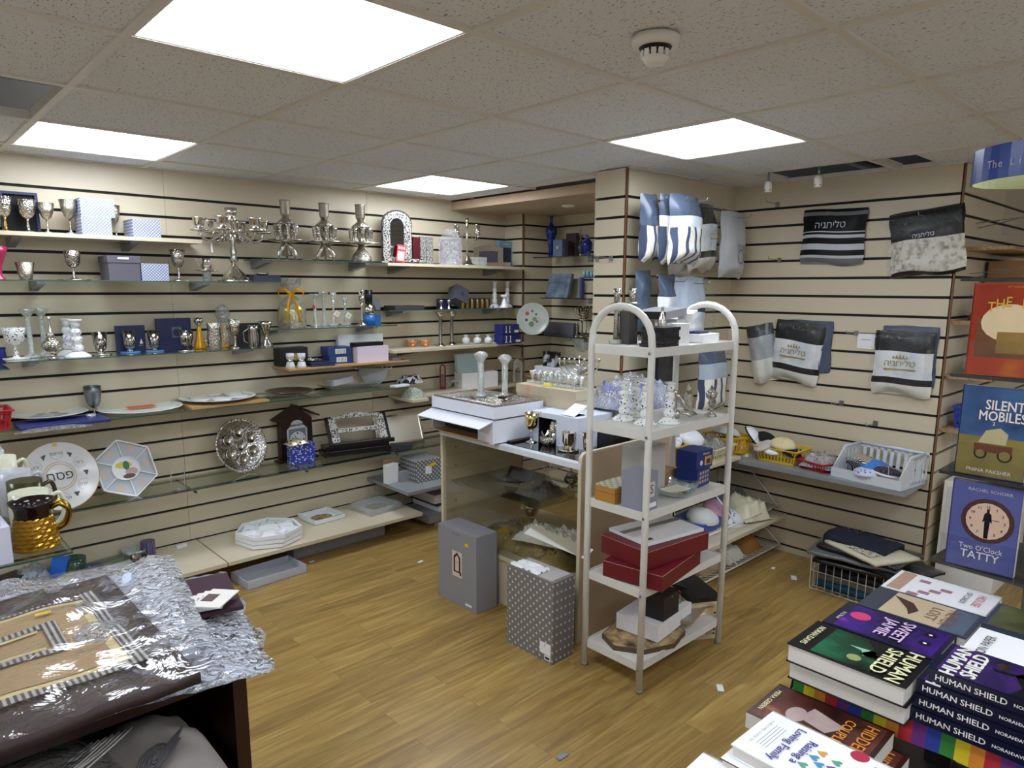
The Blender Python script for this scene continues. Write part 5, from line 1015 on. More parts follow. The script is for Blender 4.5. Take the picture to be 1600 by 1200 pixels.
# white cartons with the silver tray
W2 = M('bluish_white_card', '#e6e9f5', .5, var=.015)
t = thing('open_white_carton', 'open white and kraft carton, lower of two on the counter, its flaps folded out', 'box', (2.16, 2.45, .83)); m = MB(W2)
m.box(0, .33, 0, .003, .0, .115); m.box(.327, .33, 0, .5, 0, .115); m.box(0, .33, .497, .5, 0, .115); m.box(0, .33, 0, .5, .113, .116); m.box(0, .33, 0, .5, 0, .003, KRAFT); m.box(.08, .32, .01, .49, .01, .1, M('brown_black_card')); m.build('box_body', t)
m = MB(W2); m.box(-.012, 0, 0, .11, 0, .115); m.box(-.1, 0, .0, .5, .0, .003, W2, T=mv(0, 0, .113) @ rot('Y', -.28)); m.build('upper_flap', t); m = MB(KRAFT); m.box(-.08, 0, .02, .5, .0, .003, T=rot('Y', .35)); m.build('lower_flap', t)
m = MB(M('black_sleeve', '#101014', .4)); m.box(0, .36, .0, .03, 0, .008); o = solo(m, 'flat_black_box', 'thin black box poking out beside the open white carton', 'box', (2.24, 2.418, .83))
t = thing('white_tray_box', 'shallow white box holding the silver tray, upper of two on the counter', 'box', (2.16, 2.45, .947)); m = MB(W2); m.ring([(0, 0), (.33, 0), (.33, .5), (0, .5)], [(.004, .004), (.326, .004), (.326, .496), (.004, .496)], 0, .062); m.box(0, .33, 0, .5, .0, .004); m.box(.01, .32, .01, .49, .004, .05); m.build('box_body', t)
t = thing('silver_tray', 'large ornate silver tray lying in the shallow white box', 'tray', (2.325, 2.70, .998)); FIL = silver('filigree', '#e6e6e2', .2, 1, 130)
rr = lambda a, b_: [(-a, -b_), (a, -b_), (a, b_), (-a, b_)]
MB(FIL).ring(rr(.152, .236), rr(.10, .17), 0, .014).build('rim', t); MB(SIL).box(-.1, .1, -.17, .17, .0, .004).build('dish', t)
m = MB(SILD); m.ring(rr(.157, .242), rr(.15, .234), .006, .02); m.build('gallery', t)
for k, (px, py, top) in enumerate(((751.5, 619, 550), (788.7, 618.5, 554.5))): LT('crystal_column', 'square crystal column candlestick, '+['left', 'right'][k]+' one on the big silver tray', 'candlestick', px, py, top, 22, 1.003, [('base', [(.8, 0), (.8, .05), (.5, .06), (.45, .1)]), ('stem', [(.45, .1), (.45, .78)]), ('cup', [(.45, .78), (.6, .82), (1, .9), (1, .95), (.6, 1), (.4, .97), (.001, .95)])], [CRYS, CRYS, CRYS], 'crystal columns on the silver tray', n=8)
heap('silver_leaf_ornament', 'small silver leaf ornaments and dark buttons lying on the silver tray', 'ornament', (2.34, 2.63, 1.003), .12, .16, .03, SILD, 15, 0, None, .8)
m = MB(M('dark_red_strip', '#7d4b50', .4)); m.box(-.055, .055, -.008, .008, 0, .006); m.box(-.085, -.05, -.016, .016, 0, .01, BLACK); solo(m, 'cake_server', 'small dark red handled knife lying across the silver tray', 'knife', (2.34, 2.55, 1.034), .4)
# spotted box, open white box, kraft box
t = thing('spotted_box', 'white box with blue spots open at the front, showing a silver ornament', 'box', (2.36, 2.40, .83), -PI/2); m = MB(POLKA)
m.box(0, .045, 0, .25, 0, .15); m.box(.165, .3, 0, .25, 0, .15); m.box(.045, .165, .24, .25, 0, .15); m.box(.045, .165, 0, .25, .125, .15); m.build('box_body', t); m = MB(BLACK); m.box(.0455, .1645, .225, .24, .0, .125); m.box(.0455, .048, .002, .23, .0, .125); m.box(.162, .1645, .002, .23, 0, .125); m.box(.048, .162, .002, .23, 0, .003); m.build('black_lining', t)
t = thing('silver_apple', 'chased silver apple shaped dish inside the spotted box', 'dish', (2.42, 2.29, .8945)); MB(SILD).sphere(.052, None, rot('Z', .3), 20, 1, .7, 1.1).build('dish_body', t)
def flapw(t, w, h, d): MB(WHITEC).box(0, w, 0, d*1.1, 0, .002, T=mv(0, d*.1, h) @ rot('X', .45)).build('flap', t)
BOX('open_white_box', 'small upright white box with its lid flap raised beside the spotted box', 'box', 0, 0, 0, .83, .09, WHITEC, None, flapw, h=.15, base=(2.375, 2.225, -PI/2-.05, .085))
BOX('kraft_box', 'long beige lidded box stacked on the spotted box', 'box', 0, 0, 0, .9805, .16, M('beige_lid_card', '#cdbfa2', .6, var=.03), None, lambda t, w, h, d: MB(M('pink_tape', '#d9a98c', .5)).box(w*.18, w*.24, -.0035, d*.7, h*.45, h+.001).build('tape_strip', t), h=.095, base=(2.5, 2.66, -PI/2, .42), lid=.5)
p = Vector((2.58, 2.45, 1.0775)); t = thing('crystal_oil_menorah', 'row of crystal oil cups on a glass bar standing on the beige box', 'menorah', p, -PI/2); MB(CRYS).box(-.19, .19, -.025, .025, 0, .014).build('glass_bar', t)
for k in range(9): MB(CRYS).lathe([(.008, .0), (.006, .014), (.02, .05 if k != 4 else .06), (.017, .05 if k != 4 else .06), (.002, .02)], n=12, T=mv(-.17+.0425*k, 0, .014)).build('oil_cup', t)
for k in range(5): LT('oil_glass', 'tiny clear oil glass on the beige box, '+['first', 'second', 'third', 'fourth', 'fifth'][k]+' from the left behind the crystal bar', 'glass', 852+6*k, 597+k*.8, 588, 5, 1.0775, 'tumbler', CRYS, 'tiny oil glasses')
p = Vector((2.62, 2.33, 1.0775)); t = thing('silver_menorah', 'flat silver menorah with nine square cups and fan shaped arms on the beige box', 'menorah', p, faceang(p)); menorah(t, .155, .2, SIL, th=.0035)
MB(SIL).box(-.1, .1, -.003, .003, .128, .134).build('cup_rail', t)
heap('yellow_clip', 'small yellow and brown wrapper by the crystal oil cups', 'wrapper', (2.54, 2.47, 1.0775), .03, .05, .02, M('pale_yellow_paper', '#d9d060', .5), 16, 0, None, .3, 6)
# cups on the darkened glass top
z = .829; g = 'silver cups on the black counter top'
LT('goblet', 'tall silver goblet with a gold rim at the left of the glass counter top', 'goblet', 830, 691, 645, 23, z, 'goblet', [SIL, silver('rim_gold_silver', '#d8c690', .14)], g)
t = LT('crown_bowl', 'silver crown shaped bowl with pointed leaves on the glass counter top', 'bowl', 856, 696, 680, 26, z, [('bowl', [(.6, 0), (.9, .4), (1, .9), (.95, .9), (.8, .4), (.001, .1)])], SILD)
for k in range(8): a = k*PI/4; MB(SIL).add([(-.02, 0, 0), (.02, 0, 0), (0, .012, .042), (0, -.002, .02)], [(0, 1, 3), (0, 3, 2), (1, 2, 3), (0, 2, 1)], T=rot('Z', a) @ mv(0, .03, .026)).build('leaf', t)
LT('kiddush_cup', 'short silver cup with copper toned rim on a saucer, front of the glass counter top', 'cup', 888, 704, 675, 20, z, [('saucer', [(1.6, 0), (1.7, .12), (1.2, .1), (.8, .02)]), ('cup', [(.8, .05), (.7, .3), (1, .5), (1, .95), (1.08, 1), (.95, .98), (.9, .5), (.001, .4)])], [SILD, silver('copper_silver', '#cdbcaa', .15)], g)
LT('kiddush_cup', 'dark gilt decorated cup close to the white rack post', 'cup', 917, 709, 677, 17, z, 'kiddush', [silver('dark_gilt', '#8f7440', .2), silver('gilt_band', '#a9a08c', .18, .5, 60)], g)
LT('kiddush_cup', 'silver tumbler with pale band standing behind the rack post', 'cup', 943, 696, 669, 17, z, 'tumbler', SILF, g)
BOX('black_cube_box', 'black cube box on the counter behind the rack', 'box', 0, 0, 0, z, .12, BLACK, None, h=.07, base=(2.5, 2.1, -PI/2, .1))
BOX('white_tub_box', 'large off white carton behind the rack with a bagged cloth on top', 'box', 0, 0, 0, z, .32, M('offwhite_card', '#cfcfca', .5, var=.02), None, h=.165, base=(2.66, 2.26, -PI/2, .3))
heap('bagged_cloth', 'violet and white cloth in a clear bag on the off white carton', 'bagged cloth', (2.8, 2.12, .995), .4, .34, .16, pattern('violet_cloth', 'noise', '#4a4fa6', '#ccd6e8', 7, .5, .5, .12), 17, 0, None, .6, 26, film=FILMC)
# ================================================================ ALCOVE
XA = 3.965
def ashelf(z, y0, y1, label, mat=None, th=.006, d=.25):
    t = thing('alcove_shelf', label, 'shelf', (XA, (y0+y1)/2, z), 0, 'shelves in the alcove'); w = (y1-y0)/2; m = MB(mat or GLASS); m.box(-d, 0, -w, w, -th, 0)
    if not mat: m.box(-d-.001, -d, -w, w, -th, 0, BLACK); m.box(-d, 0, w, w+.001, -th, 0, BLACK)
    m.build('board' if mat else 'glass_pane', t); MB(M('acrylic_bracket')).box(-.12, 0, -.02, .02, -.04, -th).build('bracket', t)
ashelf(1.795, 2.9, 3.78, 'top glass shelf of the alcove under the blue vase'); ashelf(1.5, 2.95, 3.7, 'glass shelf of the alcove under the tilted album'); ashelf(1.225, 2.9, 3.82, 'glass shelf of the alcove under the brass menorah')
ashelf(.92, 2.95, 3.82, 'wooden shelf of the alcove under white boxes', WOOD, .015, .3); ashelf(.70, 3.0, 3.82, 'low cream shelf of the alcove', CREAM, .018, .3)
def AX(px, py, z, x=3.84): p = on(px, py, 0, x); p.z = z; return p
def alt(name, label, cat, px, top, bot, w, z, prof, mats, group=None, x=3.84, n=16):
    p = AX(px, bot, z, x); R = wid(p, w)/2; H = (bot-top)*depth(p)/F_PX*1.0; t = thing(name, label, cat, p, faceang(p), group); segs = PR[prof] if isinstance(prof, str) else prof
    for (pn, pf), mm in zip(segs, mats if isinstance(mats, list) else [mats]*9): MB(mm).lathe([(max(r*R, 1e-5), zz*H) for r, zz in pf], n=n).build(pn, t)
    return t
def abox(name, label, cat, x0, x1, top, bot, z, mat, d=.05, x=3.8, lean=0, deco=None, group=None):
    a = AX(x0, bot, z, x); b_ = AX(x1, bot, z, x); w = (b_-a).length; h = (bot-top)*depth(a)/F_PX; m = MB(mat); m.box(0, w, 0, d, 0, h)
    if deco: deco(m, w, h)
    return solo(m, name, label, cat, a, -PI/2, group, .001, rx=-lean if lean else 0)
BLUV = pattern('blue_glazed', 'noise', '#16247a', '#6f87d6', 18, .15, .6, .1)
alt('blue_vase', 'tall blue and white glazed vase on the top alcove shelf', 'vase', 861, 338, 401, 18, 1.796, [('vase_body', [(.45, 0), (.42, .2), (.6, .4), (1, .6), (.9, .7), (.4, .78), (.25, .84), (.25, .97), (.35, 1), (.001, .99)])], BLUV, x=3.86)
abox('printed_box', 'grey box with a white emblem in front of the blue vase', 'box', 864, 878, 374, 399.5, 1.796, M('grey_blue_card', '#62718c', .5), .04, 3.76, 0, lambda m, w, h: m.text('ש', .035, FRONT(w*.5, h*.55, -.001), WHITEC) and None)
abox('tall_candle_box', 'dark burgundy box standing behind the grey printed box', 'box', 884, 899, 363, 399, 1.796, M('dull_maroon', '#4b3236', .4), .04, 3.88)
abox('brown_card_box', 'dark brown box with a hanging blue diamond beside the grey printed box', 'box', 878, 887, 375, 399, 1.796, M('dark_brown', '#2b2222', .5), .04, 3.80)
alt('glass_stopper_bottle', 'slim grey bottle with a long pointed stopper on the top alcove shelf', 'bottle', 907, 356, 397, 9, 1.796, 'perfume', M('smoke_grey', '#50565a', .2), x=3.85)
alt('blue_bottle_vase', 'round blue bottle vase half hidden by the column', 'vase', 917, 366, 398, 17, 1.796, 'vase', BLUV, x=3.82)
abox('tilted_album', 'grey album with foil cover tilted back on the alcove shelf', 'album', 852, 886, 419, 457, 1.501, pattern('brushed_foil', 'noise', '#4c5666', '#8494aa', 14, .3, .5, .2), .03, 3.78, .25)
abox('framed_print', 'pale framed glass print leaning behind the album', 'frame', 888, 906, 428, 457, 1.501, M('pale_glass_frame', '#b9b39d', .2), .01, 3.9, .05)
t = thing('spice_stand', 'blue stand with pale cylinders at the right of the alcove', 'stand', AX(908, 478, 1.50, 3.82), -PI/2); m = MB(M('slate_blue', '#464c90', .4)); m.box(-.02, .0, 0, .03, -.0, .15); m.box(-.0, .12, 0, .03, .14, .15); m.build('stand_body', t)
for k in range(3): MB(M('aqua_ceramic', '#8fc0c9', .3)).lathe([(.013, 0), (.013, .04), (.001, .04)], n=10, T=mv(.01+.035*k, .015, .151)).build('cylinder', t)
p = AX(840, 506, 1.226, 3.85); t = thing('painted_plate', 'large pale green plate painted with flowers leaning in the alcove', 'plate', (3.62, 3.68, 1.226), -.75); R = .12; T = rot('X', PI/2-.2) @ mv(0, R, 0)
m = MB(M('celadon_glaze', '#b4bab2', .2)); m.lathe([(R*.5, 0), (R*.9, .01), (R, .018), (R*.97, .018), (R*.86, .012), (R*.5, .004), (.001, .004)], n=36, T=T); m.build('dish', t); m = MB(M('flower_red', '#a5492f', .4))
for k, (x, y, c, r) in enumerate(((-.35, .35, '#a5492f', .12), (-.05, .5, '#5b6b9a', .08), (.2, .3, '#7a6a9a', .08), (-.4, -.05, '#2f3d6a', .09), (.1, 0, '#6f8a5a', .13), (-.1, -.3, '#5f7a4a', .16), (.25, -.15, '#7a3f5a', .07))): m.disc(R*r, .0125-.004, M('petal%d' % k, c, .4), T=T @ mv(R*x, R*y, 0), n=9)
m.build('painted_flowers', t)
p = Vector((3.83, 3.38, 1.226)); t = thing('brass_menorah', 'tall brass menorah with a star on top in the alcove', 'menorah', p, -PI/2+.3); menorah(t, .22, .15, silver('pale_brass', '#b5a68c', .25), th=.003)
m = MB(silver('pale_brass')); 
for s in (0, PI): m.add([(.013*math.sin(s+k*2*PI/3), 0, .228+.013*math.cos(s+k*2*PI/3)) for k in range(3)], [(0, 1, 2)])
m.build('star', t)
abox('slate_box', 'long dark slate box lying behind the brass menorah', 'box', 844, 896, 500, 517, 1.226, GREYL, .05, 3.9)
alt('glass_flute', 'tall dusky glass flute at the right end of the alcove', 'glass', 909, 474, 520, 13, 1.226, 'tulip', clear('smoky_glass', '#a8a8aa', .05, 3, 0, 20, .2, '#77777c'), 'dusky glass flutes', x=3.86)
alt('glass_flute', 'second dusky glass flute close to the column', 'glass', 916, 474, 520, 10, 1.226, 'tulip', MATS['smoky_glass'], 'dusky glass flutes', x=3.92)
alt('silver_figure', 'small bright silver figure in a clear box in the alcove', 'figure', 901, 497, 519, 7, 1.226, 'stick', SIL, x=3.8)
abox('printed_tin', 'black and white printed box standing on white boxes in the alcove', 'box', 848, 866, 534, 557, .995, pattern('tin_print', 'noise', '#141419', '#c9ccd6', 16, .4, .52, .05), .07, 3.72)
for k, (h_, lab, mat, dz) in enumerate(((.03, 'wrapped grey flat box at the bottom of the alcove stack', M('wrapped_grey', '#8c8c90', .2), 0), (.02, 'white flat box in the middle of the alcove stack', WHITEC, .0315), (.02, 'white flat box on top of the alcove stack', WHITEC, .0525))):
    m = MB(mat); m.box(0, .42, 0, .22, 0, h_); solo(m, 'flat_box', lab, 'box', (3.70, 3.74-.0*k, .921+dz), -PI/2+.02*k, 'flat boxes stacked in the alcove', .001)
LT('cut_glass_bowl', 'large cut crystal bowl on a foot at the right of the alcove', 'bowl', 915, 565, 527, 52, 1.02, [('foot', [(.4, 0), (.35, .05), (.15, .12), (.15, .3)]), ('bowl', [(.2, .3), (.7, .6), (1, 1), (.96, .99), (.62, .6), (.001, .4)])], CRYS)
m = MB(CREAM); m.box(0, .34, -.28, .25, 0, .02); solo(m, 'cream_ledge', 'short cream ledge behind the column carrying the cut crystal bowl', 'shelf', (3.05, 2.78, 1.0), 0)
heap('film_wrapped_goods', 'blue printed goods in clear film on the lower alcove ledge', 'packet', (3.2, 2.9, .84), .25, .25, .1, pattern('bluewhite_pack', 'noise', '#20306a', '#b9c4d6', 20, .4, .5, .1), 19, 0, None, .6, 16, film=FILMC)
m = MB(CREAM); m.box(0, .34, -.28, .25, 0, .02); solo(m, 'cream_ledge', 'lower cream ledge behind the column', 'shelf', (3.05, 2.78, .82), 0)
# ================================================================ WHITE RACK
RX, RY, RW, RD = 2.085, 1.505, .581, .285; RZ = [.115, .42, .73, 1.042, 1.352]
t = thing('metal_rack', 'white tubular metal rack with five shelves and arched ends', 'rack', (RX, RY, 0)); RP = M('worn_white_enamel', '#dcdad4', .35, var=.1, nscale=9)
for x in (0, RW):
    m = MB(RP); r = .0135; zt = 1.505; a = .14; m.tube([(x, 0, .0), (x, 0, .7), (x, 0, zt-a)]+[(x, RD/2-RD/2*math.cos(PI*i/12), zt-a+a*math.sin(PI*i/12)**.9) for i in range(1, 12)]+[(x, RD, zt-a), (x, RD, .7), (x, RD, 0)], r, n=12); m.build('arched_frame', t)
    for y in (0, RD): MB(M('grey_foot', '#8b8880', .5)).lathe([(.0145, 0), (.0145, .014), (.001, .015)], n=12, T=mv(x, y, 0)).build('foot_cap', t)
for k, z_ in enumerate(RZ):
    m = MB(RP); m.box(.002, RW-.002, .006, RD-.006, z_-.012, z_); m.box(.0, RW, .002, .008, z_-.03, z_+.004); m.box(0, RW, RD-.008, RD-.002, z_-.03, z_+.004); m.box(.0, .008, .0, RD, z_-.03, z_+.004); m.box(RW-.008, RW, 0, RD, z_-.03, z_+.004)
    m.build('shelf_tray', t)
    for x in (0, RW): MB(STEEL).tube([(x-(.0145 if x == 0 else -.0145), 0, z_-.013), (x-(.016 if x == 0 else -.016), 0, z_-.013)], .006, n=8).build('bolt', t)
def RK(x, y, k): return Vector((RX+x, RY+y, RZ[k]+.0005))
def rp(px, py, k, back=0):                         # foot point on rack shelf k seen at a pixel
    p = on(px, py, 2, RZ[k]); p.z += .0005; return p
# top shelf
for k, (px, py, top) in enumerate(((962, 537, 448), (986, 533, 447))):
    t = LT('silver_candlestick', 'tall silver and lucite candlestick, '+['left', 'right'][k]+' one under the top arch of the rack', 'candlestick', px, py, top, 17, RZ[4]+.0005, [('lucite_block', [(1.25, 0), (1.25, .08), (.9, .08)]), ('stem', [(.5, .08), (.45, .5), (.5, .7)]), ('collar', [(.5, .7), (1.35, .72), (1.35, .735), (.5, .75)]), ('cup', [(.5, .75), (.55, .85), (.7, 1), (.5, .99), (.001, .9)])], [CRYS, SILF, SIL, SILD], 'silver candlesticks on the rack', n=12, h=.218)
def topbox(name, lab, cat, x, y, w, d, h, mat, rz=0, dz=0, deco=None, k=4, group=None, rx=0, ry=0):
    m = MB(mat); m.box(-w/2, w/2, -d/2, d/2, 0, h)
    if deco: deco(m, w, h, d)
    p = RK(x, y, k); p.z += dz; return solo(m, name, lab, cat, p, rz, group, .0008, rx=rx, ry=ry)
topbox('charcoal_box', 'upright charcoal box on the top shelf of the rack', 'box', .155, .23, .055, .05, .13, M('charcoal2', '#4b4745', .5))
for i in range(6): topbox('black_leaflet_holder', 'thin black wallet, '+['lowest', 'second', 'third', 'fourth', 'fifth', 'topmost'][i]+' of the pile on the rack top', 'wallet', .14+.006*((i*7) % 3), .07, .11, .1, .012, M('matt_black', '#141318', .45), .12*((i*5) % 3-1), .0125*i, None, 4, 'pile of black wallets')
topbox('white_cube_box', 'white cube box at the front of the rack top shelf', 'box', .245, .085, .075, .11, .085, WHITEC, .05)
LT('silver_flask', 'tall silver jug behind the rack post on the top shelf', 'jug', 1033, 541, 472, 14, RZ[4]+.0005, 'vase', SIL, h=.15)
topbox('white_box', 'white box behind the white cube box on the rack', 'box', .35, .16, .1, .1, .095, M('offwhite_card'), .1)
topbox('glitter_box', 'flat black and silver glitter box tilted on top of the white boxes', 'box', .27, .16, .19, .14, .03, pattern('glitter', 'check', '#3a3a44', '#c9cad2', 260, .3, .5, .2), .15, .106, lambda m, w, h, d: m.box(-w/2-.0008, -w/2, -d/2, d/2, 0, h, BLACK) and None, ry=-.07)
topbox('white_flap_box', 'small white open box near the right of the rack top', 'box', .42, .13, .09, .06, .03, WHITEC, .35, .095, ry=-.15)
topbox('white_flat_box', 'white flat box with a blue card on it at the right of the rack top', 'box', .47, .1, .15, .1, .035, WHITEC, .12, 0, lambda m, w, h, d: m.box(-.05, .04, -.02, .04, h, h+.008, NAVY) and None)
# second shelf
for i, (px, py, top, w_, lab) in enumerate(((975, 656, 595, 38, 'speckled ceramic candlestick at the left of the rack second shelf'), (993, 650, 590, 34, 'ceramic candlestick with blue bands, behind the others on the second shelf'), (1008, 663, 597, 38, 'speckled ceramic candlestick right behind the front rack post'), (1045, 661, 597, 36, 'speckled ceramic candlestick right of the front rack post'))):
    LT('ceramic_candlestick', lab, 'candlestick', px, py, top, w_, RZ[3]+.0005, 'pearls', [FLORAL, FLORAL, M('cobalt') if 0 else FLORAL], 'ceramic candlesticks on the rack')
LT('silver_bottle', 'silver bottle with a ribbed pointed top on the rack second shelf', 'bottle', 1075, 641, 598, 16, RZ[3]+.0005, [('bottle_body', [(.8, 0), (1, .1), (1, .5), (.5, .65)]), ('top', [(.5, .65), (.55, .8), (.2, .92), (.001, 1)])], SILF)
LT('silver_goblet', 'bright silver spice goblet at the right of the rack second shelf', 'goblet', 1110, 650, 601, 20, RZ[3]+.0005, [('foot', [(1, 0), (.9, .05), (.2, .15), (.2, .3)]), ('bowl', [(.2, .3), (.6, .4), (.3, .5), (.8, .6), (.9, .75), (.4, .85), (.001, 1)])], SILD)
m = MB(SIL); m.tube([(-.05, 0, .1), (-.03, 0, .09), (0, 0, .05), (.03, 0, .03), (.06, 0, .008), (.03, 0, .006), (-.01, 0, .02)], [.008, .012, .01, .008, .006, .006, .006]); m.lathe([(.02, 0), (.024, .02), (.018, .03), (.001, .035)], n=14, T=mv(-.04, 0, .0)); m.lathe([(.018, 0), (.014, .1), (.02, .11), (.001, .12)], n=12, T=mv(-.05, .0, 0)); solo(m, 'silver_horn', 'curved silver ornament beside the speckled candlesticks', 'ornament', rp(1068, 652, 3), -.5)
# third shelf
TILE = pattern('tile_top', 'check', '#cfc7ae', '#8fa08c', 55, .4, .5, .02)
topbox('tile_box', 'orange wooden box with a coloured tile lid on the rack third shelf', 'box', .075, .2, .15, .1, .062, M('orange_wood', '#b5813a', .45, var=.1), 0, .004, lambda m, w, h, d: (m.box(-w/2+.002, w/2-.002, -d/2+.002, d/2-.002, h, h+.006, TILE), m.box(-w/2-.0006, w/2+.0006, -d/2-.0006, d/2, h*.62, h*.65, M('dark_line', '#5a3d1a', .5)), [m.box(x, x+.01, -d/2+.002, -d/2+.012, -.004, 0, BRASS) for x in (-w/2+.005, w/2-.015)])[0] and None, 2)
LAV = M('lavender_card', '#8d90a0', .45, var=.02)
BOX('lavender_box', 'upright lavender grey box at the front of the rack third shelf', 'box', 0, 0, 0, RZ[2]+.0005, .11, LAV, None, lambda m, w, h: (m.quad((w*.3, -.001, h*.35), (w*.75, -.001, h*.35), (w*.75, -.001, h*.75), (w*.3, -.001, h*.75), M('pale_label', '#d8cfc8', .5)), m.text('S', .05, FRONT(w*.52, h*.55, -.0015), BLACK), m.quad((w*.2, -.001, h*.08), (w*.9, -.001, h*.08), (w*.9, -.001, h*.2), (w*.2, -.001, h*.2), WHITEC))[0] and None, h=.15, base=(RX+.015, RY+.02, 0, .085))
topbox('tall_grey_box', 'tall pale grey box at the back of the rack third shelf', 'box', .25, .2, .17, .1, .2, M('pale_grey_card', '#b4b2ae', .5, var=.02), 0, 0, None, 2)
topbox('white_card', 'cream card lying on the green glass dish', 'card', .3, .075, .11, .07, .004, M('cream_paper', '#e6e0c6', .5), -.1, .024, None, 2)
p = RK(.31, .08, 2); t = thing('glass_dish', 'curved pale green glass dish on the rack third shelf', 'dish', p, .2); m = MB(GT); m.surf(lambda u, v: ((u-.5)*.2, (v-.5)*.13, .003+.035*(2*u-1)**4+.012*(2*v-1)**2), 12, 8, thick=.004); m.build('dish_body', t)
def bluec(m, w, h, d=0):
    m.text('Menorah', .014, FRONT(.01, h*.82, -d/2-.001), WHITEC); m.quad((-.0, -d/2-.001, h*.15), (w*.42, -d/2-.001, h*.15), (w*.42, -d/2-.001, h*.65), (0, -d/2-.001, h*.65), M('orange_print', '#d39a5a', .5)); m.quad((w*.1, -d/2-.0015, h*.22), (w*.35, -d/2-.0015, h*.22), (w*.35, -d/2-.0015, h*.5), (w*.1, -d/2-.0015, h*.5), M('brown_print3', '#4a3a2a', .5)); emblem(m, -w*.2, h*.35, .011, M('cream_paper'), -d/2-.001)
def dots9(m, w, h, d=0):
    for i in range(4):
        for j in range(3): m.quad((w*(-.32+.2*i), -d/2-.001, h*(.2+.25*j)), (w*(-.2+.2*i), -d/2-.001, h*(.2+.25*j)), (w*(-.2+.2*i), -d/2-.001, h*(.36+.25*j)), (w*(-.32+.2*i), -d/2-.001, h*(.36+.25*j)), M('thumb_print', '#c9a89a', .5))
topbox('blue_candle_box', 'deep blue printed box with rows of small pictures, lower of two on the rack', 'box', .5, .12, .115, .1, .078, M('candle_blue', '#1b2f78', .4, var=.06), .1, 0, dots9, 2, 'blue printed boxes on the rack')
topbox('blue_candle_box', 'deep blue printed box with an orange picture, upper of two on the rack', 'box', .505, .12, .13, .1, .078, M('candle_blue'), .02, .079, bluec, 2, 'blue printed boxes on the rack')
topbox('brown_small_box', 'small brown box left of the blue printed boxes', 'box', .44, .22, .09, .06, .06, KRAFT, 0, 0, None, 2)
# fourth shelf
tiltb = lambda m, w, h, d: (m.quad((w/2+.001, -d*.2, h*.3), (w/2+.001, d*.0, h*.3), (w/2+.001, d*.0, h*.75), (w/2+.001, -d*.2, h*.75), M('cream_paper')), m.box(-w/2-.0006, w/2+.0006, -d/2-.0006, d/2, h*.97, h*.98, M('cream_paper')))[0] and None
topbox('burgundy_box', 'burgundy box, lower of two crossing on the rack fourth shelf', 'box', .2, .1, .36, .26, .065, BURG, .16, .005, tiltb, 1, 'burgundy boxes')
topbox('burgundy_box', 'burgundy box, upper of two on the rack fourth shelf', 'box', .24, .12, .38, .25, .075, BURG, -.09, .072, tiltb, 1, 'burgundy boxes')
topbox('white_flat_box', 'white flat box with grey print lying on the burgundy boxes', 'box', .26, .13, .33, .22, .014, WHITEC, -.16, .149, lambda m, w, h, d: (m.box(-w/2, w/2, .02, .05, h, h+.0006, M('grey_print2', '#8a8a8c', .5)), m.box(-w/2+.02, -w/2+.06, -d/2+.02, -d/2+.04, h, h+.0006, BLACK))[0] and None, 1)
t = thing('open_black_box', 'open black box with white lining behind the burgundy boxes', 'box', RK(.48, .16, 1), .5); m = MB(M('midnight_card', '#15121d', .45)); m.ring([(-.07, -.09), (.07, -.09), (.07, .09), (-.07, .09)], [(-.063, -.083), (.063, -.083), (.063, .083), (-.063, .083)], 0, .075); m.box(-.07, .07, -.09, .09, 0, .01); m.build('box_body', t); MB(M('pale_lining')).box(-.06, .06, -.08, .08, .01, .05).build('lining', t)
# bottom shelf
hexw = [(.19*math.cos(a*PI/4+.3), .14*math.sin(a*PI/4+.3)) for a in range(8)]
m = MB(M('dark_edge', '#5a4632', .5)); m.prism(hexw, 0, .02); m.prism([(x*.97, y*.97) for x, y in hexw], .02, .0206, pattern('challah_board', 'noise', '#3c2e20', '#a88a5e', 26, .4, .42, .1, c3='#c2a676')); m.text('לכבוד שבת'[::-1], .035, mv(-.02, .04, .0207) @ rot('Z', -.3), M('dark_line')); solo(m, 'challah_board', 'octagonal wooden board with painted lettering on the rack bottom shelf', 'board', RK(.2, .13, 0), -.3)
topbox('white_foam_block', 'white polystyrene block on the octagonal board', 'block', .3, .15, .3, .2, .07, M('polystyrene', '#e8e6ea', .8, bump=.2), .12, .023, None, 0)
topbox('navy_card_box', 'dark navy box resting on the polystyrene block', 'box', .27, .1, .13, .1, .1, M('midnight_card'), .1, .094, lambda m, w, h, d: m.box(-.002, .01, -d/2-.001, -d/2, h*.85, h*.93, GOLD) and None, 0)
heap('silver_bits', 'dull silver pieces in clear film next to the dark navy box', 'silverware', RK(.4, .14, 0)+Vector((0, 0, .094)), .1, .09, .05, SILD, 21, 0, None, .7, 12, film=FILM)
topbox('kraft_envelope', 'brown kraft envelope with clear tape leaning at the right of the bottom shelf', 'envelope', .47, .14, .26, .2, .012, KRAFT, .25, .03, lambda m, w, h, d: m.box(-w/2, w/2, -d/2, -d/2+.04, h, h+.002, FILMC) and None, 0, ry=.04)
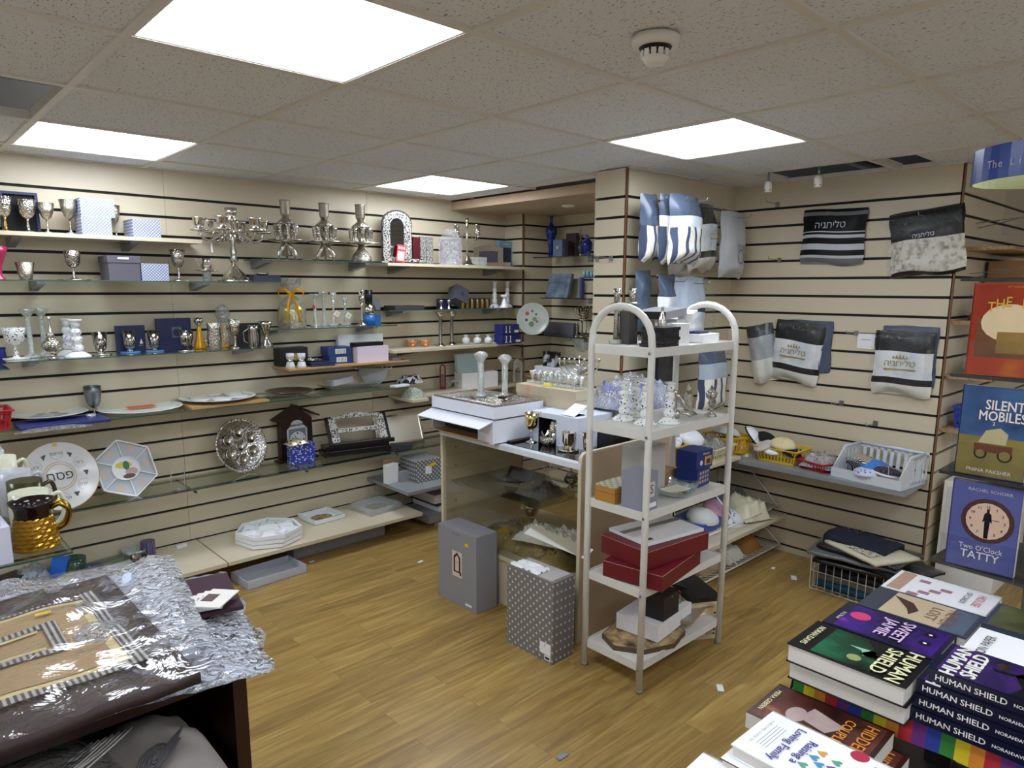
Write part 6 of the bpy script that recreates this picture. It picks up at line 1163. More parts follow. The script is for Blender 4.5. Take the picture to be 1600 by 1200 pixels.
# carton on the floor behind the rack
t = BOX('cream_carton', 'cream printed carton with dark cards poking out, on the floor right of the rack', 'box', (1075, 1002), (1124, 996), 950, 0, .3, M('cream_carton_card', '#d6c29a', .6, var=.03), None, None, h=.17)
m = MB(M('brown_print3')); m.text('ASSORTED', .014, FRONT(.09, .155, -.001), M('brown_print3'))
for i in range(6): m.quad((.035, -.001, .02+.02*i), (.08, -.001, .02+.02*i), (.08, -.001, .03+.02*i), (.035, -.001, .03+.02*i), WHITEC); m.quad((.12, -.001, .02+.02*i), (.13, -.001, .02+.02*i), (.13, -.001, .03+.02*i), (.12, -.001, .03+.02*i))
m.build('printed_front', t); m = MB(BLACK); m.box(.01, .17, .02, .28, .165, .19); m.box(.02, .16, .05, .2, .0, .01, M('cream_paper'), T=mv(-.05, .05, .2) @ rot('Y', .35)); m.box(.04, .1, .08, .16, .01, .03, BLACK, T=mv(-.05, .05, .2) @ rot('Y', .35)); m.box(.02, .16, .045, .05, .0, .012, BURG, T=mv(-.05, .05, .2) @ rot('Y', .35)); m.build('cards_inside', t)
# litter
for (px, py, c, lab, a, s) in ((657, 878, WHITEC, 'white paper scrap on the floor below the bottom shelf', .3, .02), (487, 878, WHITEC, 'tiny white scrap on the floor near the open grey box', .1, .015), (1125, 1075, WHITEC, 'torn white label on the floor right of the rack', .7, .026), (878, 1182, GREY, 'small grey tag on the floor at the bottom of the photo', 0, .022), (1208, 888, WHITEC, 'white scrap on the floor by the wire baskets', .2, .018), (1240, 903, WHITEC, 'torn white paper on the floor before the wire basket', .5, .03)):
    m = MB(c); m.surf(lambda u, v: ((u-.5)*s*2, (v-.5)*s, .002+.004*abs(noise.noise(Vector((u*4, v*4, px))))), 5, 3, thick=.001); solo(m, 'paper_scrap', lab, 'litter', at(px, py, .001), a, 'litter on the floor')
# ================================================================ HANGING BAGS
BLKF = M('black_film_card', '#08080a', .5, spec=.3); CLOTHW = M('wool_white', '#e6e3d8', .8, var=.06); BLUH = pattern('blue_header', 'noise', '#3c485c', '#56637a', 9, .25, .5, .3)
PAPERW = pattern('bag_insert', 'noise', '#b9c6d6', '#f0f1f2', 6, .35, .42, .12); GOLDP = M('gold_print', '#b99a45', .35, .4)
def bag(name, label, loc, rz, w, h, zones, d=.04, tilt=0, text=None, group='prayer shawl bags hanging on the walls', film=True, crown=False, hook=True, shear=0, fade=None):
    t = thing(name, label, 'bag', loc, rz, group); T = rot('Y', tilt)
    def fn(v0, v1, off=0):
        def f(u, v):
            V = v0+(v1-v0)*v; b = d*(1-(2*u-1)**4)*(1-max(0, (V-.55)/.5)**2)*(min(1, V*7)**.5); x = (u-.5)*w*(1+.04*math.sin(V*9))+shear*V
            return (x, -(b+off)-.012*noise.noise(Vector((u*4, V*5, w*9)))*(1 if V < .8 else .3), (V-1)*h+.012*math.sin(u*6+w*20)*(1 if V < .1 else .3))
        return f
    for pn, v0, v1, m_ in zones:
        m = MB(m_); m.surf(fn(v0, v1), 14, max(3, int(14*(v1-v0))), None, T); m.surf(lambda u, v: ((u-.5)*w+shear*(v0+(v1-v0)*v), .001, (v0+(v1-v0)*v-1)*h), 4, 2, None, T); m.build(pn, t)
    if text:
        m = MB(text[4] if len(text) > 4 else GOLDP); x, z_, s = text[1:4]; m.text(HEB(text[0]), s, T @ FRONT(x*w, (z_-1)*h, -d*.9-.012), None)
        if crown:
            for k in range(5): m.add([(x*w+(k-2)*s*.35-s*.12, -d*.9-.012, (z_-1)*h+s*.55), (x*w+(k-2)*s*.35+s*.12, -d*.9-.012, (z_-1)*h+s*.55), (x*w+(k-2)*s*.35, -d*.9-.012, (z_-1)*h+s*(.95+.15*(2-abs(k-2))))], [(0, 1, 2)], None, False, T)
            m.quad(*[(x*w+a*s*1.7, -d*.9-.012, (z_-1)*h-s*b_) for a, b_ in ((-1, .75), (1, .75), (1, .6), (-1, .6))], None, T)
        m.build('printed_name', t)
    if film: m = MB(clear('bag_film', '#fafbfc', .06, .9, .5, 24, .01)); m.surf(lambda u, v: ((u-.5)*w*1.03+shear*v, -d-.02+.0-.012*noise.noise(Vector((u*6, v*7, h*9))) if .02 < v < .97 else -.01, (v-1)*h*1.01), 14, 14, None, T); m.build('clear_film', t)
    if hook: m = MB(STEEL); m.tube([(0, .03, -.03), (0, -d-.05, -.035), (0, -d-.06, -.02)], .0022, n=6); m.build('hook', t)
    return t
TAL = 'טליתניה'
STD = [('folded_cloth', 0, .17, CLOTHW), ('black_band', .17, .27, BLKF), ('printed_insert', .27, .68, PAPERW), ('black_header', .68, 1, BLKF)]
XR = 3.945
bag('striped_bag', 'black bag with white and grey stripes and white lettering, hanging alone on the right wall', (XR, 1.68, 2.0), -PI/2, .335, .29, [(('grey_stripe', 'black_stripe', 'white_stripe')[q], a, b_, [M('grey_weave', '#77787c', .8), BLKF, M('white_weave', '#c9ccd4', .8)][q]) for q, a, b_ in ((0, 0, .1), (2, .1, .15), (1, .15, .25), (2, .25, .36), (1, .36, .47), (2, .47, .53), (1, .53, .57), (2, .57, .59), (1, .59, .88), (0, .88, .95), (1, .95, 1))], text=(TAL, .0, .7, .05, M('white_weave')), film=False, tilt=.02)
bag('windowed_bag', 'black bag with a window showing fringed white cloth, top of the right wall', (XR, 1.235, 1.965), -PI/2, .33, .32, [('black_hem', 0, .05, BLKF), ('fringed_cloth', .05, .55, pattern('fringe_cloth', 'noise', '#8f8976', '#e6e1d2', 34, .6, .42, .12)), ('black_header', .55, 1, BLKF)], text=(TAL, .0, .6, .03, M('white_weave')), tilt=-.12)
bag('prayer_shawl_bag', 'clear bag with black header and gold name tilted left, lower left on the right wall', (XR, 1.82, 1.385), -PI/2, .285, .34, STD, text=(TAL, 0, .5, .045), crown=True, tilt=.1)
bag('prayer_shawl_bag', 'clear bag with black header and gold name hanging straight, lower right on the right wall', (XR, 1.27, 1.36), -PI/2, .28, .33, STD, text=(TAL, 0, .5, .045), crown=True)
bag('prayer_shawl_bag', 'blue topped bag peeping out behind the tilted lower left bag', (XR+.01, 1.79, 1.395), -PI/2, .29, .28, [('blue_body', 0, 1, BLUH)], d=.01, hook=False)
bag('prayer_shawl_bag', 'blue topped bag peeping out behind the straight lower right bag', (XR+.01, 1.25, 1.385), -PI/2, .26, .3, [('blue_body', 0, 1, BLUH)], d=.01, hook=False)
bag('prayer_shawl_bag', 'white bag with grey top and blue stripes in the corner beside the rack arch', (3.93, 2.07, 1.36), -PI/2+.3, .15, .34, [('striped_cloth', 0, .4, CLOTHW), ('pale_body', .4, .8, M('pale_grey_film', '#a9abad', .3)), ('dark_header', .8, 1, M('dark_grey_film', '#2c2d30', .3))], tilt=-.2)
BS = [('striped_cloth', 0, .52, pattern('striped_wool', 'wave', '#3b4560', '#e9e6dc', 5.5, .8, .25, .05, stretch=(1, 0, 0))), ('pale_insert', .52, .68, PAPERW), ('blue_header', .68, 1, BLUH)]
yb = 2.27
bag('prayer_shawl_bag', 'leftmost blue topped bag in the upper row beside the column edge', (2.93, yb-.10, 2.03), 0, .13, .32, BS[:1]+[('blue_header', .52, 1, BLUH)], d=.05)
bag('prayer_shawl_bag', 'narrow blue topped bag behind the large blue topped one in the upper row', (3.0, yb-.16, 2.03), .1, .13, .33, BS, d=.05)
bag('prayer_shawl_bag', 'large blue topped bag with striped cloth, front of the upper row', (3.06, yb-.22, 2.025), .05, .26, .33, BS, d=.07, text=None)
bag('prayer_shawl_bag', 'dark headed bag half hidden between the blue and the black headed bags', (3.33, yb-.03, 1.98), 0, .2, .33, STD, d=.04)
bag('prayer_shawl_bag', 'black headed bag with gold name in the middle of the upper row', (3.40, yb-.10, 2.02), .05, .24, .34, STD, d=.07, text=(TAL, .1, .52, .03), crown=True, tilt=-.05)
bag('prayer_shawl_bag', 'black headed bag behind the white carrier bag', (3.58, yb-.03, 1.97), 0, .14, .3, STD, d=.04)
WB = M('translucent_white', '#bdbec4', .35, var=.05)
t = bag('white_carrier_bag', 'frosted white carrier bag with grey print at the right end of the upper row', (3.70, yb-.12, 2.0), .05, .27, .36, [('bag_body', 0, 1, WB)], d=.05, text=('שבת', .05, .45, .05, M('grey_print3', '#74767e', .5)), film=False)
m = MB(M('grey_print3')); m.ring([(.035*math.cos(a*PI/8), .04*math.sin(a*PI/8)) for a in range(16)], [(.028*math.cos(a*PI/8), .033*math.sin(a*PI/8)) for a in range(16)], 0, .0004, T=FRONT(.01, -.25, -.058)); m.build('printed_emblem', t)
bag('prayer_shawl_bag', 'dark blue edged bag at the left of the lower row by the column edge', (2.96, yb-.06, 1.66), 0, .12, .3, [('dark_body', 0, 1, pattern('blue_header'))], d=.03)
bag('prayer_shawl_bag', 'clear blue tinted bag hanging above the rack, left of two', (3.06, yb-.14, 1.64), .05, .16, .34, BS[1:]+[('white_cloth', 0, .52, PAPERW)], d=.05)
bag('prayer_shawl_bag', 'wide clear bag with blue label hanging above the rack, right of two', (3.2, yb-.18, 1.63), 0, .26, .33, [('white_cloth', 0, .45, PAPERW), ('blue_label', .45, .52, NAVY), ('pale_body', .52, 1, M('pale_blue_film', '#aeb9c9', .25))], d=.06)
bag('prayer_shawl_bag', 'black shiny bag hanging behind the rack second shelf', (3.1, yb-.1, 1.25), 0, .26, .32, [('white_cloth', 0, .35, PAPERW), ('black_header', .35, 1, BLKF)], d=.05)
bag('prayer_shawl_bag', 'clear bag with black stripes hanging at the right behind the rack second shelf', (3.42, yb-.2, 1.26), 0, .25, .36, BS[:1]+[('pale_body', .52, .75, M('pale_blue_film')), ('blue_header', .75, 1, BLUH)], d=.07)
# bare hooks on the slatwalls
for k, (px, py, ax, lab) in enumerate(((1262, 388, 1, ''), (1215, 318, 0, 'empty wire hook near the top left of the right wall'), (1218, 405, 0, 'empty wire hook left of the striped bag'), (1338, 519, 0, 'empty wire hook beside the small white card'), (1315, 628, 0, 'empty wire hook below the two lower bags'), (1368, 660, 0, 'long empty wire hook below and right of the others'), (933, 403, 2, 'empty wire hook on the front face of the column'), (955, 402, 2, 'second empty wire hook on the front face of the column'))):
    if ax == 1: continue
    p = on(px, py, 0, 3.957 if ax == 0 else 2.907); t = thing('wire_hook', lab, 'hook', p, -PI/2, 'empty wire hooks'); m = MB(STEEL); m.tube([(0, 0, 0), (0, -.03, -.005), (.0, -.13, .0), (0, -.14, .015)], .002, n=6); m.build('wire', t); MB(STEEL).box(-.012, .012, -.003, .0, -.02, .008).build('back_plate', t)
m = MB(WHITEC); m.box(-.045, .045, -.001, 0, -.04, .04); m.text('—', .05, FRONT(0, .01, -.0015), GREY); solo(m, 'wall_card', 'small white printed card on the right wall beside the straight bag', 'card', on(1353, 533, 0, 3.957), -PI/2)
# ================================================================ RIGHT WALL SHELVES AND BASKETS
t = thing('grey_shelf', 'long grey shelf with plastic baskets on the right wall', 'shelf', (3.957, 1.66, .6), 0, 'grey shelves'); m = MB(M('grey_laminate')); m.box(-.33, 0, -.56, .6, -.026, 0); m.build('board', t, .002)
for y in (-.45, -.1, .35):
    b = MB(M('acrylic_bracket')); b.prism([(0, -.026), (-.26, -.026), (-.26, -.034), (0, -.1)], -.004, .004, T=mv(0, y, 0) @ rot('X', PI/2)); b.build('bracket', t)
m = MB(CREAM); m.box(0, .72, -.31, 0, -.02, 0); solo(m, 'side_shelf', 'cream shelf running along the column side behind the rack', 'shelf', (2.92, 2.288, .62), 0)
m = MB(CREAM); m.box(0, 1.04, -.46, 0, -.022, 0); solo(m, 'low_side_shelf', 'dusty cream low shelf between two wire baskets along the column side', 'shelf', (2.915, 2.288, .24), 0)
YP = M('yellow_plastic', '#e3bd3e', .35, var=.04); YP2 = M('strong_yellow', '#d9a80e', .35); RP_ = M('red_plastic'); WPL = M('white_grey_plastic', '#d3d8e0', .35)
z = .601
t = thing('plastic_basket', 'pale yellow plastic basket full of skullcaps on the grey shelf', 'basket', (3.79, 1.80, z), -PI/2, 'plastic baskets'); basket(t, .24, .2, .085, YP, .85, 2, 11)
t = thing('plastic_basket', 'small red plastic basket with film bags on the grey shelf', 'basket', (3.75, 1.575, z), -PI/2-.35, 'plastic baskets'); basket(t, .17, .14, .05, RP_, .85, 3, 8)
heap('film_bags', 'clear packets with red items piled in the small red basket', 'packets', (3.76, 1.575, z+.02), .15, .17, .085, pattern('clear_red_mix', 'noise', '#a02a30', '#d6d2ce', 14, .3, .36, .04), 23, 0, None, .7, 18, film=FILMC)
t = thing('plastic_basket', 'large white stacking basket with sloped front holding coloured skullcaps', 'basket', (3.77, 1.28, z), -PI/2-.12, 'plastic baskets'); W_, D_, H_ = .36, .25, .15
def slot(m, x0, x1, z0, z1, T, n):
    m.box(x0, x1, 0, .004, z0, z0+.02, T=T); m.box(x0, x1, 0, .004, z1-.02, z1, T=T); dx = (x1-x0)/n
    for k in range(n+1): m.box(x0+dx*k-dx*.25 if k else x0, min(x1, x0+dx*k+dx*.25), 0, .004, z0, z1, T=T)
m = MB(WPL); slot(m, -W_/2, W_/2, 0, H_, mv(0, D_/2, 0) @ rot('X', -.1), 10); m.build('side', t)
for s in (-1, 1):
    m = MB(WPL); T = mv(s*W_/2*.93, 0, 0) @ rot('Z', PI/2); slot(m, -.02, D_/2, 0, H_, T, 4); m.prism([(-D_/2, 0), (-.02, 0), (-.02, H_), (-.035, H_), (-D_/2, .05)], 0, .004, T=mv(s*W_/2*.93, 0, 0) @ rot('Z', PI/2) @ rot('X', PI/2)); m.build('side', t); m = MB(WPL); m.tube([(s*W_/2*.93, D_/2, H_), (s*W_/2*.93, -.03, H_), (s*W_/2*.93, -D_/2, .05)], .008, flat=.6); m.build('rim', t)
m = MB(WPL); m.box(-W_/2, W_/2, -D_/2-.004, -D_/2, 0, .05); m.build('front', t); m = MB(WPL); m.box(-W_/2, W_/2, -D_/2, D_/2, 0, .004); m.build('bottom', t); m = MB(WPL); m.tube([(-W_/2, D_/2+.012, H_), (W_/2, D_/2+.012, H_)], .008, flat=.6); m.build('rim', t)
SAT = M('white_satin', '#e9ebf1', .3, var=.03); BVEL = M('black_velvet', '#0c0b0e', .9); CRMV = M('cream_cloth', '#e2d5a8', .75, var=.05)
def kp(label, x, y, z_, r, mat, R, trim=None, group='skullcaps on the grey shelf', flat=.62): return kippah('skullcap', label, (x, y, z_), r, mat, group, R=R, trim=trim, flat=flat)
kp('shiny white skullcap standing on edge at the left of the pale yellow basket', 3.76, 1.98, z+.115, .07, SAT, rot('Z', .4) @ rot('X', .9), BVEL)
kp('black skullcap behind the shiny white one', 3.80, 1.91, z+.10, .068, BVEL, rot('Z', .2) @ rot('X', .5))
kp('cream six panel skullcap on top of the pale yellow basket', 3.76, 1.79, z+.095, .072, CRMV, rot('X', .15) @ rot('Y', -.1), M('cream_seam', '#c9b98a', .8))
kp('flat grey white skullcap edge hanging over the pale yellow basket', 3.72, 1.885, z+.08, .06, M('grey_white_felt', '#c9c2bd', .8), rot('Z', 1) @ rot('X', -.5), M('fawn_seam', '#a9988c', .8), flat=.4)
kp('white satin skullcap lying under the cream one', 3.73, 1.83, z+.072, .062, SAT, rot('Z', .5) @ rot('Y', -.35), flat=.4)
kp('black skullcap at the right end inside the pale yellow basket', 3.74, 1.73, z+.06, .058, BVEL, rot('X', .3), flat=.5)
heap('cloth_pile', 'white and cream cloth stuffed down between the shelf end and the yellow basket', 'cloth', (3.77, 2.03, z), .1, .1, .09, CRMV, 25, 0, None, .5, 12)
t = thing('skullcap_heap', '', 'x'); bpy.data.objects.remove(t)
for i, (x, y, c, rz, ln, lab) in enumerate(((3.76, 1.33, pattern('stripe_knit', 'wave', '#1c1a22', '#d6c9b4', 38, .8, .5, .1), .3, .5, 'black and cream ring patterned knitted skullcap in the white basket'), (3.74, 1.28, M('sky_blue_knit', '#3f7fd0', .8, var=.3, nscale=60), -.4, .25, 'blue knitted skullcap rim in the white basket'), (3.72, 1.22, pattern('dark_knit', 'check', '#141218', '#514a5c', 90, .8), .1, .15, 'dark knitted skullcap with white edging at the right in the white basket'), (3.7, 1.30, pattern('multi_knit', 'cells', '#8a4f9a', '#c6d0e6', 60, .8, .3, .1), .6, -.1, 'pink and violet knitted skullcap in the white basket'), (3.79, 1.38, pattern('white_knit', 'wave', '#2a2d3a', '#e8e8ea', 30, .8, .5, .1), 1.2, .8, 'white skullcap with dark rings standing at the left in the white basket'))):
    kp(lab, x, y, z+.03+.025*(4-i)*.5, .075, c, rot('Z', rz) @ rot('X', ln), WHITEP if i == 2 else None, 'skullcaps in the white basket', .45)
# side shelf behind the rack
z = .6205
t = thing('plastic_basket', 'strong yellow plastic basket behind the blue printed boxes', 'basket', (3.18, 2.14, z), .1, 'plastic baskets'); basket(t, .26, .2, .13, YP2, .88, 2, 9)
t = thing('plastic_basket', 'bright yellow basket tipped up at the corner above the grey shelf', 'basket', (3.70, 2.10, z), -.5, 'plastic baskets'); basket(t, .2, .2, .1, YP2, .85, 2, 8)
t = thing('plastic_basket', 'cream slotted basket of packets beside the right rack post', 'basket', (3.50, 2.10, z), .05, 'plastic baskets'); basket(t, .24, .2, .07, M('cream_plastic', '#d9d6b0', .4), .88, 2, 10)
heap('film_packets', 'clear packets of white caps in the cream basket', 'packets', (3.5, 2.1, z+.03), .2, .17, .1, M('pale_grey_card'), 27, 0, None, .7, 16, film=FILMC)
kp('large white satin skullcap above the yellow basket behind the rack', 3.25, 2.08, z+.14, .085, SAT, rot('X', .25), None, 'skullcaps behind the rack')
kp('second white satin skullcap leaning left behind the rack', 3.12, 2.12, z+.13, .075, SAT, rot('X', .2) @ rot('Y', -.5), BVEL, 'skullcaps behind the rack')
kp('pale skullcap in a clear bag above the bright yellow basket', 3.68, 2.1, z+.1, .08, M('pearl_cloth', '#cfd2cc', .7), rot('Y', .3), None, 'skullcaps behind the rack')
# low baskets
WW = M('white_wire', '#e2e1dc', .4)
def slopewire(label, x0, x1, y1, z0, h, d):
    t = thing('wire_basket', label, 'wire basket', ((x0+x1)/2, y1, z0), 0, 'white wire baskets along the column side'); W = x1-x0; m = MB(WW)
    for z_, y in ((0, -d*.75), (.04, -d)): m.tube([(-W/2, 0, z_), (-W/2, y, z_), (W/2, y, z_), (W/2, 0, z_)], .0048, n=6)
    for s in (-1, 0, 1): m.tube([(s*W/2, 0, h), (s*W/2, -d*.55, h), (s*W/2, -d, .04)], .0045, n=6)
    m.tube([(-W/2, 0, h), (W/2, 0, h)], .003, n=6); m.build('frame_wires', t); m = MB(WW)
    for k in range(22): x = -W/2+W*k/21; m.tube([(x, 0, h), (x, 0, 0), (x, -d*.75, 0), (x, -d, .04)], .0021, n=4)
    m.build('thin_wires', t)
slopewire('upper white wire basket above the dusty low shelf', 2.95, 3.92, 2.27, .245, .22, .40)
slopewire('lower white wire basket standing on the floor under the dusty shelf', 2.95, 3.94, 2.27, .004, .19, .42)
zz = .252
BOX('blue_tray', 'blue plastic tray with a white bowl bag in the upper wire basket', 'tray', 0, 0, 0, zz, .2, M('blue_tray', '#3550b0', .35), None, h=.06, base=(3.2, 1.93, .1, .22))
kp('white domed cap in clear film on the blue tray', 3.3, 2.0, zz+.062, .09, M('pearl_cloth'), rot('X', .15), None, 'caps in the upper wire basket')
kp('white cap with blue block print in the middle of the upper wire basket', 3.55, 1.98, zz+.01, .09, pattern('blue_block', 'cells', '#2f4f9a', '#e2e6ee', 30, .6, .3, .05), rot('X', .5), WHITEP, 'caps in the upper wire basket', .5)
kp('pink domed cap in film standing on edge in the upper wire basket', 3.48, 2.02, zz+.06, .085, M('pink_cloth', '#b98aa6', .6), rot('X', .6) @ rot('Y', -.3), None, 'caps in the upper wire basket', .5)
heap('cream_cloth_bag', 'cream satin cloth spilling over the front of the upper wire basket', 'cloth', (3.72, 1.98, zz), .2, .26, .14, M('cream_satin', '#d9d2b4', .35, var=.05), 29, -.3, None, .5, 18)
heap('blue_film_bag', 'pale blue film bags lying at the back of the upper wire basket', 'packets', (3.82, 2.14, zz), .22, .2, .13, M('pale_blue_film'), 30, 0, None, .4, 14, film=FILMC)
heap('dark_printed_pack', 'dark blue printed pack at the left in the upper wire basket', 'packet', (3.06, 2.0, zz), .2, .2, .12, pattern('darkpack', 'noise', '#1a2240', '#a9b6d0', 14, .3, .5, .08), 31, 0, None, .5, 14, film=FILM)
heap('striped_pack', 'black and white striped cloth pack behind the dark blue pack', 'packet', (3.2, 2.2, zz), .2, .14, .17, pattern('bwstripe', 'wave', '#0f0f12', '#e4e2dc', 9, .7, .5, .05), 32, 0, None, .5, 14)
for k, (x, w, mat, lab) in enumerate(((3.12, .2, M('tan_cloth', '#9d8767', .8, var=.2, nscale=12), 'tan cloth caps'), (3.36, .24, M('fawn_cloth', '#b39c79', .8, var=.25, nscale=14), 'fawn cloth caps under thin wires'), (3.6, .2, CLOTHW, 'white crumpled cloth'), (3.82, .2, pattern('wicker', 'wave', '#8a5c26', '#c08a48', 60, .7, .5, .2), 'brown wicker and cream pieces'))):
    heap('cloth_heap', lab+' in the lower wire basket', 'cloth', (x, 2.08, .008), w, .3, .12, mat, 35+k, 0, 'cloth heaps in the lower wire basket', .6, 16)
# wire basket on the floor with shawl packs
t = thing('wire_basket', 'square white wire basket on the floor filled with dark shawl packs', 'wire basket', (3.70, 1.27, .004), -PI/2, None); wirebox(t, .44, .3, .2, WW, 11, 2)
PACKS = [(M('black_pack', '#131317', .3), 'black'), (M('petrol_pack', '#1f5e80', .35), 'petrol blue'), (M('grey_pack', '#6f7074', .4), 'grey'), (M('navy_pack', '#161c33', .4), 'dark navy')]
for k in range(4):
    mm, c = PACKS[(k+1) % 4]; m = MB(mm); m.surf(lambda u, v: ((u-.5)*.24, (v-.5)*.4, .035+.01*noise.noise(Vector((u*3, v*4, k)))), 8, 10, thick=.034); solo(m, 'shawl_pack', c+' folded pack inside the floor basket, '+['lowest', 'second', 'third', 'top'][k]+' inside the wires', 'pack', (3.7, 1.27, .012+.042*k), .05*(k % 3-1), 'packs inside the floor basket')
zb = .19
for k, (c, w, d_, rz, dx, dy, lab) in enumerate(((0, .34, .44, .1, 0, 0, 'large black film pack lying across the floor basket, lowest on top'), (0, .3, .42, -.35, .0, -.08, 'shiny black film pack sticking out to the right of the floor basket'), (2, .32, .42, .12, -.02, .04, 'grey edged film pack in the middle of the pile on the floor basket'), (0, .3, .4, -.1, 0, .0, 'thin black film pack below the cream cloth pack'))):
    m = MB(PACKS[c][0]); m.surf(lambda u, v: ((u-.5)*w, (v-.5)*d_, .018+.008*noise.noise(Vector((u*4, v*4, k+9)))), 10, 10, thick=.016); o = solo(m, 'shawl_pack', lab, 'pack', (3.64+dx, 1.24+dy, zb+.0195*k), rz, 'packs on top of the floor basket')
    f = MB(MATS['bag_film']); f.surf(lambda u, v: ((u-.5)*w*1.06, (v-.5)*d_*1.06, .0215+.008*noise.noise(Vector((u*4, v*4, k+9)))), 14, 14); f.build('film_wrap', o)
m = MB(M('cream_cloth2', '#cfc6ae', .8, var=.05)); m.surf(lambda u, v: ((u-.5)*.27, (v-.5)*.34, .016+.004*noise.noise(Vector((u*4, v*4, 3)))), 8, 8, thick=.014); m.box(-.10, -.03, -.1, .05, .02, .022, pattern('floral_stitch', 'cells', '#2a2a2e', '#c9c2ac', 90, .8, .4, .05)); solo(m, 'cream_cloth_pack', 'cream embroidered cloth pack near the top of the pile on the floor basket', 'pack', (3.6, 1.22, zb+.078), -.45)
m = MB(M('navy_velvet', '#141a2c', .85)); m.surf(lambda u, v: ((u-.5)*.2, (v-.5)*.32, .035+.006*noise.noise(Vector((u*3, v*5, 5)))-.02*(2*u-1)**4), 12, 12, thick=.03); SLV = silver('silver_thread', '#cfc8a8', .4)
for k in range(26): a = k*.24; m.disc(.004, 0, SLV, T=mv(.05-.05*math.sin(a)*.6+.02*math.sin(k*5), .06+.05*math.cos(a*.9)+.0015*k, .0385), n=5)
o = solo(m, 'navy_velvet_bag', 'navy velvet bag with silver embroidery on top of the floor basket pile', 'bag', (3.66, 1.28, zb+.094), -.12)
# white cabinet end and things on the far right wall
t = thing('white_cabinet', 'tall white metal cabinet end with a round lock leaning against the far right wall', 'cabinet', (4.02, .78, 0), 0); m = MB(WHITEP); m.box(0, .05, 0, .26, 0, .60); m.box(.05, .7, .02, .26, 0, .6); m.build('cabinet_body', t, .003)
m = MB(STEEL); m.lathe([(.022, 0), (.022, .003), (.001, .003)], n=20, T=mv(0, .12, .52) @ rot('Y', -PI/2)); m.lathe([(.014, 0), (.014, .012), (.001, .013)], BLACK, n=14, T=mv(0, .12, .52) @ rot('Y', -PI/2)); m.build('round_lock', t)
m = MB(M('grey_plastic_bits', '#a39d90', .5)); m.lathe([(.03, 0), (.03, .08), (.02, .1), (.001, .1)], n=12, T=rot('Y', PI/2)); solo(m, 'pipe_fitting', 'pale pipe fitting on the floor by the white cabinet', 'fitting', (3.86, .86, .032), .5)
def rshelf(z_, x0, x1, label, mat=CREAM, d=.2): m = MB(mat); m.box(0, x1-x0, -d, 0, -.018, 0); return solo(m, 'far_shelf', label, 'shelf', (x0, 1.078, z_), 0, 'shelves on the far right wall')
CHIP = pattern('chipboard', 'noise', '#8a6a48', '#c0a27a', 60, .8, .5, .2)
rshelf(1.78, 4.05, 5.2, 'rough edged shelf high on the far right wall', CHIP); rshelf(1.42, 3.98, 4.9, 'chipboard shelf under dark hats on the far right wall', CHIP); rshelf(1.15, 3.98, 4.9, 'chipboard shelf under bagged black hats', CHIP); rshelf(.875, 3.98, 4.9, 'chipboard shelf under the blue basket', CHIP)
for k, (x, z_, r, lab) in enumerate(((4.12, 1.4205, .11, 'dark embroidered hat on the far right wall shelf'), (4.2, 1.1505, .11, 'black bagged hat on the shelf above the blue basket'))):
    kippah('dark_hat', lab, (x, .94, z_), r*.9, pattern('dark_braid', 'wave', '#0e0c10', '#3a2a2c', 30, .8, .7, .1) if k == 0 else BVEL, 'dark hats on the far right wall', flat=.9)
heap('film_bag', 'clear film bag around black cloth beside the bagged hat', 'packet', (4.08, .92, 1.151), .22, .16, .07, BVEL, 41, 0, None, .5, 14, film=FILMC)
t = thing('plastic_basket', 'deep blue plastic basket on the far right wall shelf', 'basket', (4.15, .95, .876), 0, 'plastic baskets'); basket(t, .22, .18, .11, M('deep_blue_plastic', '#1636b8', .4), .9, 2, 8)
for k in range(3):
    m = MB(KRAFT); m.box(0, .45, 0, .16, 0, .1); m.box(.1, .3, -.0008, 0, .03, .06, M('pale_label')); solo(m, 'kraft_carton', ['lower', 'middle', 'upper'][k]+' kraft carton on the far right wall behind the book stand', 'box', (4.35+.05*k, .9, 1.439 if 0 else 1.4205+.101*k), 0, 'kraft cartons on the far right wall')
for px, py, lab in ((1530, 350, 'crossed thin wire hooks right of the windowed bag'), (1520, 428, 'wire price hook beside the orange book')):
    p = on(px, py, 1, 1.07); t = thing('wire_hook', lab, 'hook', p, 0, 'empty wire hooks'); m = MB(STEEL); m.tube([(-.06, 0, 0), (-.02, -.2, .02), (-.02, -.22, .035)], .002, n=6); m.tube([(0, 0, -.02), (-.07, -.18, .01)], .002, n=6); m.build('wire', t)
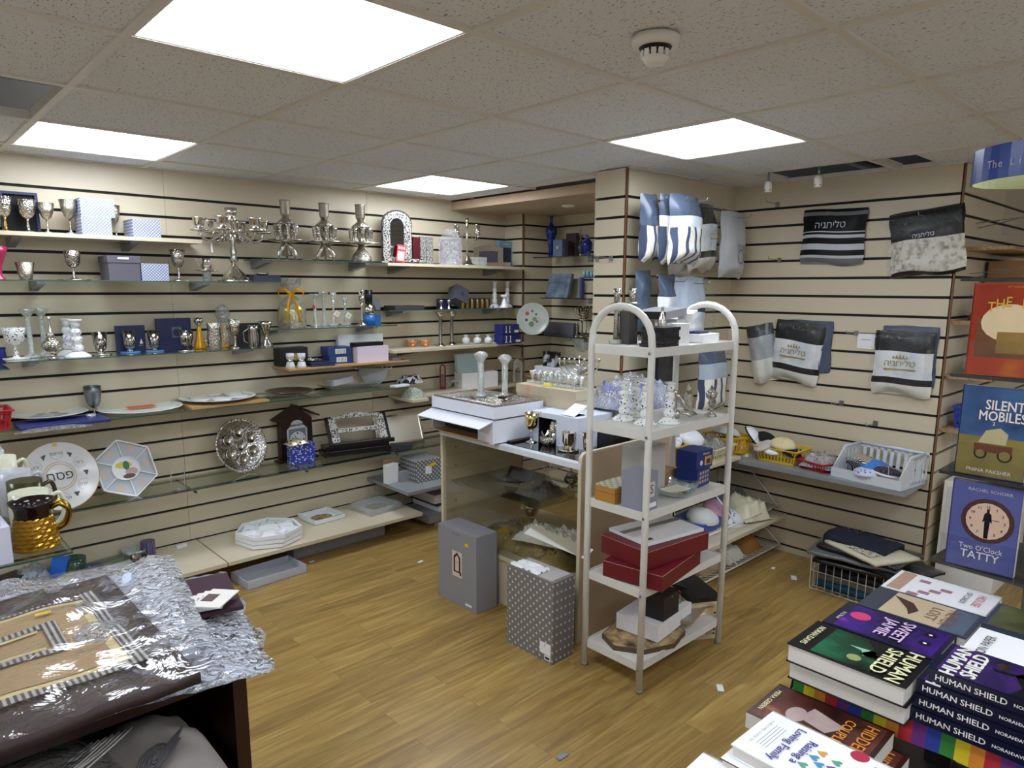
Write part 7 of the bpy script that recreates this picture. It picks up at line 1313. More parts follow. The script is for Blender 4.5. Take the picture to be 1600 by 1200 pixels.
# ================================================================ BOOKS
CORM = {}
def book(label, p, rz, w, l, th, cover, art, hard=True, group=None, parent_tilt=None, spine=None, pagesmat=None, name='book'):
    """lying book: origin at the centre of its underside, local x = reading direction, spine at -x"""
    t = thing(name, label, 'book', p, rz, group); o = .003 if hard else 0; c = .0025 if hard else .0006
    m = MB(pagesmat or M('page_block', '#e3dfd6', .8, var=.05, nscale=200)); m.box(-w/2+.003, w/2-o, -l/2+o, l/2-o, c, th-c); m.build('pages', t)
    m = MB(cover); m.box(-w/2, w/2, -l/2, l/2, 0, c); m.box(-w/2, w/2, -l/2, l/2, th-c, th); m.box(-w/2-.001, -w/2+.002, -l/2, l/2, 0, th)
    if art:
        for a in art:
            if a[0] == 't': _, s, x, y, sz, mm, bold, sx = a; m.text(s, sz, mv(x*w, y*l, th+.0012), mm, bold, sx=sx)
            elif a[0] == 'q': _, x0, x1, y0, y1, mm = a[:6]; zz = a[6] if len(a) > 6 else .0003; m.quad((x0*w, y0*l, th+zz), (x1*w, y0*l, th+zz), (x1*w, y1*l, th+zz), (x0*w, y1*l, th+zz), mm)
            elif a[0] == 'e': _, x, y, r, mm = a[:5]; m.disc(r, th+(a[6] if len(a) > 6 else .0005), mm, T=mv(x*w, y*l, 0), n=18, rx=a[5] if len(a) > 5 else 1)
            elif a[0] == 'p': _, pts, mm = a; m.add([(x*w, y*l, th+.0009) for x, y in pts], [tuple(range(len(pts)))], mm)
    if spine:
        for s, v, sz, mm in spine: m.text(s, sz, mv(-w/2-.001, v*l, th/2) @ rot('Z', -PI/2) @ rot('X', PI/2), mm, .02)
    m.build('cover', t); return t
def glow(name, c1, c2, c3, sc=6): return pattern(name, 'noise', c1, c2, sc, .25, .5, .14, c3=c3)
WHT = M('white_ink', '#f2efe9', .4); CRI = M('cream_ink', '#e9e8b8', .4); ORI = M('amber_ink', '#e0913a', .4)
GRN = glow('green_cover', '#050807', '#10402c', '#3f8f60'); PUR = glow('purple_cover', '#0d0a2c', '#43198a', '#c23fb8'); SUN = glow('sunset_cover', '#14123c', '#5a2f8a', '#e0708a', 5); DKC = M('near_black_cover', '#0c0d12', .25)
# table with the rainbow cloth
t = thing('book_table', 'dark wooden display table for books at the lower right', 'table', (1.44, -.45, 0)); m = MB(M('black_stained_wood', '#17110f', .4, var=.2, nscale=9)); m.box(0, .54, 0, 1.06, .70, .735); m.build('tabletop', t, .003)
for x in (.005, .47):
    for y in (.86, .02): MB(M('black_stained_wood')).box(x, x+.05, y, y+.06, 0, .70).build('leg', t)
m = MB(M('black_stained_wood')); m.box(.01, .52, .1, 1.0, .34, .36); m.build('lower_shelf', t)
RB = ['#2f7d32', '#d9c21e', '#d9882a', '#b3262e', '#6a2a7a', '#2a3a9a']
m = MB(M('rainbow0', RB[0], .8))
def rmat(k): return M('rainbow%d' % (k % 6), RB[k % 6], .8, var=.12)
n = 44
for k in range(n):
    y0, y1 = 1.07-1.07*k/n, 1.07-1.07*(k+1)/n; m.surf(lambda u, v: (u*.55-.004, y0+(y1-y0)*v, .0015), 2, 1, rmat(k)); m.surf(lambda u, v: (-.004-.006*u-.003*math.sin((y0+(y1-y0)*v)*40), y0+(y1-y0)*v, .0015-.055*u*(1+.12*math.sin((y0+(y1-y0)*v)*14))), 5, 2, rmat(k))
m.surf(lambda u, v: (u*.55-.004, 1.07+.008*v, .0015-.055*v), 6, 3, rmat(5)); solo(m, 'striped_cloth', 'rainbow striped cloth covering the book table with a short hanging edge', 'tablecloth', (1.44, -.45, .7355), 0)
z0 = .7385
gA = 'books in stacks on the rainbow cloth'
art_g = [('q', -.46, .46, -.3, .2, glow('green_glow', '#07140f', '#1f6b48', '#57b98a', 9)), ('p', [(-.4, .3), (-.1, .36), (.1, .2), (.05, .02), (-.2, .1), (-.45, .0)], DKC), ('p', [(-.15, .28), (.05, .25), (.0, .1)], M('violet_grey', '#8a7fa8', .4)), ('t', 'HUMAN', 0, .38, .040, CRI, .035, 1.05), ('t', 'SHIELD', 0, .23, .040, CRI, .035, .98), ('e', .22, .02, .014, M('pale_gold_seal', '#9aa06a', .35), 1, .0011), ('t', 'NORAH DAVIS', .02, -.40, .019, CRI, .02, .85), ('p', [(-.15, .12), (.02, .16), (.08, .06), (-.05, .02), (-.1, -.1)], M('pale_mist', '#8fc0a6', .4))]
bk = PI
book('green hardback, lower of two at the left corner of the book table', (1.465, .497, z0), bk, .15, .235, .04, DKC, [], True, gA)
book('dark green hardback with pale title, upper of two at the book table corner', (1.458, .5, z0+.0405), bk, .15, .235, .042, DKC, art_g, True, gA)
PAGB = M('page_block'); z1 = z0+.0405
for k in range(2): book(['lower', 'upper'][k]+' purple hardback with glowing eyes behind the green one', (1.618, .49+.006*k, z0+.0405*k), bk, .15, .232, .04, M('indigo_cover', '#181438', .3), [] if k == 0 else [('q', -.46, .46, -.4, .46, PUR), ('e', .1, .34, .012, DKC), ('e', -.22, .33, .012, DKC), ('e', .1, .34, .004, WHT, 1, .001), ('e', -.22, .33, .004, WHT, 1, .001), ('t', 'SWEET', .0, .12, .036, M('lilac_ink', '#e3c9ea', .4), .03, 1), ('t', 'JAMIE', 0, -.02, .036, M('lilac_ink'), .03, 1.1), ('e', -.1, -.28, .022, M('pink_ball', '#e0407a', .3)), ('t', 'R.C.Noel', .1, -.42, .012, WHT, 0, 1)], True, gA)
for k in range(2): book(['lower', 'upper'][k]+' grey and sand coloured hardback between the purple and the white books', (1.772, .485-.006*k, z0+.04*k), bk, .15, .232, .0395, M('slate_cover', '#3a4152', .35), [] if k == 0 else [('q', -.46, .46, -.3, .25, M('sand_print', '#cdb99a', .4, var=.1, nscale=8)), ('p', [(-.3, -.3), (.1, -.1), (.3, -.05), (.05, .0), (-.2, -.1)], M('umber', '#4a3030', .4)), ('q', -.46, .46, .25, .46, M('blue_grey_cover', '#5a6478', .3)), ('t', 'NEVER', .0, .26, .034, M('thin_brown', '#8a6a5a', .4), 0, 1), ('t', 'LOST', .0, .12, .034, M('thin_brown'), 0, 1)], True, gA)
for k in range(2): book(['lower', 'upper'][k]+' white hardback with falling cards on the cover', (1.928, .48, z0+.04*k), bk, .15, .23, .0395, WHITEC, [] if k == 0 else [('q', -.46, .46, -.46, -.32, M('tan_pink', '#c09a86', .4))]+[('q', -.3+.17*i, -.17+.17*i, -.25+.08*((i*3) % 4), -.14+.08*((i*3) % 4), M('card_mauve', '#a5788a', .4)) for i in range(5)]+[('t', 'HOUSE', 0, .36, .026, M('rose_ink', '#c0606a', .4), 0, 1), ('t', 'OF CARDS', 0, .24, .018, BLACK, 0, 1)], True, gA)
SPN = [('HUMAN SHIELD', .2, .0165, WHT), ('NORAH', -.16, .009, WHT), ('DAVIS', -.27, .009, WHT)]
art_h = [('q', -.46, .46, -.42, .46, SUN), ('p', [(-.46, -.42), (.46, -.42), (.46, -.1), (.1, -.02), (-.2, -.1), (-.46, -.05)], DKC), ('p', [(.05, .12), (.12, .14), (.14, .0), (.25, -.12), (.2, -.2), (.08, -.05)], DKC), ('p', [(.1, -.2), (.2, -.22), (.16, -.34), (.06, -.3)], DKC), ('t', 'HUMAN', -.03, .37, .036, WHT, .03, 1.1), ('t', 'SHIELD', -.03, .24, .036, WHT, .03, 1), ('e', .28, .08, .012, GOLD)]
for k in range(4):
    t = book(['lowest', 'second', 'third', 'topmost'][k]+' of four dark blue paperbacks with the same title on the spine', (1.495+(.012 if k == 3 else .003*k), .267-(.022 if k == 3 else .002*k), z0+.0285*k), 0, .14, .232, .028, M('ink_blue_cover', '#0f1330', .25), art_h if k > 1 else [], False, 'four dark blue paperbacks', spine=SPN)
    m = MB(GOLD); m.disc(.008, 0, T=mv(-.0715, -.085, .014) @ rot('Y', -PI/2), n=16); m.build('spine_seal', t)
PTR = M('pine_green', '#2f5a34', .5, var=.2)
for k in range(3): book(['lowest', 'middle', 'topmost'][k]+' white and lime green paperback with pine trees', (1.66, .235, z0+.034*k), 0, .14, .225, .033, M('lime_cover', '#8fa84f', .4), [('q', -.5, .5, -.5, .5, WHITEC), ('t', 'ON PAPER', -.08, .36, .026, M('dark_grey_ink', '#3a3f3a', .4), 0, .8)]+[('p', [(.1+.1*i, -.25-.02*i), (.2+.1*i, -.25-.02*i), (.15+.1*i, .05-.03*i)], PTR) for i in range(3)]+[('p', [(-.05, -.3), (.3, -.35), (.2, -.1)], M('pale_pine', '#8fbf8a', .4))], False, gA, spine=[('ON PAPER', .2, .02, M('dark_grey_ink'))])
OLV = glow('olive_cover', '#2c2f1c', '#6f7548', '#b9bd8a', 5)
for k in range(3): book(['lowest', 'middle', 'topmost'][k]+' olive brown hardback in the stack at the right edge', (1.835, .235, z0+.033*k), bk if 0 else 0, .15, .235, .0325, M('slate_cover'), [] if k < 2 else [('q', -.46, .46, -.05, .46, OLV), ('q', -.46, .46, -.46, -.05, M('charcoal_cover', '#262a30', .4)), ('t', 'STRENGTH', 0, -.2, .03, WHT, .01, .9), ('t', 'FOR', 0, -.33, .03, WHT, .01, .9)], True, gA)
book('dark navy paperback with blue title at the back of the book table', (1.985, .27, z0), 0, .13, .21, .03, DKC, [('t', 'WITH', .05, .2, .04, M('sky_ink', '#5a9ad6', .4), .02, 1), ('t', 'All', -.1, .25, .035, ORI, 0, 1)], False, gA)
book('flat brown book low under the rainbow table', (1.62, .1, .3605), .3, .16, .24, .02, DKC, [], True, None)
# near pile of books at the bottom edge
t = thing('low_table', 'low black table mostly hidden under the nearest books', 'table', (.98, -.2, 0)); MB(M('black_stained_wood')).box(0, .4, 0, .80, .57, .60).build('tabletop', t)
for x in (.02, .34):
    for y in (.02, .74): MB(M('black_stained_wood')).box(x, x+.04, y, y+.04, 0, .54).build('leg', t)
RST = glow('rust_cover', '#26120f', '#6a3a30', '#b98468', 7)
arth = [('q', -.46, .46, -.46, .46, RST), ('p', [(-.25, -.1), (.1, -.15), (.2, .1), (-.1, .2)], M('pale_rust', '#b9a3a0', .4, var=.3)), ('e', .05, -.18, .02, M('pale_rust'), 1.4), ('t', 'HIDDEN', 0, .36, .034, ORI, .01, .9), ('t', 'COUPLE', 0, .2, .028, M('bright_amber', '#f0a040', .4), .01, .9), ('t', 'MEIRA GEBERN', 0, -.44, .014, CRI, .01, 1)]
book('rust red paperback, lowest of the three visible under the white one', (1.325, .485, .6005), bk, .15, .235, .075, M('rust_edge', '#3a1c1a', .35), arth, False, 'rust red paperbacks')
book('rust red paperback with amber title lying on another copy', (1.325, .515, .676), bk+.02, .15, .235, .035, M('rust_edge'), arth, False, 'rust red paperbacks')
hearts = []
def heart(x, y, s, c):
    hearts.append(('p', [(x, y-s*.8), (x+s, y+.1*s), (x+s*.9, y+.45*s), (x+s*.5, y+.6*s), (x, y+.3*s), (x-s*.5, y+.6*s), (x-s*.9, y+.45*s), (x-s, y+.1*s)], M('heart'+c, c, .4)))
for i, (x, y, c) in enumerate(((.22, -.02, '#5aa088'), (.08, .06, '#4a90c0'), (-.08, .06, '#c03a6a') if 0 else (.34, .08, '#4a90c0'), (.2, .14, '#c03a6a'), (.0, .0, '#4a90c0'), (-.14, .02, '#d99a4a'), (.04, .14, '#7a4a9a'), (-.1, .14, '#5aa088'), (.12, .24, '#5aa088'), (-.0, .25, '#7a4a9a'), (.32, .22, '#4a90c0'))): heart(x, y, .055, c)
book('white hardback under the top white book', (1.15, .47, .6005), bk, .15, .235, .115, M('maroon_edge', '#5a1f30', .4), [('q', -.5, .5, -.5, .5, WHITEC)], True, 'white family books')
book('white book with coloured hearts and blue title at the bottom edge', (1.165, .455, .7165), bk-.02, .155, .24, .026, WHITEC, hearts+[('t', 'Raising a', .02, -.08, .024, M('indigo_ink', '#3a3a8a', .4), .01, 1), ('t', 'Loving Family', .02, -.21, .024, M('indigo_ink'), .01, .95), ('t', 'Rabbi Shimon', -.1, .36, .014, M('crimson_ink', '#b02a4a', .4), .01, 1), ('e', .3, .44, .012, GOLD), ('e', -.42, .22, .016, M('crimson_ink')), ('q', .1, .14, .3, .4, M('indigo_ink')), ('t', 'A BELOVED GUIDE TO', .0, -.42, .007, GREY, 0, 1.3)]+[('q', -.25, .25, -.3-.025*i, -.305-.025*i, GREY) for i in range(4)], True, 'white family books')
book('pale book with a small photograph at the very bottom edge', (1.02, .52, .6005), bk+.05, .14, .21, .1, WHITEC, [('q', -.3, .1, -.1, .2, pattern('tiny_photo', 'noise', '#2f3a5a', '#d6d0c6', 30, .4, .5, .1))], False, 'pale books at the bottom edge')
book('pale book corner left of the other books at the very bottom edge', (.985, .585, .6005), bk+.3, .13, .2, .04, WHITEC, [('q', -.4, .4, .1, .3, M('sky_ink'))], False, 'pale books at the bottom edge')
# ================================================================ BOOK STAND
SX = 2.03; t = thing('book_carousel', 'clear acrylic floor stand with tiers of books and a blue sign on top', 'book stand', (SX+.16, .34, 0)); ACR = clear('acrylic', '#f8f9fa', .05, 1)
m = MB(M('smoke_black', '#1c1b1d', .3)); m.lathe([(.19, 0), (.19, .02), (.03, .03), (.02, .05)], n=30); m.build('base', t); MB(M('grey_tube', '#8f8b84', .4)).tube([(0, 0, .03), (0, 0, 1.86)], .016).build('pole', t); MB(BLACK).tube([(.02, .05, 1.6), (-.03, -.04, 1.7), (-.03, -.04, 1.84)], .003).build('cable', t)
TZ = [.862, 1.105, 1.36]
for z_ in TZ+[1.60]:
    m = MB(M('smoke_acrylic', '#3a3836', .15)); m.prism([(-.2, -.2), (-.16, .2), (.16, .18), (.16, -.18)], z_-.008, z_); m.build('tier_plate', t)
for z_ in TZ: m = MB(ACR); m.box(-.2, -.197, -.17, .17, z_, z_+.09); m.box(-.15, -.147, -.17, .18, z_, z_+.2); m.build('holder', t)
m = MB(ACR); m.box(-.18, -.176, -.2, .12, 1.70, 1.80); m.build('holder', t)
sg = thing('oval_sign', 'blue oval sign band with silver script and a printed wall emblem above the stand', 'sign', (SX+.08, .345, 1.862)); BLS = M('sign_blue', '#1c3f96', .25, var=.03)
ov = [(.16*math.cos(a*PI/24)*(1), .215*math.sin(a*PI/24)) for a in range(48)]; iv = [(x*.985, y*.985) for x, y in ov]
m = MB(BLS); m.ring(ov, iv, -.035, .042); m.build('band', sg); m = MB(M('lime_lining', '#d9dfae', .4)); m.ring([(x*.984, y*.984) for x, y in ov], [(x*.975, y*.975) for x, y in ov], -.035, .042); m.build('inner_lining', sg)
m = MB(M('silver_ink', '#b9bcc6', .3))
def onoval(ang, z_): x, y = .1605*math.cos(ang), .2157*math.sin(ang); nx, ny = math.cos(ang)/.16, math.sin(ang)/.215; return mv(x, y, z_) @ rot('Z', math.atan2(ny, nx)+PI/2) @ rot('X', PI/2)
for k, s in enumerate('The Library'): m.text(s, .026, onoval(PI-.78+.075*k, -.002), None)
for k in range(14): m.box(-.011, .011, -.001, .001, 0, .0006, T=onoval(PI-.1+.055*k, .004))
for r_ in range(6):
    for c_ in range(5): m.box(-.006, .006, -.0035, .0035, 0, .0007, M('pale_ink', '#c9c2cc', .4), T=onoval(PI+.42+.085*c_+.03*(r_ % 2), .022-.0095*r_))
m.build('printed_script', sg)
def upbook(label, z_, y0, w, l, cover, art, tilt=.0, x=SX+.005):
    t = book(label, (x, y0-w/2, z_+.001), 0, w, l, .02, cover, art, False, 'books facing the camera on the acrylic stand'); 
    T = mv(x+.012, y0-w/2, z_+.002+l/2) @ rot('Z', -PI/2) @ rot('X', PI/2-tilt); t.matrix_world = T; return t
ORC = glow('orange_cover', '#8a2410', '#c2481a', '#e08a3a', 4)
upbook('orange book with arched yellow title on the top tier of the stand', TZ[2], .507, .147, .225, M('orange_spine', '#b8431a', .3), [('q', -.49, .49, -.49, .49, ORC), ('q', -.4, .49, -.3, .12, M('sepia_brown', '#7a4a2a', .4, var=.4, nscale=16), .0004), ('e', .05, .08, .045, M('sun_glow', '#e9d2a8', .4), 1.3), ('q', -.1, .3, -.25, -.02, M('ochre_map', '#9a7a3a', .4, var=.4), .0009), ('t', 'BY YISRAEL', .1, .46, .007, ORI, 0, 1)]+[('t', s, -.22+.12*i, .24+.06*math.sin(i*.6), .034, M('yellow_ink', '#e6b83a', .4), .01, .8) for i, s in enumerate('THE HIVE')])
SKY = glow('sky_cover', '#1f3a6a', '#5a86b8', '#c0cfe0', 4)
upbook('book with a covered wagon picture on the middle tier of the stand', TZ[1], .505, .147, .228, M('blue_spine', '#23406f', .3), [('q', -.49, .49, -.05, .49, SKY), ('q', -.49, .49, -.49, -.05, M('field_print', '#8a7a3e', .4, var=.45, nscale=22)), ('p', [(-.2, -.12), (.2, -.12), (.22, .0), (.1, .06), (-.1, .02)], M('wagon_cover', '#bfb48a', .5)), ('q', -.25, .3, -.22, -.13, M('wagon_wood', '#6a3418', .5), .0009), ('e', -.15, -.24, .014, DKC), ('e', .2, -.24, .016, DKC), ('e', -.15, -.24, .01, M('field_print'), 1, .001), ('e', .2, -.24, .012, M('field_print'), 1, .001), ('t', 'SILENT', .13, .30, .034, WHT, .02, .78), ('t', 'MOBILES', .11, .18, .034, WHT, .02, .76), ('t', 'PNINA PAKSHER', .0, -.43, .013, WHT, 0, 1), ('t', '2', .0, .1, .012, WHT, 0, 1)])
DIAL = [('e', .05, .08, .058, M('clock_rim', '#4a2c2c', .3)), ('e', .05, .08, .047, M('clock_cream', '#d9b8a0', .4), 1, .0008)]
for k in range(12):
    a = PI/2-k*PI/6; DIAL.append(('t', str(k or 12), .05+.037*math.cos(a)/.15, .08+.037*math.sin(a)/.228, .010, DKC, .01, 1))
upbook('violet blue book with a clock and standing figure, lower tier of the stand', TZ[0], .503, .15, .226, M('violet_spine', '#4a4f86', .3), [('q', -.49, .49, -.49, .49, M('violet_cover', '#565c96', .3, var=.15, nscale=9))]+DIAL+[('p', [(.02, -.12), (.08, -.12), (.09, .08), (.12, .06), (.1, .16), (.07, .18), (.07, .22), (.03, .22), (.03, .18), (0, .16), (-.02, .06), (.01, .08)], DKC), ('q', .05, .22, .1, .106, DKC, .0012), ('t', 'Two O\'Clock', .0, -.25, .019, WHT, .0, .9), ('t', 'TATTY', .0, -.34, .029, WHT, .012, .95), ('t', 'RACHEL SCHORR', .05, .42, .011, M('pale_ink'), 0, 1.1)])
# ================================================================ LEFT DESK AND COVERS
DWD = M('mahogany', '#2c120c', .35, var=.25, nscale=9)
t = thing('desk', 'dark mahogany desk with open front at the lower left', 'desk', (.54, 1.45, 0)); m = MB(DWD); m.box(-1.6, 0, 0, .57, .715, .74); m.build('desktop', t, .002); MB(DWD).box(-.03, 0, 0, .57, 0, .715).build('side_panel', t); MB(DWD).box(-1.6, -.03, .54, .56, 0, .715).build('back_panel', t); MB(DWD).box(-1.6, -.03, -.42, .54, .48, .5).build('inner_shelf', t)
SILF2 = clear('silver_film', '#eef0f6', .12, 6, 1.8, 34, .25, '#e8ebf4')
z = .7405
def sheet(fnx, nu, nv, mat, name, label, cat, p, rz, thick=.01): m = MB(mat); m.surf(fnx, nu, nv, thick=thick); return solo(m, name, label, cat, p, rz)
wob = lambda u, v, s, a: a*noise.noise(Vector((u*5+s, v*5, s)))
heap('plastic_wrapped_cover', 'crinkled silver film package at the right end of the desk', 'cover', (.37, 1.745, z), .54, .60, .035, M('silver_grey_cloth', '#c6cad6', .5, var=.15, nscale=12), 51, -.2, None, .35, 30, film=SILF2, fr=14)
m = MB(M('plum_cloth', '#3a1f2e', .85)); m.box(-.06, .06, -.12, .12, 0, .01); solo(m, 'plum_cover', 'folded plum coloured cloth under film at the right end of the desk', 'cover', (.585, 1.78, z+.036), -.2)
for k in range(4):
    m = MB(M('card_white_print', '#ddd8d2', .5, var=.08)); m.box(-.035, .035, -.05, .05, 0, .003); m.box(-.03, .0, -.02, .02, .003, .0036, M('umber')); solo(m, 'printed_card', 'white printed card, '+['lowest', 'second', 'third', 'topmost'][k]+' of the fan between plum cloth and fringed cover', 'card', (.555+.004*k, 1.72-.012*k, z+.05+.006*k), -.3-.18*k, 'fan of printed cards')
# fringed white cover
o = sheet(lambda u, v: (-.42*(1-u)+.0, (v-.5)*.56, .03+wob(u, v, 3, .012)), 14, 14, M('pale_blue_cloth', '#c3cbdd', .5, var=.06), 'fringed_white_cover', 'white table cover with a fringed silver edge under clear film', 'cover', (.50, 1.76, z+.03), -.17, .02)
m = MB(pattern('silver_lace', 'cells', '#6b7080', '#e6e9f2', 70, .4, .25, .1)); m.box(-.07, -.005, -.28, .28, .032, .037); 
for k in range(46): y = -.28+.56*k/45; m.tube([(-.005, y, .034), (.02, y+.003, .03), (.035, y+.004, .02)], .0022, M('silver_thread2', '#c9cdd8', .5), n=4)
m.build('fringe', o); f = MB(SILF2); f.surf(lambda u, v: (-.42*(1-u)*1.02+.03, (v-.5)*.6, .046+wob(u, v, 9, .03)), 26, 26); f.build('clear_film', o)
# brown and tan cover
P0 = (.405, 1.67, z+.068); BR = M('brown_velvet', '#33211f', .6, var=.2, nscale=14); TAN = M('tan_velvet', '#a98c62', .75, var=.12, nscale=10); CRB = M('cream_border', '#d9c48a', .6); GREYB = pattern('twist_braid', 'wave', '#3f3d44', '#b3aca2', 28, .6, .5, .2)
o = sheet(lambda u, v: (-1.1*(1-u), (v-.5)*.66, .012+wob(u*2, v, 5, .008)), 24, 14, BR, 'brown_challah_cover', 'large brown and tan velvet cover with braided borders under clear film', 'cover', P0, .0, .02); o.rotation_euler = (0, .0, .02)
def band(x0, x1, y0, y1, mat, zz, nu=16, nv=10):
    nu = max(nu, int((x1-x0)/.02)); nv = max(nv, int((y1-y0)/.02)); m_.surf(lambda u, v: (x0+(x1-x0)*u, y0+(y1-y0)*v, zz+wob((1+(x0+(x1-x0)*u)/1.1)*2, (y0+(y1-y0)*v)/.66+.5, 5, .008)), nu, nv, mat)
m_ = MB(TAN); band(-1.1, -.085, -.19, .195, CRB, .0165); band(-1.1, -.105, -.17, .175, TAN, .0185); m_.build('tan_field', o)
m_ = MB(GREYB); band(-.085, -.055, -.215, .225, GREYB, .0195); band(-1.1, -.06, -.218, -.19, GREYB, .0195); band(-1.1, -.085, .195, .205, GREYB, .0195)
band(-.19, -.162, -.06, .09, GREYB, .0235); band(-.9, -.19, .068, .09, GREYB, .0235); band(-.9, -.19, -.06, -.035, GREYB, .0235); m_.build('braid', o)
m_ = MB(CRB); band(-.9, -.2, .055, .065, CRB, .0235); band(-.9, -.2, -.032, -.022, CRB, .0235); m_.box(-.19, -.16, .13, .142, .030, .032, YEL); m_.build('cream_lines', o)
f = MB(clear('glossy_film', '#f8f8fb', .05, 1.7, .35, 8, .01)); f.surf(lambda u, v: (-1.12*(1-u)+.02, (v-.5)*.72, .034+wob(u*2, v, 5, .008)+wob(u*5, v*3, 13, .009)), 44, 30); f.build('clear_film', o)
m = MB(WHITEC); m.surf(lambda u, v: ((u-.5)*.14, (v-.5)*.09, .008+wob(u, v, 2, .003)), 8, 6, thick=.006); solo(m, 'white_packet', 'white packet lying on the brown cover at the left edge', 'packet', (.03, 1.66, z+.115), .1)
# velvet bags in the desk
GV = M('grey_velvet', '#7d7671', .9, var=.12, nscale=16)
o = heap('grey_velvet_bag', 'large grey velvet bag with embroidered scroll in the open desk front', 'bag', (.32, 1.37, .5005), .33, .54, .21, GV, 61, 0, None, .12, 26, fr=6)
m = MB(M('dark_stitch', '#3f3d42', .8))
for k in range(5): m.tube([(.0+.04*math.cos(q*.5+k)*(.4+.12*q), -.06+.045*math.sin(q*.6+k*1.3)*(.4+.1*q), .207) for q in range(10)], .0028, n=4)
m.build('embroidery', o)
for k in range(4): heap('grey_velvet_bag', ['lowest', 'second', 'third', 'topmost'][k]+' of the grey velvet bags in film piled at the left in the desk', 'bag', (.05+.015*k, 1.38, .5005+.05*k), .42, .5, .055, M('taupe_velvet', '#6b625a', .9, var=.12), 62+k, .1*k, 'piled velvet bags in the desk', .12, 16, film=FILM, fr=6)
heap('dark_velvet_bag', 'dark wrapped velvet bag on the floor part of the desk', 'bag', (.2, 1.6, .001), .5, .3, .2, M('taupe_velvet'), 70, 0, None, .2, 14, film=FILMC)
m = MB(M('yellow_paper', '#d9cf7a', .6)); m.box(-.05, .05, -.01, .01, 0, .003); solo(m, 'yellow_card', 'small yellow card in front of the velvet bags', 'card', (.02, 1.42, .62), 0) if 0 else None
m = MB(M('film_fold', '#bdb8b4', .2))
for k in range(7): m.tube(crv([(.31-.012*k, 1.46, .69), (.24-.03*k, 1.37-.01*k, .714), (.12-.045*k, 1.29+.012*k, .71), (-.06-.05*k, 1.22+.03*k, .69)]), .0022, n=5)
solo(m, 'film_folds', 'clear plastic folds fanning over the grey velvet bags', 'plastic wrap')
m = MB(M('pink_plastic', '#c98aa0', .4)); m.box(-.03, .03, -.008, .008, 0, .008); solo(m, 'pink_zip_tag', 'small pink plastic tag on the grey velvet bags', 'tag', (.16, 1.26, .69), .3)
# ================================================================ NEAR LEFT SHELF UNIT
ZL = .75
t = thing('glass_shelf', 'near glass shelf at the left edge carrying mugs and the golden jug', 'shelf', (-.1, 2.46, ZL), 0, None); m = MB(GLASS); m.box(-.6, .505, 0, .8, -.006, 0); m.box(-.6, .505, -.001, 0, -.006, 0, GEDGE); m.box(.505, .506, 0, .8, -.006, 0, GEDGE); m.build('glass_pane', t)
for y in (.1, .7): MB(STEEL).tube([(-.3, y, -.75), (-.3, y, -.006)], .01).build('support_post', t)
JG = M('golden_glaze', '#a87a1c', .25, .55, .1); BRG = M('brown_glaze', '#1f1312', .12)
p = at(62, 862, ZL); R = wid(p, 64)/2; H = hgt(p, 782); t = thing('washing_jug', 'golden diamond textured jug with dark brown rim and two handles', 'jug', p+Vector((0, .05, 0)), faceang(p)); H = .155
nn = 15; vs = []; fs = []; rows = 8
for i in range(rows*2+1):
    v = i/(rows*2); r = R*(1.0-.22*v**1.6); zz = H*(.02+.66*v)
    for j in range(nn*2): a = PI*j/nn; rr = r*(1+(.075 if i % 2 == 1 and (j+i//2) % 2 == 0 else 0)); vs.append((rr*math.cos(a), rr*math.sin(a), zz))
for i in range(rows*2):
    for j in range(nn*2): k = (j+1) % (nn*2); fs.append((i*nn*2+j, i*nn*2+k, (i+1)*nn*2+k, (i+1)*nn*2+j))
m = MB(JG); m.add(vs, fs+[tuple(range(nn*2))[::-1]]); m.build('jug_body', t)
m = MB(BRG); m.lathe([(R*.79, H*.66), (R*.76, H*.78), (R*.82, H*.88), (R*1.0, H), (R*.97, H), (R*.78, H*.88), (R*.7, H*.72), (R*.85, H*.2), (.001, H*.1)], n=36); m.build('rim', t)
for s in (-1, 1): m = MB(silver('gold_handle', '#a98a3a', .22)); m.tube(crv([(R*.75, s*.012, H*.82), (R*1.15, s*.02, H*.88), (R*1.5, s*.02, H*.72), (R*1.35, s*.012, H*.45), (R*.95, s*.006, H*.34)]), .008); m.build('handle', t)
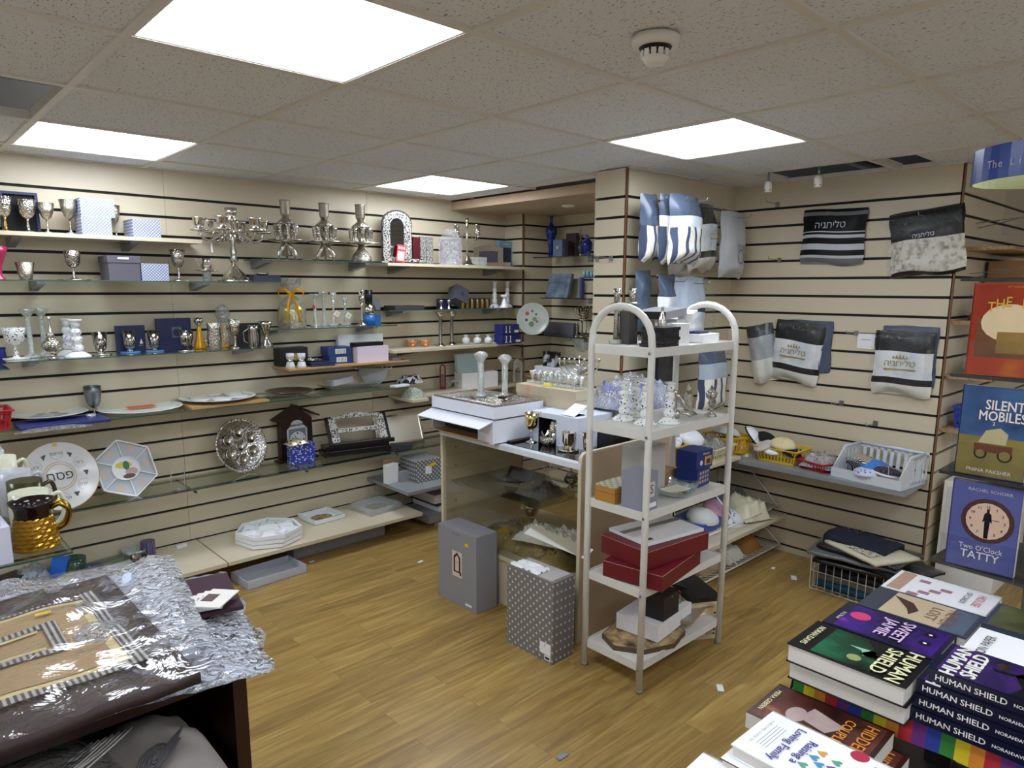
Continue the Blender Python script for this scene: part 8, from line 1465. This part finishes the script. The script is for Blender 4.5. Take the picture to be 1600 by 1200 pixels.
def mugL(label, x, y, r, h, mat, inner, hz=0):
    t = thing('mug', label, 'mug', (x, y, ZL), hz, 'mugs crowded on the near glass shelf'); MB(mat).lathe([(r*.8, 0), (r*.9, .01), (r, h*.5), (r*.95, h), (r*.9, h)], n=26, cap=True).build('cup', t); MB(inner).lathe([(r*.9, h), (r*.93, h*.5), (r*.8, .02), (.001, .015)][::-1], n=26, cap=False).build('inside', t); MB(mat).tube(crv([(r*.9, 0, h*.82), (r*1.45, 0, h*.86), (r*1.6, 0, h*.55), (r*1.3, 0, h*.25), (r*.9, 0, h*.2)]), .007).build('handle', t)
CRG = M('cream_glaze', '#dcdcc4', .2); NVG = M('navy_glaze', '#10163a', .15)
mugL('cream mug right behind the golden jug', .34, 2.70, .06, .155, CRG, CRG)
mugL('dark olive mug with black inside, second behind the golden jug', .35, 2.85, .055, .16, M('olive_glaze', '#3c3a22', .2), M('black_inside', '#17180f', .2), .1)
mugL('white and grey mug with navy inside behind the olive one', .34, 3.0, .055, .165, M('grey_glaze2', '#b9bcc4', .2), NVG, .1)
mugL('cream mug with thick handle at the back of the row', .32, 3.16, .055, .19, CRG, CRG, .2)
Wm = M('lilac_white_card', '#dcdaea', .5, var=.015)
m = MB(Wm); m.box(-.34, 0, 0, .14, 0, .115); solo(m, 'white_box', 'near white box at the left edge, lower of two beside the golden jug', 'box', (.255, 2.47, ZL+.0005), .03, None, .0015)
m = MB(Wm); m.box(-.34, 0, 0, .14, 0, .125); solo(m, 'white_box', 'near white box at the left edge, upper of two beside the golden jug', 'box', (.235, 2.475, ZL+.117), .0, None, .0015)
m = MB(Wm); m.box(-.34, 0, 0, .14, 0, .2); solo(m, 'white_box', 'upright white box behind the mugs at the left edge', 'box', (.345, 3.10+.13, ZL+.0005), .0, None, .0015)
heap('plastic_wrap', 'clear crumpled film on top of the upright white box', 'plastic wrap', (.22, 3.3, ZL+.2015), .24, .13, .07, M('pale_grey_film'), 75, 0, None, .7, 14, film=FILMC)
LT('small_seder_plate', 'small printed white dish leaning behind the mug handles', 'plate', 62, 776, 760, 6, .5215, 'tumbler', WCER) if 0 else None
m = MB(M('dark_frame_bits', '#1b1a1c', .4)); m.box(-.1, .05, -.05, .05, 0, .06); solo(m, 'dark_open_case', 'dark hinged case on the bottom shelf at the far left edge', 'case', at(20, 900, .1405), .4)
heap('film_bag', 'blue and clear film bag on the bottom shelf below the golden jug', 'packet', at(52, 905, .1405), .16, .16, .09, M('pale_blue_film'), 77, 0, None, .6, 14, film=FILMC)
